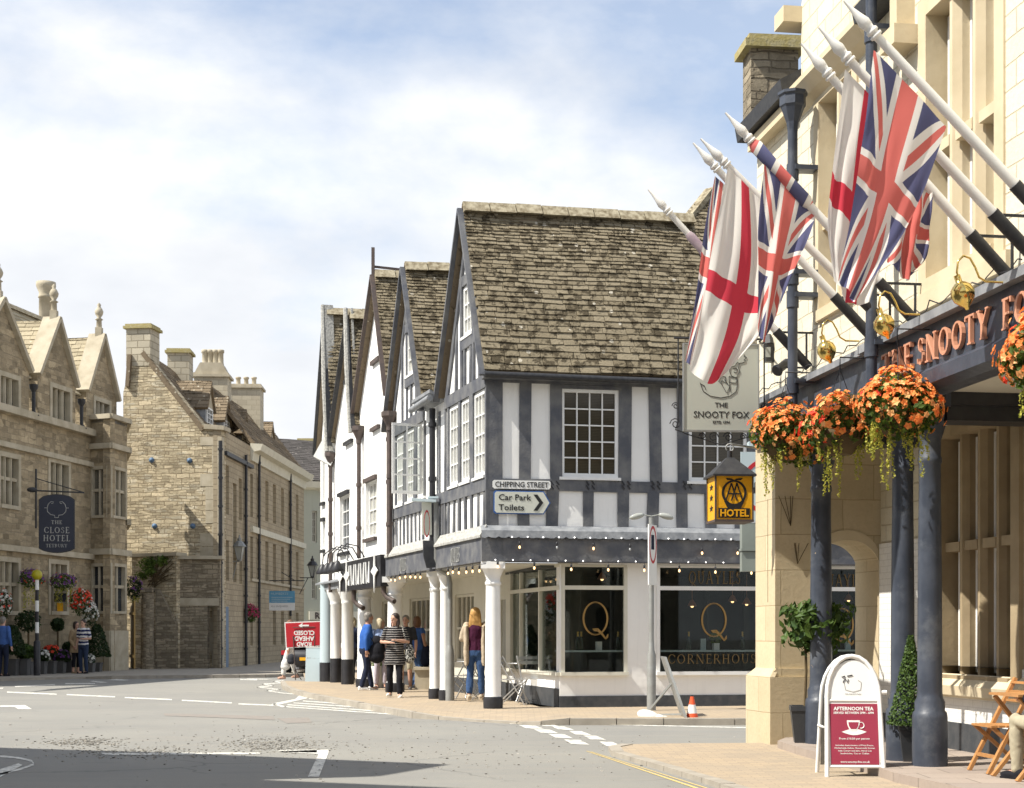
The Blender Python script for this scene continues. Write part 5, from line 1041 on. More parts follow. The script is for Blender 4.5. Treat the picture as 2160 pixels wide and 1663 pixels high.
for w_ in KW: mull(KF_, w_[0], w_[1], w_[2], w_[3], 0, w_[4], [w_[2]+(w_[3]-w_[2])*.55] if w_[3]-w_[2] > 1.35 else [], ht, 'dress', sw=.14, mw=.1, dp=.2)
mull(KF_, w3[0], w3[1], w3[2], w3[3], 0, 3, [], ht, 'dress', sw=.14, mw=.1)
m = MB(); m.box(KF_, sB, 14, zk-.1, zk+.12, 0, .22); m.box(KF_, sB, 14, KF_.z_(60, 950)-.08, KF_.z_(60, 950)+.08, 0, .12); m.box(KF_, -1, 14, KF_.z_(60, 1162)-.08, KF_.z_(60, 1162)+.1, 0, .16); m.build('string_course', M['dress'], ht)
P0 = KF_.pt(KS(222), gz-.15, -.2); Vn = (-KF_.n3*3.0+Z3*4.1).normalized(); rt_ = (zk and (KF_.z_(60, 700, -2.5)))
Hk = 3.6; m = MB(); deck(m, P0, KF_.u3, Vn, 20, Hk); m.build('roof_deck', M['black'], ht, uv=False); m = MB(); tiles(m, P0, KF_.u3, Vn, 20, Hk, .26, .18, .55, .4, seed=101); m.build('roof', M['tilep'], ht, uv=False, recalc=False)
m = MB(); pk = P0+Vn*Hk
for i in range(30): a = pk+KF_.u3*(i*.66+.01); m.prism3([a-KF_.n3*.18-Z3*.1, a+Z3*.1, a+KF_.n3*.18-Z3*.1], KF_.u3*.64)
m.build('ridge_tiles', M['ridge'], ht, uv=False)
# cross roofs behind each gable
for (a0_, a1_, zt_) in [(KS(159), KS(79), KF_.z_(110, 674)), (KS(61), KS(-60), KF_.z_(8, 640)), (a0, a1, zt)]:
    sm_ = (a0_+a1_)/2
    for s_ in (a0_, a1_):
        E = KF_.pt(s_, gz, -.35); R_ = KF_.pt(sm_, zt_, -.35); V = R_-E; q = MB(); deck(q, E, -KF_.n3, V.normalized(), 2.6, V.length, .06); tiles(q, E, -KF_.n3, V.normalized(), 2.6, V.length, .24, .16, .5, .35, seed=int(s_*7)); q.build('roof', M['tilep'], ht, uv=False, recalc=False)
rc = at(97, 690, 58.5); m = MB(); zc_ = rc.z
m.lathe((rc.x, rc.y, zc_-1.5), [(.30, 0), (.27, 1.0), (.26, 2.6), (.30, 2.62), (.28, 2.68), (.26, 2.8), (.34, 2.98), (.37, 3.08), (.37, 3.22), (.32, 3.23), (.3, 3.0)], 20); m.build('round_chimney', M['dress'], ht, uv=False)
for px, py in ((71, 862), (172, 890)):  # small dark wall plants and drain outlets
    m = MB(); c = KF_.P(px, py, .06); m.tube([c-Z3*.1, c+Z3*.55], .06, 8); m.lathe(c+Z3*.5, [(.05, 0), (.13, .12), (.14, .25)], 8); m.tube([c-Z3*.1, c-Z3*.25+KF_.n3*.15], .05, 8); m.build('rainwater_head', M['iron'], ht, uv=False)
# two-storey bay
A_, B_, C_, D_ = at(189, 0, 51.3), at(232, 0, 50.95), at(268, 0, 52.24), at(262, 0, 54.6)
zb1 = CH+(HY-945)/F*51.2; bays = []
for a, b, wl in ((A_, B_, [(193, 222, 990, 1088), (190, 219, 1195, 1290)]), (B_, C_, [(236, 264, 992, 1090), (231, 263, 1195, 1290)]), (C_, D_, [])):
    fr = Fr((a.x, a.y), (b.x-a.x, b.y-a.y), out=(1, -1)); L = math.hypot(b.x-a.x, b.y-a.y); hw = []
    for x0, x1, y0, y1 in wl: q0, q1 = sorted((fr.s_(x0), fr.s_(x1))); hw.append((max(q0, .12), min(q1, L-.12), fr.z_((x0+x1)/2, y1), fr.z_((x0+x1)/2, y0)))
    m = MB(); m.wall(fr, 0, L, -.05, zb1+1.05, -.25, 0, hw); m.build('bay_wall', M['close'], ht); m = MB(); e = .02
    for z, h in ((fr.z_(230, 1170), .2), (zb1-.05, .18), (zb1+.95, .16)): m.box(fr, -.1, L+.1, z, z+h, 0, .14)
    m.box(fr, -.02, L+.02, -.05, 1.45, 0, .05); m.build('string_course', M['dress'], ht)
    for i, w_ in enumerate(hw): mull(fr, w_[0], w_[1], w_[2], w_[3], 0, 3 if i == 0 and b is C_ else 2, [w_[2]+(w_[3]-w_[2])*.55], ht, 'dress', 'glassd' if i == 0 else 'glass', sw=.1, mw=.08, dp=.14)
m = MB(); m.box(KF_, sB, sB+.4, -.05, gz, -4, -.4); m.build('end_wall', M['close'], ht); m = MB(); m.prism3([Vector((p.x, p.y, zb1+.85)) for p in (A_, B_, C_, D_)], (0, 0, .1)); m.build('bay_roof', M['lead'], ht, uv=False)
# unseen building at left, its flat roof slab shaped to cast the road shadow
sh = thing('stone_building', 'unseen stone building at the near left, flat roof shaped to cast the road shadow', 'building', (-13, 13, 0))
def shadow_src(g, h): return Vector((g.x, g.y, 0))+SUN*(h/SUN.z)
g1, g2, g3 = gr(-500, 1562), gr(380, 1589), gr(950, 1613); H_ = 8.6
q1, q3 = shadow_src(g1, H_), shadow_src(g3, H_); U_ = (q3-q1).normalized(); U_.z = 0
SB = Fr((q1.x, q1.y), (U_.x, U_.y), out=(.3, 1)); LL = (q3-q1).length
top = [shadow_src(gr(x, y), H_) for x, y in ((-700, 1556), (380, 1589), (950, 1613), (800, 1638), (545, 1645), (980, 1663), (1400, 1690), (1500, 1990))]
top += [top[-1]+Vector((-14, -1, 0)), top[0]+Vector((-8, -3, 0))]
m = MB(); m.prism3([Vector((p.x, p.y, H_-.25)) for p in top], (0, 0, .25)); m.build('roof', M['slate'], sh)
m = MB(); cc = sum((p for p in top), Vector())/len(top); body = [p+Vector((-2.2, -.9, 0)) if k < 8 else p for k, p in enumerate(top) if k not in (3, 4)]; m.prism3([Vector((p.x, p.y, 0)) for p in body], (0, 0, H_-.26)); m.build('wall', M['ashlarN'], sh)
# ================= inn on the right =================
HFr = Fr((3.93, 14.27), (-.1519, 1), out=(-1, -.15)); HI = Fr((4.74, 16.5), (-.1519, 1), out=(-1, -.15)); FN = .18
inn = thing('cream_stone_inn', 'cream stone inn with dark blue colonnade, copper lettering and mullioned windows', 'building', (5.5, 14, .1))
hs_ = lambda px, n=FN: HFr.s_(px, n); hz = lambda x, y, n=FN: HFr.z_(x, y, n)
sE = hs_(1597); zc1, zc0 = 4.24, 3.64; zEv = 7.45
WA = (hs_(2102), hs_(1956), hz(2102, 515)-.0, hz(1957, 30)); WB = (hs_(1800), hs_(1729), hz(1760, 640), hz(1730, 215))
m = MB(); m.wall(HFr, -7, sE, zc1-.5, zEv, -.35, FN, [WA, WB]); 
m.wall(HFr, hs_(1843), hs_(1690), zEv, 8.5, -.35, FN); m.prism(HFr, [(hs_(1843), 8.5), (hs_(1690), 8.5), ((hs_(1843)+hs_(1690))/2, 11)], -.35, FN)
m.wall(HFr, -7, hs_(1925), zEv, 10.5, -.35, FN); m.build('front_wall', M['fox'], inn)
EF0 = HFr.pt(sE, 0, FN); EF = Fr((EF0.x, EF0.y), (.9887, .15), out=(0, 1)); m = MB(); m.box(EF, .0, 9, 0, 7.4, -.35, 0); m.build('end_wall', M['fox'], inn) if 0 else None
m = MB(); m.box(HFr, hs_(2195), sE, 3.62, 3.68, -1.7, .1); m.build('soffit', M['cream'], inn)
mull(HFr, WA[0], WA[1], WA[2], WA[3], FN, 3, [hz(2102, 215)-.0], inn, white=True, glass='glassw', sw=.16, mw=.13, dp=.24, proud=.02)
mull(HFr, WB[0], WB[1], WB[2], WB[3], FN, 2, [5.85], inn, white=True, glass='glassw', sw=.14, mw=.12, dp=.24, proud=.02)
# eaves mouldings, gutters, kneelers
m = MB()
for a, b in ((hs_(1843), hs_(1686)), ):
    m.prism3([HFr.pt(a, zEv-.2, FN), HFr.pt(a, zEv-.12, FN+.1), HFr.pt(a, zEv, FN+.2), HFr.pt(a, zEv+.06, FN+.2), HFr.pt(a, zEv+.16, FN)], HFr.u3*(b-a))
m.box(HFr, hs_(1930), hs_(1915), zEv-.45, 9, FN, FN+.18); m.box(HFr, hs_(1938), hs_(1907), zEv-.6, zEv-.42, FN, FN+.24)
m.box(HFr, WA[0]-.3, WA[1]+.3, WA[2]-.28, WA[2]-.12, FN, FN+.07); m.box(HFr, hs_(1692), hs_(1672), 8.32, 8.5, FN-.1, FN+.22); m.box(HFr, hs_(1690), hs_(1600), zEv-.12, zEv+.02, FN, FN+.14)
m.build('moulding', M['foxdress'], inn)
m = MB(); m.prism3([HFr.pt(hs_(1925), zEv-.02, FN), HFr.pt(hs_(1925), zEv-.02, FN+.22), HFr.pt(hs_(1925), zEv+.12, FN+.25), HFr.pt(hs_(1925), zEv+.4, FN-.1)], HFr.u3*(hs_(1846)-hs_(1925)))
m.prism3([HFr.pt(hs_(1690), zEv+.05, FN), HFr.pt(hs_(1690), zEv+.05, FN+.22), HFr.pt(hs_(1690), zEv+.22, FN+.25), HFr.pt(hs_(1690), zEv+1.1, -1.2), HFr.pt(hs_(1690), zEv+.2, -1.2)], HFr.u3*(sE+.12-hs_(1690))); m.build('gutter', M['iron'], inn)
fc_ = Fr((at(1583, 0, 19.2).x, 19.2), (1, .1), out=(0, -1)); chimney(fc_, 1584, 1684, 74, 245, -.4, 0, inn, 'rubdark', 'moss')
def downpipe(px, zt, zb, n, hopper):
    a = hs_(px, n); m = MB(); m.tube([HFr.pt(a, zt, n), HFr.pt(a, zb, n)], .055, 12)
    for z in (zt-.5, zt-1.9, zb+1.6, zb+.4): m.tube([HFr.pt(a, z-.09, n), HFr.pt(a, z+.09, n)], [.068, .068], 12); m.box(HFr, a-.09, a+.09, z+.02, z+.07, FN-.02, n)
    if hopper: m.lathe(HFr.pt(a, zt-.05, n), [(.055, 0), (.07, .1), (.13, .26), (.145, .28), (.145, .38), (.165, .40), (.165, .43), (.13, .43)], 8, sm=False)
    m.build('drainpipe', M['navy'], inn, uv=False)
downpipe(1672, 6.95, 3.7, FN+.28, True); downpipe(1838, 7.6, 3.7, FN+.28, True)
# fascia with coping
sP = hs_(1848); sS = -6
m = MB(); m.box(HFr, sP+.02, sE-.1, zc0, zc1-.1, -.1, FN+.06)
m.box(HFr, sS, sP, zc0+.1, zc1-.1, -.1, FN+.1); m.prism3([HFr.pt(sS, zc0+.12, FN+.1), HFr.pt(sS, zc0+.06, FN+.2), HFr.pt(sS, zc0-.06, FN+.2), HFr.pt(sS, zc0-.1, FN+.08), HFr.pt(sS, zc0-.1, FN-.1)], HFr.u3*(sP-sS)); m.build('fascia', M['navy'], inn)
m = MB(); m.prism3([HFr.pt(sS, zc1-.1, FN), HFr.pt(sS, zc1-.1, FN+.2), HFr.pt(sS, zc1-.02, FN+.2), HFr.pt(sS, zc1+.04, FN)], HFr.u3*(sP-sS)); m.prism3([HFr.pt(sP+.03, zc1-.1, FN), HFr.pt(sP+.03, zc1-.1, FN+.16), HFr.pt(sP+.03, zc1-.03, FN+.16), HFr.pt(sP+.03, zc1+.03, FN)], HFr.u3*(sE-sP-.05)); m.build('lead_coping', M['lead'], inn)
for s in range(0): pass
# raised letters: THE | SNOOTY | FO (runs out of the frame)
for txt, x0, x1 in (('THE', 1866, 1930), ('SNOOTY', 1941, 2092), ('FOX', 2120, 2216)):
    n = FN+.105; a, b = hs_(x0, n), hs_(x1, n); P = HFr.pt((a+b)/2, zc0+.16, n); serif_mb(txt, P, -HFr.u3, Z3, .25, .035, width=abs(a-b), fat=1.05).build('lettering', M['copper'], inn, uv=False)
# columns
def navycol(r, z1):
    m = MB(); m.lathe((0, 0, .13), [(r*1.42, 0), (r*1.42, .45), (r*1.36, .50), (r*1.2, .52), (r*1.22, .60), (r*1.05, .64), (r, .7), (r*.97, 1.6), (r*.88, z1-.95), (r*.88, z1-.72), (r*.96, z1-.70), (r*.96, z1-.66), (r*.88, z1-.64), (r*.88, z1-.5), (r*1.1, z1-.42), (r*1.25, z1-.36)], 28); m.lathe((0, 0, z1-.23), [(r*1.3, 0), (r*1.5, .1), (r*1.5, .16)], 4, sm=False, M=Matrix.Rotation(rad(45)+math.atan2(.15, -.99), 3, 'Z')); m.lathe((0, 0, z1-.07), [(r*2.1, 0), (r*2.1, .14)], 4, sm=False, M=Matrix.Rotation(rad(45)+math.atan2(.15, -.99), 3, 'Z')); return m
cmb = navycol(.115, 3.55)
for i, s in enumerate((0, .63, 2.91)):
    p = HFr.pt(s, 0, 0); q = put(navycol(.115 if i < 2 else .125, 3.55), (p.x, p.y, 0)); q.build('column', M['navy'], inn, uv=False)
m = MB()
for s in (0.3, 2.91): m.box(HFr, s-.5 if s < 1 else s-.2, s+.5 if s < 1 else s+.2, 3.5, 3.66, -1.3, .3)
for s in (0,): m.box(HFr, s-.16, s+.16, 3.36, 3.5, -1.2, -.1)
m.build('ceiling_beam', M['black'], inn)
# recessed wall with big mullioned window, painted brick below, plinth
hi = lambda px, n=0: HI.s_(px, n); wz0, wz1 = HI.z_(2060, 1428), HI.z_(2060, 905); W1 = (hi(2142), hi(1988))
cx_ = hi(1858)
m = MB(); m.wall(HI, -6, cx_, 1.02, 3.7, -.3, 0, [(W1[0], W1[1], wz0, wz1)]); m.build('inner_wall', M['fox'], inn)
m = MB(); m.wall(HI, -6, cx_, .42, 1.02, -.28, .02, [(W1[0], W1[1], wz0, 1.1)]); m.box(HI, W1[1]+.16, cx_, 1.02, 2.45, 0, .02); m.build('painted_brick', M['brickw'], inn)
m = MB(); m.box(HI, -6, cx_, .05, .42, -.2, .05); m.build('plinth', M['plinth'], inn)
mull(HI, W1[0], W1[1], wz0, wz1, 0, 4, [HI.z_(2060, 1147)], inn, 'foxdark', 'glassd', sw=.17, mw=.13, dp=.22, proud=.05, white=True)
m = MB(); m.prism3([HI.pt(W1[0]-.3, wz0-.24, 0), HI.pt(W1[0]-.3, wz0-.2, .14), HI.pt(W1[0]-.3, wz0-.1, .16), HI.pt(W1[0]-.3, wz0+.02, .02)], HI.u3*(W1[1]-W1[0]+.6)); m.prism3([HI.pt(W1[0]-.3, wz1+.2, 0), HI.pt(W1[0]-.3, wz1+.22, .1), HI.pt(W1[0]-.3, wz1+.32, .12), HI.pt(W1[0]-.3, wz1+.38, 0)], HI.u3*(W1[1]-W1[0]+.7)); m.build('moulding', M['foxdress'], inn)
c = HI.P(2118, 850, .18); m = MB(); m.ell(c, (.10, .1, .13)); m.ell(c-Vector((.14, 0, .1)), (.14, .08, .06)); m.ell(c+Z3*.12, (.1, .08, .05)); m.build('carved_stop', M['foxdress'], inn, uv=False)
m = MB(); p = HI.P(2080, 830, .35); m.tube([p, p+Vector((.06, 0, -.2))], .035, 10); m.tube([p-Vector((0, 0, 0)), p+Z3*.15], .012, 6); m.build('spotlight', M['iron'], inn, uv=False)
# end wall with four-centred arch and square pier
E0 = HFr.pt(hs_(1635), 0, FN); E1 = HI.pt(cx_+.1, 0, 0); EW = Fr((E0.x, E0.y), (E1.x-E0.x, E1.y-E0.y), out=(0, -1)); EL = math.hypot(E1.x-E0.x, E1.y-E0.y)
aL, aR = EW.s_(1722), EW.s_(1852); zsp, zap = EW.z_(1852, 1182), EW.z_(1790, 1140)
m = MB(); m.box(EW, 0, aL, -.02, 3.7, -.66, 0); m.box(EW, aR, EL+.2, -.02, 3.7, -.66, 0)
cpt = []; cm_ = (aL+aR)/2; hw = (aR-aL)/2
for i in range(0, 25):
    t = i/24*2-1; z = zsp+(zap-zsp)*(1-abs(t)**2.4)**.8; cpt.append((cm_+t*hw, z))
for (a, z), (b, y) in zip(cpt[:-1], cpt[1:]): m.prism(EW, [(a, z), (b, y), (b, 3.7), (a, 3.7)], -.66, 0)
m.build('arch_wall', M['pier'], inn)
m = MB()
for (a, z), (b, y) in zip(cpt[:-1], cpt[1:]): m.prism(EW, [(a, z-.002), (b, y-.002), (b, y+.12), (a, z+.12)], 0, .015)
m.box(EW, aR, aR+.1, 0, zsp, 0, .015); m.build('arch_moulding', M['foxdress'], inn)
m = MB(); zpl_ = EW.z_(1680, 1428); m.box(EW, -.09, aL+.0, -.02, zpl_, -.76, .07); m.prism3([EW.pt(-.09, zpl_, .07), EW.pt(-.02, zpl_+.1, .01), EW.pt(-.02, zpl_+.1, -.6), EW.pt(-.09, zpl_, -.76)], EW.u3*.06); m.prism(EW, [(-.09, zpl_), (aL, zpl_), (aL, zpl_+.1), (0, zpl_+.1)], -.66, .035); m.build('pier_plinth', M['pier'], inn)
m = MB(); a, b = hs_(1622), hs_(1609); m.box(HFr, a, b, EW.z_(1630, 1270), EW.z_(1630, 1050), FN-.0, FN+.012); m.build('wall_strip', M['stem'], inn, uv=False)
m = MB(); q = EW.P(1655, 1150, .03)
for c, sc in ((EW.P(1668, 1110, .02), 1), (EW.P(1682, 1190, .02), .7)):
    for k in range(4): a = random.uniform(-.7, .7); m.tube([c, c+EW.u3*.12*a+Z3*.2*sc, c+EW.u3*.22*a+Z3*.36*sc], .004, 4)
m.build('dead_twig', M['stem'], inn, uv=False)
# ---- flagpoles
def seg_px(sx, sy, tx, ty):
    """pole in the vertical plane square to the wall, from its wall socket up to its tip"""
    n = FN+.08; S_ = HFr.P(sx, sy, n); pl = Fr((S_.x, S_.y), (HFr.n.x, HFr.n.y), out=(0, -1)); a, z = pl.q(tx, ty); return S_, pl, pl.pt(a, z)
POLES = [((2235, 492), (1780, 2)), ((2186, 548), (1727, 58)), ((2134, 591), (1690, 92)), ((1930, 678), (1530, 238)), ((1880, 695), (1478, 293)), ((1830, 702), (1462, 302)), ((1700, 768), (1367, 400))]
plab = ['nearest white flagpole crossing the top right corner', 'second nearest white flagpole above the union flag', 'white flagpole with its black foot over the large mullioned window', 'white flagpole with a union flag wound round it', 'white flagpole carrying the drooping red cross flag', 'white flagpole just behind the red cross flagpole', 'farthest white flagpole with faded purple cloth wrapped on it']
PP = []
for (s, t), lb in zip(POLES, plab):
    S_, pl, T_ = seg_px(*s, *t); d = (T_-S_); L = d.length; d.normalize(); PP.append((S_, pl, T_, d, L))
    fp = thing('flagpole', lb, 'flagpole', S_, 'white flagpoles on the inn'); q = d.to_track_quat('Z', 'X').to_matrix(); r = .036
    m = MB(); m.lathe(S_, [(r*1.15, .5), (r*1.05, L*.5), (r*.9, L-.36)], 14, M=q); m.build('pole', M['poleW'], fp, uv=False)
    m = MB(); m.lathe(S_, [(r*.9, L-.36), (r*1.3, L-.355), (r*1.3, L-.335), (r*.95, L-.33), (r*.95, L-.32), (r*1.3, L-.315), (r*1.3, L-.295), (r*.9, L-.28), (r*1.1, L-.25), (r*1.25, L-.215), (r*.8, L-.15), (r*.4, L-.07), (r*.22, L)], 14, M=q); m.build('finial', M['poleW'], fp, uv=False)
    m = MB(); m.lathe(S_, [(r*1.4, -.05), (r*1.4, .5)], 14, M=q); m.build('socket', M['iron'], fp, uv=False)
    m = MB(); k = S_+d*.48; m.bar(k, k-HFr.n3*.42, .02, .02); m.bar(k-HFr.n3*.34, Vector((k.x, k.y, S_.z-.05))-HFr.n3*.34, .02, .02); m.build('bracket', M['iron'], fp, uv=False)
# ---- flags: cloth grids hung from points on the poles
def flag(i, ctrl, mat, label, depth=.0, folds=3, amp=.04, name='flag', phase=0, ends=(0, 1)):
    S_, pl, T_, d, L = PP[i]; R_ = len(ctrl); C_ = len(ctrl[0]); NU, NV = 40, 22
    def ctl(r, c): a, z = pl.q(*ctrl[r][c][:2]); return pl.pt(a, z, depth+(ctrl[r][c][2] if len(ctrl[r][c]) > 2 else 0))
    G = [[ctl(r, c) for c in range(C_)] for r in range(R_)]
    def cr(p, t):
        n = len(p)-1; k = min(int(t*n), n-1); f = t*n-k; p0, p1, p2, p3 = p[max(k-1, 0)], p[k], p[k+1], p[min(k+2, n)]
        return .5*((2*p1)+(p2-p0)*f+(2*p0-5*p1+4*p2-p3)*f*f+(3*p1-p0-3*p2+p3)*f**3)
    vs = []; uvs = []
    for a in range(NU+1):
        u = a/NU; row = [cr([G[r][c] for r in range(R_)], u) for c in range(C_)]
        for b in range(NV+1):
            v = b/NV; p = cr(row, v); w_ = amp*(.15+.85*min(u*2.2, 1))*(.55*math.sin(v*math.pi*2*folds+phase+u*2.5)+.25*math.sin(v*math.pi*2*folds*2.3+u*4+phase*2)+1.5*noise.noise(Vector((v*3.2*folds/2, u*2.1, phase*3)))+.5*noise.noise(Vector((v*9, u*5, phase)))); vs.append(p+pl.n3*w_); uvs.append((ends[0]+(ends[1]-ends[0])*u, 1-v))
    me = bpy.data.meshes.new(name); base = T_*0+Vector(G[0][0]); fs = [(a*(NV+1)+b, (a+1)*(NV+1)+b, (a+1)*(NV+1)+b+1, a*(NV+1)+b+1) for a in range(NU) for b in range(NV)]
    me.from_pydata([v-base for v in vs], [], fs); uvl = me.uv_layers.new(name='uv')
    for p in me.polygons:
        p.use_smooth = True
        for li in p.loop_indices: uvl.data[li].uv = uvs[me.loops[li].vertex_index]
    me.materials.append(M[mat]); o = bpy.data.objects.new(name, me); COL.objects.link(o); o.location = base; BASE[o.name] = base; tag(o, label, 'flag', 'flags hanging over the inn front'); return o
# rows run along the fly, columns from the top of the hoist to its foot
flag(0, [[(1843,106),(1920,184),(1996,268)], [(1822,270),(1885,320),(1950,398)], [(1795,430),(1848,470),(1893,512)], [(1768,592),(1790,618),(1800,640)]], 'ujack', 'large union flag with faded red cross hanging nearest on the right', folds=2, amp=.03)
flag(1, [[(1786,142),(1842,200),(1925,290)], [(1764,300),(1822,350),(1932,400)], [(1750,470),(1810,530),(1890,490)], [(1765,590),(1800,640),(1840,635)]], 'stg', 'white flag with red cross behind the large union flag', depth=-.04, folds=3, amp=.045, phase=1)
flag(2, [[(1895,300),(1930,345),(1967,392)], [(1900,400),(1935,430),(1962,460)], [(1885,490),(1915,520),(1957,540)], [(1872,552),(1912,592),(1925,572)]], 'ujack', 'small crumpled union flag below the mullioned window', folds=3, amp=.05, phase=2)
flag(3, [[(1612,345),(1668,400),(1722,450)], [(1600,470),(1650,500),(1700,510)], [(1600,600),(1630,620),(1660,600)], [(1600,700),(1612,722),(1634,670)]], 'ujack', 'union flag hanging from the pole it is wound round', folds=2, amp=.05, phase=.5)
flag(4, [[(1532,355),(1568,392),(1604,428)], [(1500,520),(1570,560),(1612,600)], [(1478,660),(1545,700),(1610,690)], [(1452,782),(1500,812),(1575,735)]], 'stg', 'broad white flag with red cross drooping over the inn sign', depth=.05, folds=2, amp=.045, phase=1.4)
flag(5, [[(1512,368),(1526,380),(1542,398)], [(1490,480),(1510,500),(1530,520)], [(1472,620),(1490,640),(1510,650)], [(1449,760),(1462,772),(1480,768)]], 'ujack', 'narrow union flag hanging beside the broad cross flag', depth=-.06, folds=1.5, amp=.03, phase=2.2)
for i, a, b, r, mt, lb in ((3, .56, .86, .05, 'ujack', 'union cloth wound tightly round the white pole'), (6, .45, .75, .04, 'fade', 'faded purple flag rolled round the farthest pole')):
    S_, pl, T_, d, L = PP[i]; m = MB(); q = d.to_track_quat('Z', 'X').to_matrix(); m.lathe(S_, [(.04, L*a), (r+.012, L*a+.05), (r+.004, L*(a+b)/2), (r+.012, L*b-.05), (.04, L*b)], 12, M=q); 
    if i == 6: m.tube([S_+d*L*.72, S_+d*L*.55-Z3*.12, S_+d*L*.45-Z3*.10], [.02, .055, .02], 8)
    m.build('flag', M['wrap' if i == 3 else mt], label=lb, cat='flag', group='flags hanging over the inn front', uv=True)
# ---- brass lamps
def brass(px, py, lb):
    n = FN+.2; B = HFr.P(px, py, n); t = thing('brass_lamp', lb, 'lamp', B, 'brass lamps on the fascia'); d = HFr.n3; m = MB()
    pts = [B+(p)*.55 for p in (d*0, d*.25+Z3*.0, d*.36+Z3*.06, d*.42+Z3*.2, d*.50+Z3*.33, d*.60+Z3*.36, d*.68+Z3*.28, d*.70+Z3*.12, d*.66+Z3*.0)]
    m.tube(pts, .009, 8); m.build('arm', M['brass'], t, uv=False); c = B+d*.37-Z3*.0; q = (Vector((0, 0, -1))-d*.35).normalized().to_track_quat('Z', 'X').to_matrix()
    m = MB(); m.lathe(c, [(.026, -.045), (.026, .012), (.045, .02), (.082, .055), (.096, .105), (.082, .155), (.048, .195), (.022, .215), (.018, .235), (.007, .24)], 18, M=q); m.build('shade', M['brass'], t, uv=False); return t
brass(1812, 720, 'brass swan-neck lamp at the far end of the blue fascia'); brass(1940, 664, 'brass swan-neck lamp between the two drainpipes and the word THE'); brass(2115, 596, 'brass swan-neck lamp above the letters TY of the inn name')
# ---- hanging sign of the inn
Ys = 17.8; sp0 = at(1443, 908, Ys); SF = Fr((sp0.x, sp0.y), (1, .08), out=(0, -1)); sw = SF.s_(1598); zt, zb = SF.z_(1520, 729), SF.z_(1520, 908)
sg = thing('inn_sign', 'hanging grey green sign reading THE SNOOTY FOX with a line drawn crest', 'sign', sp0)
m = MB(); m.box(SF, 0, sw, zb, zt, -.02, .02); m.build('panel', M['signg'], sg)
m = MB()
for a0, a1, z0, z1 in ((-.015, sw+.015, zb-.02, zb), (-.015, sw+.015, zt, zt+.02), (-.015, 0, zb, zt), (sw, sw+.015, zb, zt)): m.box(SF, a0, a1, z0, z1, -.03, .03)
m.build('frame', M['galv'], sg, uv=False)
m = MB()
for t_, y, h, wd in (('THE', 860, .055, .15), ('SNOOTY FOX', 882, .075, .66), ('ESTD 1594', 894, .03, .2)):
    text_mb(t_, SF.pt(sw/2, SF.z_(1520, y), .021), SF.u3, Z3, h, .003, width=wd, mb=m, bold=.004)
m.build('lettering', M['signk'], sg, uv=False)
cc = lambda x, y: ((x-1520)*Ys/F, (835-y)*Ys/F); m = MB(); O_ = SF.pt(sw/2, SF.z_(1520, 835), .022)
L_ = lambda *p: stroke_mb([cc(1400+x/3.958, 700+y/3.958) for x, y in p], O_, SF.u3, Z3, 1, .007, .003, mb=m)
L_((295,430),(320,500),(380,540),(470,555),(545,540),(600,500),(612,440),(608,380),(600,430),(540,425),(540,375),(600,385)); L_((300,440),(330,455),(345,490)); L_((450,420),(480,370),(510,380),(512,430),(480,410),(470,430),(520,515),(545,460),(500,400)); L_((545,460),(550,500),(545,430)); L_((545,330),(550,300),(590,285),(610,255),(630,265),(620,300),(632,335),(600,385),(560,370),(545,330)); L_((575,310),(600,305),(615,320),(600,345),(580,335)); L_((630,265),(670,255),(680,240),(665,235),(690,215),(668,205),(672,190)); L_((360,390),(380,360),(420,350),(450,330))
m.build('crest', M['signk'], sg, uv=False)
m = MB()
def scroll(c, r, turns=1.4, a0=0, sx=1): return [c+SF.u3*sx*r*(1-t/14*.75)*math.cos(a0+turns*2*math.pi*t/14)+Z3*r*(1-t/14*.75)*math.sin(a0+turns*2*math.pi*t/14) for t in range(15)]
wallp = HFr.P(1602, 735, FN); m.tube([SF.pt(-.12, zt+.08, 0), SF.pt(sw+.05, zt+.08, 0), wallp+Z3*.08], .014, 6); m.tube([SF.pt(.1, zt+.0, 0), SF.pt(.1, zt+.08, 0)], .008, 5); m.tube([SF.pt(sw-.1, zt, 0), SF.pt(sw-.1, zt+.08, 0)], .008, 5)
m.tube([SF.pt(-.07, zt+.08, 0), SF.pt(-.07, zb+.1, 0), SF.pt(-.1, zb-.0, 0), SF.pt(0, zb-.03, 0)], .009, 5)
for c, r, sx in ((SF.pt(-.1, zb+.07, 0), .07, -1), (SF.pt(-.1, zb+.28, 0), .045, -1), (SF.pt(sw+.08, zb+.1, 0), .06, 1), (SF.pt(sw+.08, zb+.28, 0), .05, 1), (SF.pt(sw*.4, zb-.08, 0), .06, 1), (SF.pt(sw*.6, zb-.08, 0), .06, -1), (SF.pt(sw*.8, zb-.07, 0), .04, 1), (SF.pt(sw*.25, zb-.07, 0), .04, -1)): m.tube(scroll(c, r, 1.5, 0, sx), .007, 5)
m.tube([SF.pt(0, zb-.04, 0), SF.pt(sw*.5, zb-.17, 0), SF.pt(sw+.02, zb-.04, 0)], .007, 5); m.tube([SF.pt(sw+.08, zb-.05, 0), SF.pt(sw+.08, zt+.08, 0)], .01, 5); m.build('bracket', M['iron'], sg, uv=False)
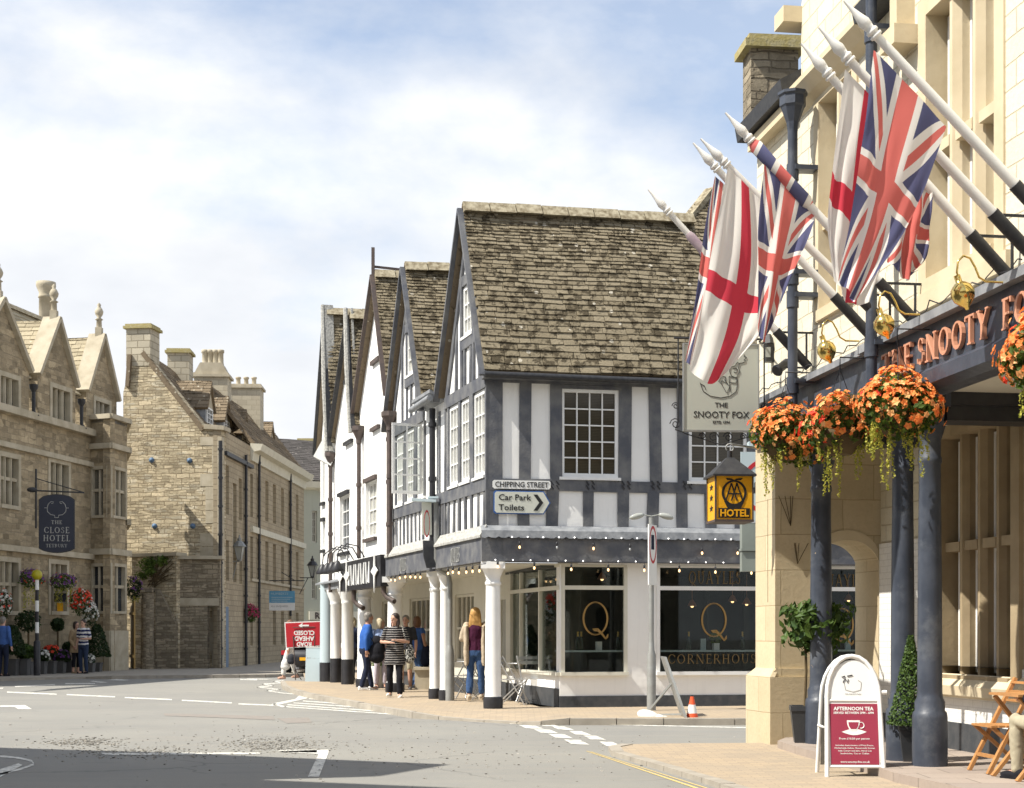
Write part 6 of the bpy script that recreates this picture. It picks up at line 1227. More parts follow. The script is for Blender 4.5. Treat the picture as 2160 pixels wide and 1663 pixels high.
# ---- hotel association lantern
YL = 17.2; b0 = at(1510, 1098, YL); LFr = Fr((b0.x, b0.y), (1, .10), out=(0, -1)); lw0 = LFr.s_(1587); z0, z1 = b0.z, LFr.z_(1550, 1001); dp = .42
lt = thing('hotel_lantern', 'yellow and black hanging lantern sign reading AA HOTEL with a dark pyramid roof', 'sign', b0)
m = MB(); m.box(LFr, 0, lw0, z0, z1, -dp, 0); m.build('panel', M['amber'], lt)
m = MB(); e = .012
for a in (-.012, lw0-.004): 
    for n in (-dp-.006, -.01): m.box(LFr, a, a+.018, z0-.01, z1, n, n+.018)
m.box(LFr, -.014, lw0+.016, z0-.014, z0+.012, -dp-.01, .012); m.build('frame', M['brown'], lt, uv=False)
ap_ = LFr.pt(lw0/2, LFr.z_(1550, 958), -dp/2); q = [LFr.pt(-.04, z1, .04), LFr.pt(lw0+.04, z1, .04), LFr.pt(lw0+.04, z1, -dp-.04), LFr.pt(-.04, z1, -dp-.04)]
m = MB(); tq = [ap_+(p-ap_)*.16-Z3*0 for p in q]; m.hexa(q+[Vector((t.x, t.y, ap_.z-.02)) for t in tq]); m.hexa([p-Z3*.02 for p in q]+q); m.tube([ap_-Z3*.03, ap_+Z3*.06], .03, 8); m.build('roof', M['iron'], lt, uv=False)
m = MB(); cx, cz = lw0/2, z0+(z1-z0)*.60; R_ = .145
for k in range(36):
    a0_, a1_ = k*math.pi/18, (k+1)*math.pi/18; rr = lambda a: 1-.20*(1 if 0 else abs(math.sin(a)))
    if -math.pi*.5-.35 < a0_-2*math.pi < -math.pi*.5+.35: pass
    m.prism(LFr, [(cx+R_*math.cos(a0_)*1.0, cz+R_*math.sin(a0_)*1.0), (cx+R_*math.cos(a1_), cz+R_*math.sin(a1_)), (cx+R_*.8*math.cos(a1_), cz+R_*.86*math.sin(a1_)), (cx+R_*.8*math.cos(a0_), cz+R_*.86*math.sin(a0_))], .001, .005)
m.prism(LFr, [(cx-.12, cz-.09), (cx-.075, z0+.135), (cx+.075, z0+.135), (cx+.12, cz-.09), (cx+.05, cz-.125), (cx-.05, cz-.125)], .0018, .0058); m.prism(LFr, [(.03, z0+.03), (lw0-.03, z0+.03), (lw0-.03, z0+.14), (.03, z0+.14)], .0012, .0052)
for sx in (-1, 1): m.prism(LFr, [(cx, cz+R_*1.0), (cx+sx*.03, cz+R_*1.12), (cx+sx*.10, cz+R_*1.16), (cx+sx*.08, cz+R_*1.0)], .001, .005)
for cx2, k in ((cx-.032, 0), (cx+.032, 1)):
    for a, b in (((-.065, -.09), (0, .11)), ((.065, -.09), (0, .11)), ((-.035, -.01), (.035, -.01))): m.bar(LFr.pt(cx2+a[0], cz+a[1], .004+k*.001), LFr.pt(cx2+b[0], cz+b[1], .004+k*.001), .016, .004, up=LFr.n3)
SFr_ = Fr((b0.x, b0.y), (-LFr.n.x, -LFr.n.y), out=(-1, 0))
for zz_ in (.15, .27, .39):
    c = SFr_.pt(dp*.5, z0+zz_, .003); m.prism3([c+SFr_.u3*math.sin(k*math.pi/5)*(.04 if k % 2 == 0 else .016)*2.2+Z3*math.cos(k*math.pi/5)*(.04 if k % 2 == 0 else .016) for k in range(10)], SFr_.n3*.004)
m.build('emblem', M['signk'], lt, uv=False)
text_mb('HOTEL', LFr.pt(lw0/2, z0+.048, .0056), LFr.u3, Z3, .078, .003, width=.33, bold=.03).build('lettering', M['amber'], lt, uv=False)
m = MB(); m.tube([ap_+Z3*.05+LFr.u3*r*.045*math.sin(t) +Z3*(.045-.045*math.cos(t)) for r in (1,) for t in [k*.6 for k in range(10)]], .009, 5); hk = ap_+Z3*.14; m.tube([hk, HFr.P(1612, 948, FN)], .012, 6); m.build('bracket', M['galv'], lt, uv=False)
# ================= plants =================
def leafq(mb, p, s, r, n=None, mi=0, asp=.55):
    a = Vector((r.gauss(0, 1), r.gauss(0, 1), r.gauss(0, 1))).normalized()
    if n is not None: a = (a+n*1.1).normalized()
    t = a.cross(Vector((r.gauss(0, 1), r.gauss(0, 1), r.gauss(0, 1)))).normalized(); b = a.cross(t); s *= r.uniform(.7, 1.35)
    mb.add([p-t*s, p-b*s*asp+a*s*.15, p+t*s, p+b*s*asp+a*s*.15], [(0, 1, 2, 3)], mi)
def clump(mb, c, rad_, n, s, r, mi=0, inner=.55, cut=None, lump=.25):
    c = Vector(c); k = 0
    while k < n:
        d = Vector((r.gauss(0, 1), r.gauss(0, 1), r.gauss(0, 1))).normalized(); f = r.uniform(inner, 1)**.7*(1+lump*noise.noise(d*2.3+c)); p = Vector((d.x*rad_[0], d.y*rad_[1], d.z*rad_[2]))*f
        k += 1
        if cut and cut(p): continue
        leafq(mb, c+p, s, r, d, mi)
    return mb
def flowers(mb, c, rad_, n, s, r, mi=0, up=-.4):
    for _ in range(n):
        d = Vector((r.gauss(0, 1), r.gauss(0, 1), r.gauss(0, 1))).normalized()
        if d.z < up: d.z = -d.z
        q = Vector(c)+Vector((d.x*rad_[0], d.y*rad_[1], d.z*rad_[2]))*(1+.12*r.uniform(-1, 1)+.2*noise.noise(d*3)); t = d.cross(Vector((r.gauss(0, 1), r.gauss(0, 1), r.gauss(0, 1)))).normalized(); b = d.cross(t); z = s*r.uniform(.7, 1.3)
        for k in range(5):
            a = k*1.2566; u = t*math.cos(a)+b*math.sin(a); v = t*math.cos(a+1.57)+b*math.sin(a+1.57); mb.add([q, q+u*z*.55-v*z*.42+d*z*.3, q+u*z+d*z*.12, q+u*z*.55+v*z*.42+d*z*.3], [(0, 1, 2, 3)], mi)
def orange_basket(loc, label, seed, s=1.0, red=.2, trail=1.0, group='orange begonia baskets on the inn'):
    r = random.Random(seed); t = thing('hanging_basket', label, 'hanging basket', loc, group); L = Vector(loc)
    m = MB(); m.lathe(L, [(.10*s, -.2*s), (.2*s, -.1*s), (.24*s, 0), (.22*s, .01)], 14); m.build('basket', M['stem'], t, uv=False)
    m = MB(); sub_ = [(L+Vector((math.cos(a)*.15*s, math.sin(a)*.15*s, r.uniform(-.07, .10)*s)), r.uniform(.18, .23)*s) for a in [k*1.05+r.uniform(-.3, .3) for k in range(6)]]+[(L+Z3*.12*s, .24*s)]
    for c_, q_ in sub_: clump(m, c_, (q_, q_, q_*.95), 330, .032, r); m.build('foliage', M['leafl'], t, uv=False, recalc=False)
    m = MB(); 
    for k_, (c_, q_) in enumerate(sub_): flowers(m, c_, (q_*1.06, q_*1.06, q_), int(58*(1-red*(k_ % 2))), .036, r, 0, -.6); flowers(m, c_, (q_*1.08, q_*1.08, q_), 26, .033, r, 1, -.6)
    for c_, q_ in sub_[1:4]: flowers(m, c_, (q_*1.08, q_*1.1, q_), int(60*red), .033, r, 2, -.6)
    m.build('flowers', [M['fl_or'], M['fl_pe'], M['fl_re']], t, uv=False, recalc=False)
    m = MB()
    for k in range(30):
        a = r.uniform(0, 6.28); rr = r.uniform(.12, .29)*s; p = L+Vector((math.cos(a)*rr, math.sin(a)*rr, -.10)); ln = r.choice([.12, .2, .25, .35, .5])*trail*r.uniform(.7, 1.1); n = int(ln/.017)
        for j in range(n):
            p = p+Vector((r.uniform(-.004, .004), r.uniform(-.004, .004), -.017)); 
            for _ in (0, 1): leafq(m, p+Vector((r.uniform(-.014, .014), r.uniform(-.014, .014), 0)), .013, r, None, 0, .8)
    m.build('trailing_stems', M['trail'], t, uv=False, recalc=False)
    m = MB(); top = L+Z3*.62
    for a in (0.3, 2.4, 4.5): m.tube([L+Vector((math.cos(a)*.23*s, math.sin(a)*.23*s, 0)), top], .004, 4)
    m.tube([top, top+Z3*.12, top+Z3*.12-HFr.n3*.38], .008, 5); m.build('chain', M['iron'], t, uv=False); return t
def bpos(px, py, n=.58): return HFr.P(px, py, n)
orange_basket(bpos(1893, 868), 'nearest full orange begonia basket with long yellow trails beneath the word THE', 1, 1.06, .12, 1.1)
orange_basket(bpos(1772, 912), 'middle begonia basket with red and orange blooms between the two others', 2, 1.12, .55, 1.0)
orange_basket(bpos(1657, 928), 'farthest orange begonia basket in front of the stone pier', 3, 1.15, .35, .95)
orange_basket(bpos(2222, 750), 'orange begonia basket cut by the right edge of the frame', 4, 1.1, .2, 1.2)
m = MB(); r = random.Random(9)
for px, py in ((1815, 790), (1960, 905)): clump(m, bpos(px, py, .4), (.1, .1, .08), 60, .03, r)
# bay tree in pot by the pier
def planter(c, w0, w1, h, mat, t, name='pot'):
    m = MB(); m.lathe(c, [(w0, 0), (w1, h-.06), (w1*1.06, h-.055), (w1*1.06, h), (w1*.92, h), (w1*.9, h-.04)], 4, sm=False, M=Matrix.Rotation(rad(38), 3, 'Z')); m.build(name, M[mat], t, uv=False)
c = gr(1708, 1578, .04); c.y = 17.3; c.x = (1697-HX)/F*17.3; c.z = .05
t = thing('bay_tree', 'small standard bay tree with round glossy crown in a dark pot beside the stone pier', 'potted tree', c)
planter(c, .15, .22, .5, 'pot', t); m = MB(); m.tube([c+Z3*.4, c+Z3*.9+Vector((.02, 0, 0)), c+Z3*1.5], .016, 6)
for k in range(7): a = k*.9; m.tube([c+Z3*(1.15+.03*k), c+Z3*(1.35+.05*k)+Vector((math.cos(a)*.15, math.sin(a)*.15, 0))], .007, 4)
m.build('trunk', M['stem'], t, uv=False); m = MB(); r = random.Random(21); cc_ = c+Z3*1.42+Vector((.12, 0, 0)); clump(m, cc_, (.36, .33, .32), 1100, .055, r, inner=.4, lump=.5); m.build('crown', M['leaf'], t, uv=False, recalc=False)
# clipped box cone
Yc = 14.75; c = Vector(((1921-HX)/F*Yc, Yc, .13)); t = thing('box_cone', 'clipped box cone in a dark pot between the two near blue columns', 'topiary', c)
planter(c, .11, .165, .36, 'pot', t); m = MB(); r = random.Random(23)
for _ in range(4200):
    h = r.random()**1.35; a = r.uniform(0, 6.28); rr = (.02+.20*(1-h))*r.uniform(.8, 1.04)*(1+.1*noise.noise(Vector((math.cos(a), math.sin(a), h*4))))
    leafq(m, c+Vector((rr*math.cos(a), rr*math.sin(a), .36+h*.86)), .013, r, Vector((math.cos(a), math.sin(a), .3)), 0, .8)
m.build('foliage', M['leaf'], t, uv=False, recalc=False)
# ================= afternoon tea board =================
Yb = 14.3; b0 = Vector(((1737-HX)/F*Yb, Yb, .045)); AB = Fr((b0.x, b0.y), (1, -.06), out=(0, -1)); S_ = Yb/F; Wd = 118*S_; lean = .16
t = thing('pavement_sign', 'white arched pavement sign with maroon poster advertising AFTERNOON TEA', 'sign', b0)
def abp(x, z, n=0):  # point on the leaning front panel
    k = z/1.17; return AB.pt(x, z+.0, 0)+AB.n3*(.22*(1-k)+n)
def arch(sgn):
    pts = [];  W2_ = Wd
    f = lambda x, z: AB.pt(x, z, 0)+AB.n3*sgn*(.23*(1-z/1.17))
    pts = [f(0, 0), f(.02, .75)]; rx = (Wd-.04)/2; cx = Wd/2
    for k in range(0, 13): a = math.pi*(1-k/12); pts.append(f(cx+rx*math.cos(a), .78+.38*math.sin(a)))
    pts += [f(Wd-.02, .75), f(Wd, 0)]; return pts
m = MB(); m.tube(arch(1), .021, 10); q = arch(1); m.tube([abp(.02, .745), abp(Wd-.02, .745)], .012, 6); m.tube([abp(.02, .135), abp(Wd-.02, .135)], .014, 6); m.tube([abp(Wd+.0, .82, -.01), abp(Wd+.05, .82, -.01)], .022, 8); m.build('frame', M['whitep'], t, uv=False)
m = MB(); m.tube([p+Vector((-.03, 0, 0)) for p in arch(-1)], .019, 10); m.tube([abp(-.02, .5, -.0), AB.pt(-.03, .5, 0)-AB.n3*.13], .012, 6); m.build('rear_frame', M['whitep'], t, uv=False)
m = MB(); m.prism3([AB.pt(x, z, 0)-AB.n3*(.23*(1-z/1.17)) for x, z in ((0, .12), (Wd-.05, .12), (Wd-.05, .75), (0, .75))], AB.n3*.01); m.build('rear_panel', M['galv'], t, uv=False)
up_ = (abp(0, 1)-abp(0, 0)).normalized(); rt_ = AB.u3; nn_ = rt_.cross(up_)
m = MB(); m.prism3([abp(.03, .75), abp(Wd-.03, .75)]+[abp(Wd/2+(Wd-.06)/2*math.cos(a), .78+.345*math.sin(a)) for a in [k*math.pi/12 for k in range(13)]], -AB.n3*.012); m.build('header_panel', M['white2'], t, uv=False)
m = MB(); m.prism3([abp(.03, .14), abp(Wd-.03, .14), abp(Wd-.03, .735), abp(.03, .735)], -AB.n3*.01); m.build('backing', M['white2'], t, uv=False)
m = MB(); m.prism3([abp(.042, .155, .004), abp(Wd-.042, .155, .004), abp(Wd-.042, .715, .004), abp(.042, .715, .004)], -AB.n3*.006); m.build('poster', M['maroon'], t, uv=False)
m = MB(); X = Wd/2
for s_, z, h, wd, bo in (('AFTERNOON TEA', .655, .032, .37, .03), ('SERVED BETWEEN 2PM - 6PM', .622, .02, .37, .02), ('From £10.50 per person', .385, .018, .28, .012), ('Includes Assortment of Petit Fours,', .325, .014, .35, .008), ('Homemade Cakes, Homemade Scones', .300, .014, .37, .008), ('with Cream and Jam, Hand Cut', .275, .014, .31, .008), ('Sandwiches, Tea or Coffee.', .250, .014, .27, .008), ('www.snooty-fox.co.uk', .172, .018, .27, .012)):
    text_mb(s_, abp(X, z, .0045), rt_, up_, h, .0015, width=wd, bold=bo, mb=m)
cz = .50
def ell2(cx, cz, rx, rz, a0, a1, wd): stroke_mb([(cx+rx*math.cos(a0+(a1-a0)*k/16), cz+rz*math.sin(a0+(a1-a0)*k/16)) for k in range(17)], abp(X, 0, .005), rt_, up_, 1, wd, .001, mb=m)
m.prism3([abp(X+x, z, .0046) for x, z in [(-.115+.23*(k/12), cz-.045-.03*math.sin(k/12*math.pi)) for k in range(13)]+[(.115-.23*(k/12), cz-.045+.028*math.sin(k/12*math.pi)) for k in range(1, 12)]], nn_*.001)
m.prism3([abp(X+x, z, .0062) for x, z in ((-.065, cz+.062), (.055, cz+.062), (.05, cz+.02), (.03, cz-.02), (.015, cz-.035), (-.03, cz-.035), (-.045, cz-.02), (-.062, cz+.02))], nn_*.001)
ell2(.065, cz+.025, .028, .028, -1.9, 1.9, .008); m.build('lettering', M['white2'], t, uv=False)
m = MB(); m.prism3([abp(X+x, z, .008) for x, z in ((-.052, cz+.045), (.043, cz+.045), (.038, cz+.01), (.02, cz-.018), (-.03, cz-.018), (-.047, cz+.01))], nn_*.001); m.build('cup_shade', M['maroon'], t, uv=False)
m = MB(); 
for p in ([(-.09, .93), (-.07, .97), (-.05, .93), (-.04, .96)], [(-.1, .98), (-.07, .99)], [(-.05, .99), (0, 1.0)]): stroke_mb(p, abp(X, 0, .005), rt_, up_, 1, .009, .001, mb=m)
m.build('crest', M['greyc'], t, uv=False); m = MB(); text_mb('THE SNOOTY FOX', abp(X, .80, .003), rt_, up_, .012, .001, width=.15, mb=m); stroke_mb([(-.08, .93), (-.07, .86), (0, .84), (.07, .86), (.08, .93), (.05, .95)], abp(X, 0, .003), rt_, up_, 1, .004, .001, mb=m); m.build('lettering', M['galv'], t, uv=False)
# ================= folding wooden furniture =================
def slatq(m, a, b, w_, n, d, th=.018):
    for i in range(n): p = a.lerp(b, (i+.5)/n); m.bar(p-d/2, p+d/2, (b-a).length/n*.82, th)
Yt = 13.6; c = Vector(((2118-HX)/F*Yt, Yt, .13)); t = thing('folding_chair', 'slatted wooden folding chair at the right edge by the white brick wall', 'chair', c)
D = Vector((.99, .1, 0)); E = Vector((-.1, .99, 0)); w2 = .21
m = MB(); slatq(m, c+Z3*.42-D*.22, c+Z3*.42+D*.2, .4, 6, E*.44); m.build('seat', M['wood'], t, uv=False)
for s_ in (-1, 1):
    m = MB(); o = E*w2*s_; m.bar(c+o-D*.24, c+o+D*.2+Z3*.84, .03, .045, up=E); m.build('leg', M['wood'], t, uv=False); m = MB(); m.bar(c+o*.9+D*.28, c+o*.9-D*.2+Z3*.42, .03, .045, up=E); m.build('leg', M['wood'], t, uv=False)
m = MB(); slatq(m, c+D*.12+Z3*.6, c+D*.2+Z3*.84, .3, 3, E*.42); m.build('backrest', M['wood'], t, uv=False); m = MB(); m.bar(c-D*.16+Z3*.15-E*w2, c-D*.16+Z3*.15+E*w2, .03, .03); m.bar(c+D*.2+Z3*.08-E*w2, c+D*.2+Z3*.08+E*w2, .03, .03); m.build('stretcher', M['wood'], t, uv=False)
c = Vector(((2190-HX)/F*13.0, 13.0, .13)); t = thing('folding_table', 'slatted wooden folding table cut by the right edge of the frame', 'table', c)
m = MB(); slatq(m, c+Z3*.72-D*.32, c+Z3*.72+D*.32, .6, 9, E*.6, .02); m.build('tabletop', M['wood'], t, uv=False)
for s_ in (-1, 1):
    for a in (-1, 1): m = MB(); m.bar(c+E*.25*s_-D*.3*a, c+E*.25*s_+D*.28*a+Z3*.7, .03, .05, up=E); m.build('leg', M['wood'], t, uv=False)
# ================= cafe furniture =================
def bistro(c, rz, lb):
    t = thing('bistro_chair', lb, 'chair', c, 'silver bistro chairs outside the cafe'); R_ = Matrix.Rotation(rz, 3, 'Z'); L = lambda x, y, z: c+R_@Vector((x, y, z))
    m = MB(); 
    for i in range(7): y = -.18+i*.06; m.bar(L(-.2, y, .45), L(.2, y, .45), .035, .012)
    m.build('seat', M['chrome'], t, uv=False); m = MB()
    for z in (.74, .82): m.bar(L(-.2, .24+(z-.7)*.3, z), L(.2, .24+(z-.7)*.3, z), .012, .055)
    m.build('backrest', M['chrome'], t, uv=False)
    for s_ in (-1, 1):
        m = MB(); m.bar(L(.19*s_, -.24, 0), L(.19*s_, .27, .86), .018, .018); m.build('leg', M['chrome'], t, uv=False); m = MB(); m.bar(L(.17*s_, .28, 0), L(.17*s_, -.2, .45), .018, .018); m.build('leg', M['chrome'], t, uv=False)
    m = MB(); m.bar(L(-.19, -.2, .06), L(.19, -.2, .06), .014, .014); m.bar(L(-.17, .24, .06), L(.17, .24, .06), .014, .014); m.build('stretcher', M['chrome'], t, uv=False)
def bt(c, lb):
    t = thing('bistro_table', lb, 'table', c, 'small bistro tables outside the cafe'); m = MB(); m.lathe(c+Z3*.70, [(.3, 0), (.31, .012), (.3, .02)], 24); m.build('tabletop', M['chrome'], t, uv=False)
    for a in (0, 2.09, 4.19): m = MB(); m.tube([c+Vector((math.cos(a)*.26, math.sin(a)*.26, 0)), c+Vector((math.cos(a+3)*.2, math.sin(a+3)*.2, .69))], .01, 6); m.build('leg', M['chrome'], t, uv=False)
G_ = lambda px, Y: Vector(((px-HX)/F*Y, Y, .1))
bistro(G_(1085, 27.0), rad(75), 'silver bistro chair just right of the corner column'); bistro(G_(1122, 27.4), rad(20), 'silver bistro chair with its back to the angled cafe window'); bistro(G_(974, 29.4), rad(-60), 'silver bistro chair behind the grey lamp post'); bt(G_(1103, 28.2), 'bistro table between the two chairs by the angled window')
bistro(G_(1018, 28.9), rad(110), 'silver bistro chair half hidden behind the corner column'); bt(G_(996, 30.0), 'bistro table behind the woman in the beige cardigan')
# cafe window display
def bottle(c, lb, grp='champagne bottles on the cafe window shelf'):
    m = MB(); m.lathe(c, [(.042, 0), (.045, .02), (.044, .16), (.02, .23), (.018, .24)], 12, 0); m.lathe(c, [(.0185, .235), (.016, .30), (.02, .31), (.018, .325)], 10, 1); t = m.build('bottle', [M['bottle'], M['foil']], label=lb, cat='bottle', group=grp, uv=False)
for px, lb in ((1219, 'left bottle of the pair beside the first gilt Q'), (1226, 'right bottle of the pair beside the first gilt Q'), (1304, 'single bottle right of the first gilt Q'), (1453, 'bottle left of the second gilt Q'), (1566, 'bottle right of the second gilt Q near the stone pier'), (1807, 'bottle seen through the stone arch')):
    p = RF.P(px, 1370, -.46); bottle(Vector((p.x, p.y, zsh)), lb)
for px, mt, w_, h, lb in ((1263, 'white2', .09, .15, 'white tin on the cafe shelf under the first gilt Q'), (1483, 'aboardw', .10, .2, 'pale blue menu card beside the plant on the cafe shelf'), (1788, 'aboardw', .10, .2, 'pale blue menu card seen through the arch'), (1510, 'white2', .10, .12, 'silver planter on the cafe shelf with bushy green herb')):
    p = RF.P(px, 1370, -.5); m = MB(); m.box(Fr((p.x, p.y), (1, .23)), -w_/2, w_/2, zsh, zsh+h, -.02 if h > .16 else -.05, .02 if h > .16 else .05); m.build('shelf_item', M[mt], label=lb, cat='shelf item')
m = MB(); p = RF.P(1510, 1370, -.5); clump(m, Vector((p.x, p.y, zsh+.23)), (.12, .1, .13), 220, .03, random.Random(4)); m.build('herb_plant', M['leafl'], label='bushy green herb under the second gilt Q', cat='plant', uv=False, recalc=False)
m = MB(); p = AF.P(1160, 1350, -.4); clump(m, p, (.16, .16, .17), 300, .03, random.Random(6)); m.lathe(p-Z3*.35, [(.08, 0), (.1, .2)], 10, 0); m.build('herb_plant', M['leafd'], label='small green plant behind the angled cafe window', cat='plant', uv=False, recalc=False)
for i, (x, y) in enumerate(((1270, 1215), (1545, 1262), (1575, 1268), (1460, 1272), (1790, 1260))):
    p = RF.P(x, y, -1.6); t = thing('pendant_lamp', 'small warm pendant lamp glowing inside the cafe, '+['behind the first gilt Q', 'left one of the pair near the pier', 'right one of the pair near the pier', 'left of the second gilt Q', 'seen through the stone arch'][i], 'lamp', p, 'pendant lamps in the cafe')
    m = MB(); m.tube([p, p+Z3*.5], .006, 5); m.lathe(p-Z3*.06, [(.09, 0), (.05, .08), (.02, .12)], 12); m.build('shade', M['copper'], t, uv=False); m = MB(); m.ell(p-Z3*.06, .03, seg=8, rings=6); m.build('bulb', M['bulb'], t, uv=False)
# ================= street things by the cafe =================
c = G_(1374, 25.0); t = thing('sign_post', 'grey steel post with a red ring traffic sign and two small lamps at the top', 'sign post', c); zt = CH+(HY-1092)/F*25; z2 = CH+(HY-1372)/F*25
m = MB(); m.lathe(c, [(.075, 0), (.075, z2-.1-.08), (.05, z2-.1), (.042, z2+.1), (.042, zt-.1)], 14); m.lathe(c, [(.05, z2), (.05, zt-.02), (.03, zt-.1)], 10) if 0 else None; m.build('pole', M['galv'], t, uv=False)
SP = Fr((c.x, c.y-.07), (.42, .9), out=(1, -1)); px2 = lambda y: CH+(HY-y)/F*25
for nm, mt, f in (('sign_plate', 'white2', 0), ):
    m = MB(); m.box(SP, -.19, .19, px2(1235), px2(1108), 0, .02); m.build(nm, M[mt], t, uv=False)
m = MB(); N = 28; zc = px2(1150)
for k in range(N):
    a, b = 2*math.pi*k/N, 2*math.pi*(k+1)/N; m.prism(SP, [(.17*math.cos(a), zc+.31*math.sin(a)), (.17*math.cos(b), zc+.31*math.sin(b)), (.14*math.cos(b), zc+.265*math.sin(b)), (.14*math.cos(a), zc+.265*math.sin(a))], .02, .024)
m.build('red_ring', M['red'], t, uv=False); m = MB(); m.box(SP, -.08, .05, zc-.08, zc+.16, .02, .025); m.build('symbol', M['navyc'], t, uv=False)
for s_ in (-1, 1):
    m = MB(); a = c+Z3*(zt-.08); e = a+Vector((.14*s_, 0, .03)); m.tube([a, e], .01, 6); m.ell(e+Vector((.1*s_, 0, -.03)), (.13, .05, .05), Matrix.Rotation(.25*s_, 3, 'Y')); m.build('sign_lamp', M['lampglass'], t, uv=False)
# temporary sign seen edge-on
c = G_(1422, 23.3); c.z = 0; t = thing('road_works_sign', 'temporary road sign seen from its edge, leaning on a folding steel frame', 'sign', c); s23 = 23.3/F; dz = lambda y: CH+(HY-y)/F*23.3
m = MB(); a, b = Vector(((1443-HX)*s23, 23.1, .02)), Vector(((1402-HX)*s23, 23.5, dz(1386))); m.hexa([a+Vector((-.02, -.3, 0)), a+Vector((.02, -.3, 0)), a+Vector((.02, .3, 0)), a+Vector((-.02, .3, 0)), b+Vector((-.02, -.3, 0)), b+Vector((.02, -.3, 0)), b+Vector((.02, .3, 0)), b+Vector((-.02, .3, 0))]); m.build('plate', M['galv'], t, uv=False)
m = MB(); m.bar(a.lerp(b, .6), Vector(((1365-HX)*s23, 23.6, .1)), .03, .03); m.bar(a.lerp(b, .12), Vector(((1365-HX)*s23, 23.6, .1)), .025, .025); m.build('frame', M['galv'], t, uv=False)
c = Vector(((1455-HX)*s23, 23.0, 0)); t = thing('traffic_cone', 'orange and white traffic cone on a black base at the kerb', 'traffic cone', c); m = MB(); m.cube(c+Z3*.03, (.27, .27, .06)); m.build('base', M['rubber'], t, uv=False)
m = MB(); m.lathe(c, [(.10, .06), (.078, .16)], 18, 0); m.lathe(c, [(.078, .16), (.052, .29)], 18, 1); m.lathe(c, [(.052, .29), (.03, .39), (.028, .41)], 18, 0); m.build('cone', [M['orange'], M['white2']], t, uv=False)
m = MB(); c = Vector(((1380-HX)*s23, 23.2, .0)); m.ell(c+Vector((-.08, 0, .09)), (.2, .16, .10), Matrix.Rotation(.35, 3, 'Y')); m.ell(c+Vector((.13, .02, .05)), (.12, .12, .06)); m.ell(c+Vector((.0, .0, .07)), (.17, .15, .07)); m.build('sandbag', M['sack'], label='white sandbag slumped at the foot of the steel post', cat='sandbag', uv=False)
# traffic sign and signal backs behind the pier
Yq = 22.5; c = G_(1620, Yq); t = thing('traffic_sign', 'large white road sign with red ring half hidden behind the stone pier', 'sign', c); Q_ = Fr((c.x, c.y), (1, .05), out=(0, -1)); qz = lambda y: CH+(HY-y)/F*Yq; qs = lambda x: (x-1620)/F*Yq
m = MB(); m.tube([c, c+Z3*(qz(945)-.1)], .05, 10); m.build('pole', M['galv'], t, uv=False); m = MB(); m.box(Q_, qs(1560), qs(1680), qz(1100), qz(955), .05, .07); m.build('plate', M['aboardw'], t, uv=False)
m = MB(); zc = qz(1027); N = 40
for k in range(N):
    a, b = 2*math.pi*k/N, 2*math.pi*(k+1)/N; m.prism(Q_, [(.42*math.cos(a), zc+.42*math.sin(a)), (.42*math.cos(b), zc+.42*math.sin(b)), (.36*math.cos(b), zc+.36*math.sin(b)), (.36*math.cos(a), zc+.36*math.sin(a))], .071, .075)
m.build('red_ring', M['red'], t, uv=False)
m = MB(); text_mb('Except', Q_.pt(0, qz(1082), .071), Q_.u3, Z3, .1, .003, width=.36, mb=m); text_mb('loading', Q_.pt(0, qz(1098), .071), Q_.u3, Z3, .08, .003, width=.36, mb=m); m.prism(Q_, [(-.3, zc-.02), (-.22, zc-.02), (-.22, zc+.05), (-.12, zc+.12), (.1, zc+.12), (.2, zc+.03), (.3, zc), (.3, zc-.1), (-.3, zc-.1)], .071, .074); m.build('lettering', M['greyc'], t, uv=False)
m = MB(); m.box(Q_, qs(1563), qs(1670), qz(1160), qz(1104), -.1, .06); m.box(Q_, qs(1563), qs(1670), qz(1206), qz(1164), -.1, .05); m.box(Q_, qs(1561), qs(1672), qz(1163), qz(1158), -.1, .08); m.build('sign_back', M['greybox'], t, uv=False)
m = MB(); m.cube(Q_.pt(-.05, qz(938), .0), (.5, .18, .07)); m.build('sign_lamp', M['aboardw'], t, uv=False)
# lamp post with banner in front of the terrace
c = G_(949, 28.6); t = thing('street_lamp', 'grey street lamp column with thick base and flat lamp head beside the white columns', 'street lamp', c); zz_ = lambda y, Y=28.6: CH+(HY-y)/F*Y; zx = lambda x, Y=28.6: (x-HX)/F*Y
m = MB(); m.lathe(c, [(.085, 0), (.085, zz_(1385)-.1), (.07, zz_(1372)-.1), (.045, zz_(1360)-.1)], 14); p0 = c+Z3*(zz_(1362)-.1); m.tube([p0, Vector((c.x, c.y, zz_(1230))), Vector((zx(945), c.y, zz_(1212))), Vector((zx(927), c.y-.1, zz_(1203))), Vector((zx(921), c.y-.15, zz_(1180))), Vector((zx(921), c.y-.15, zz_(1060)))], .05, 10); m.build('pole', M['galv'], t, uv=False)
m = MB(); m.cube((zx(896), c.y-.2, zz_(1058)), (.46, .2, .05), Matrix.Rotation(.06, 3, 'Y')); m.cube((zx(915), c.y-.2, zz_(1052)), (.2, .12, .04)); m.build('lamp_head', M['aboardw'], t, uv=False)
BN = Fr((zx(893), c.y-.22), (1, .35), out=(0, -1)); t = thing('pub_sign', 'tall dark hanging banner sign with an oval emblem fixed across the terrace front', 'sign', BN.pt(0, 1.3, 0))
q = lambda x, y: (zx(x)-zx(893), zz_(y)); m = MB(); m.prism(BN, [q(891, 1130), q(891, 1062), q(911, 1062), q(912, 1130)], 0, .03); m.build('upper_panel', M['signcream'], t, uv=False)
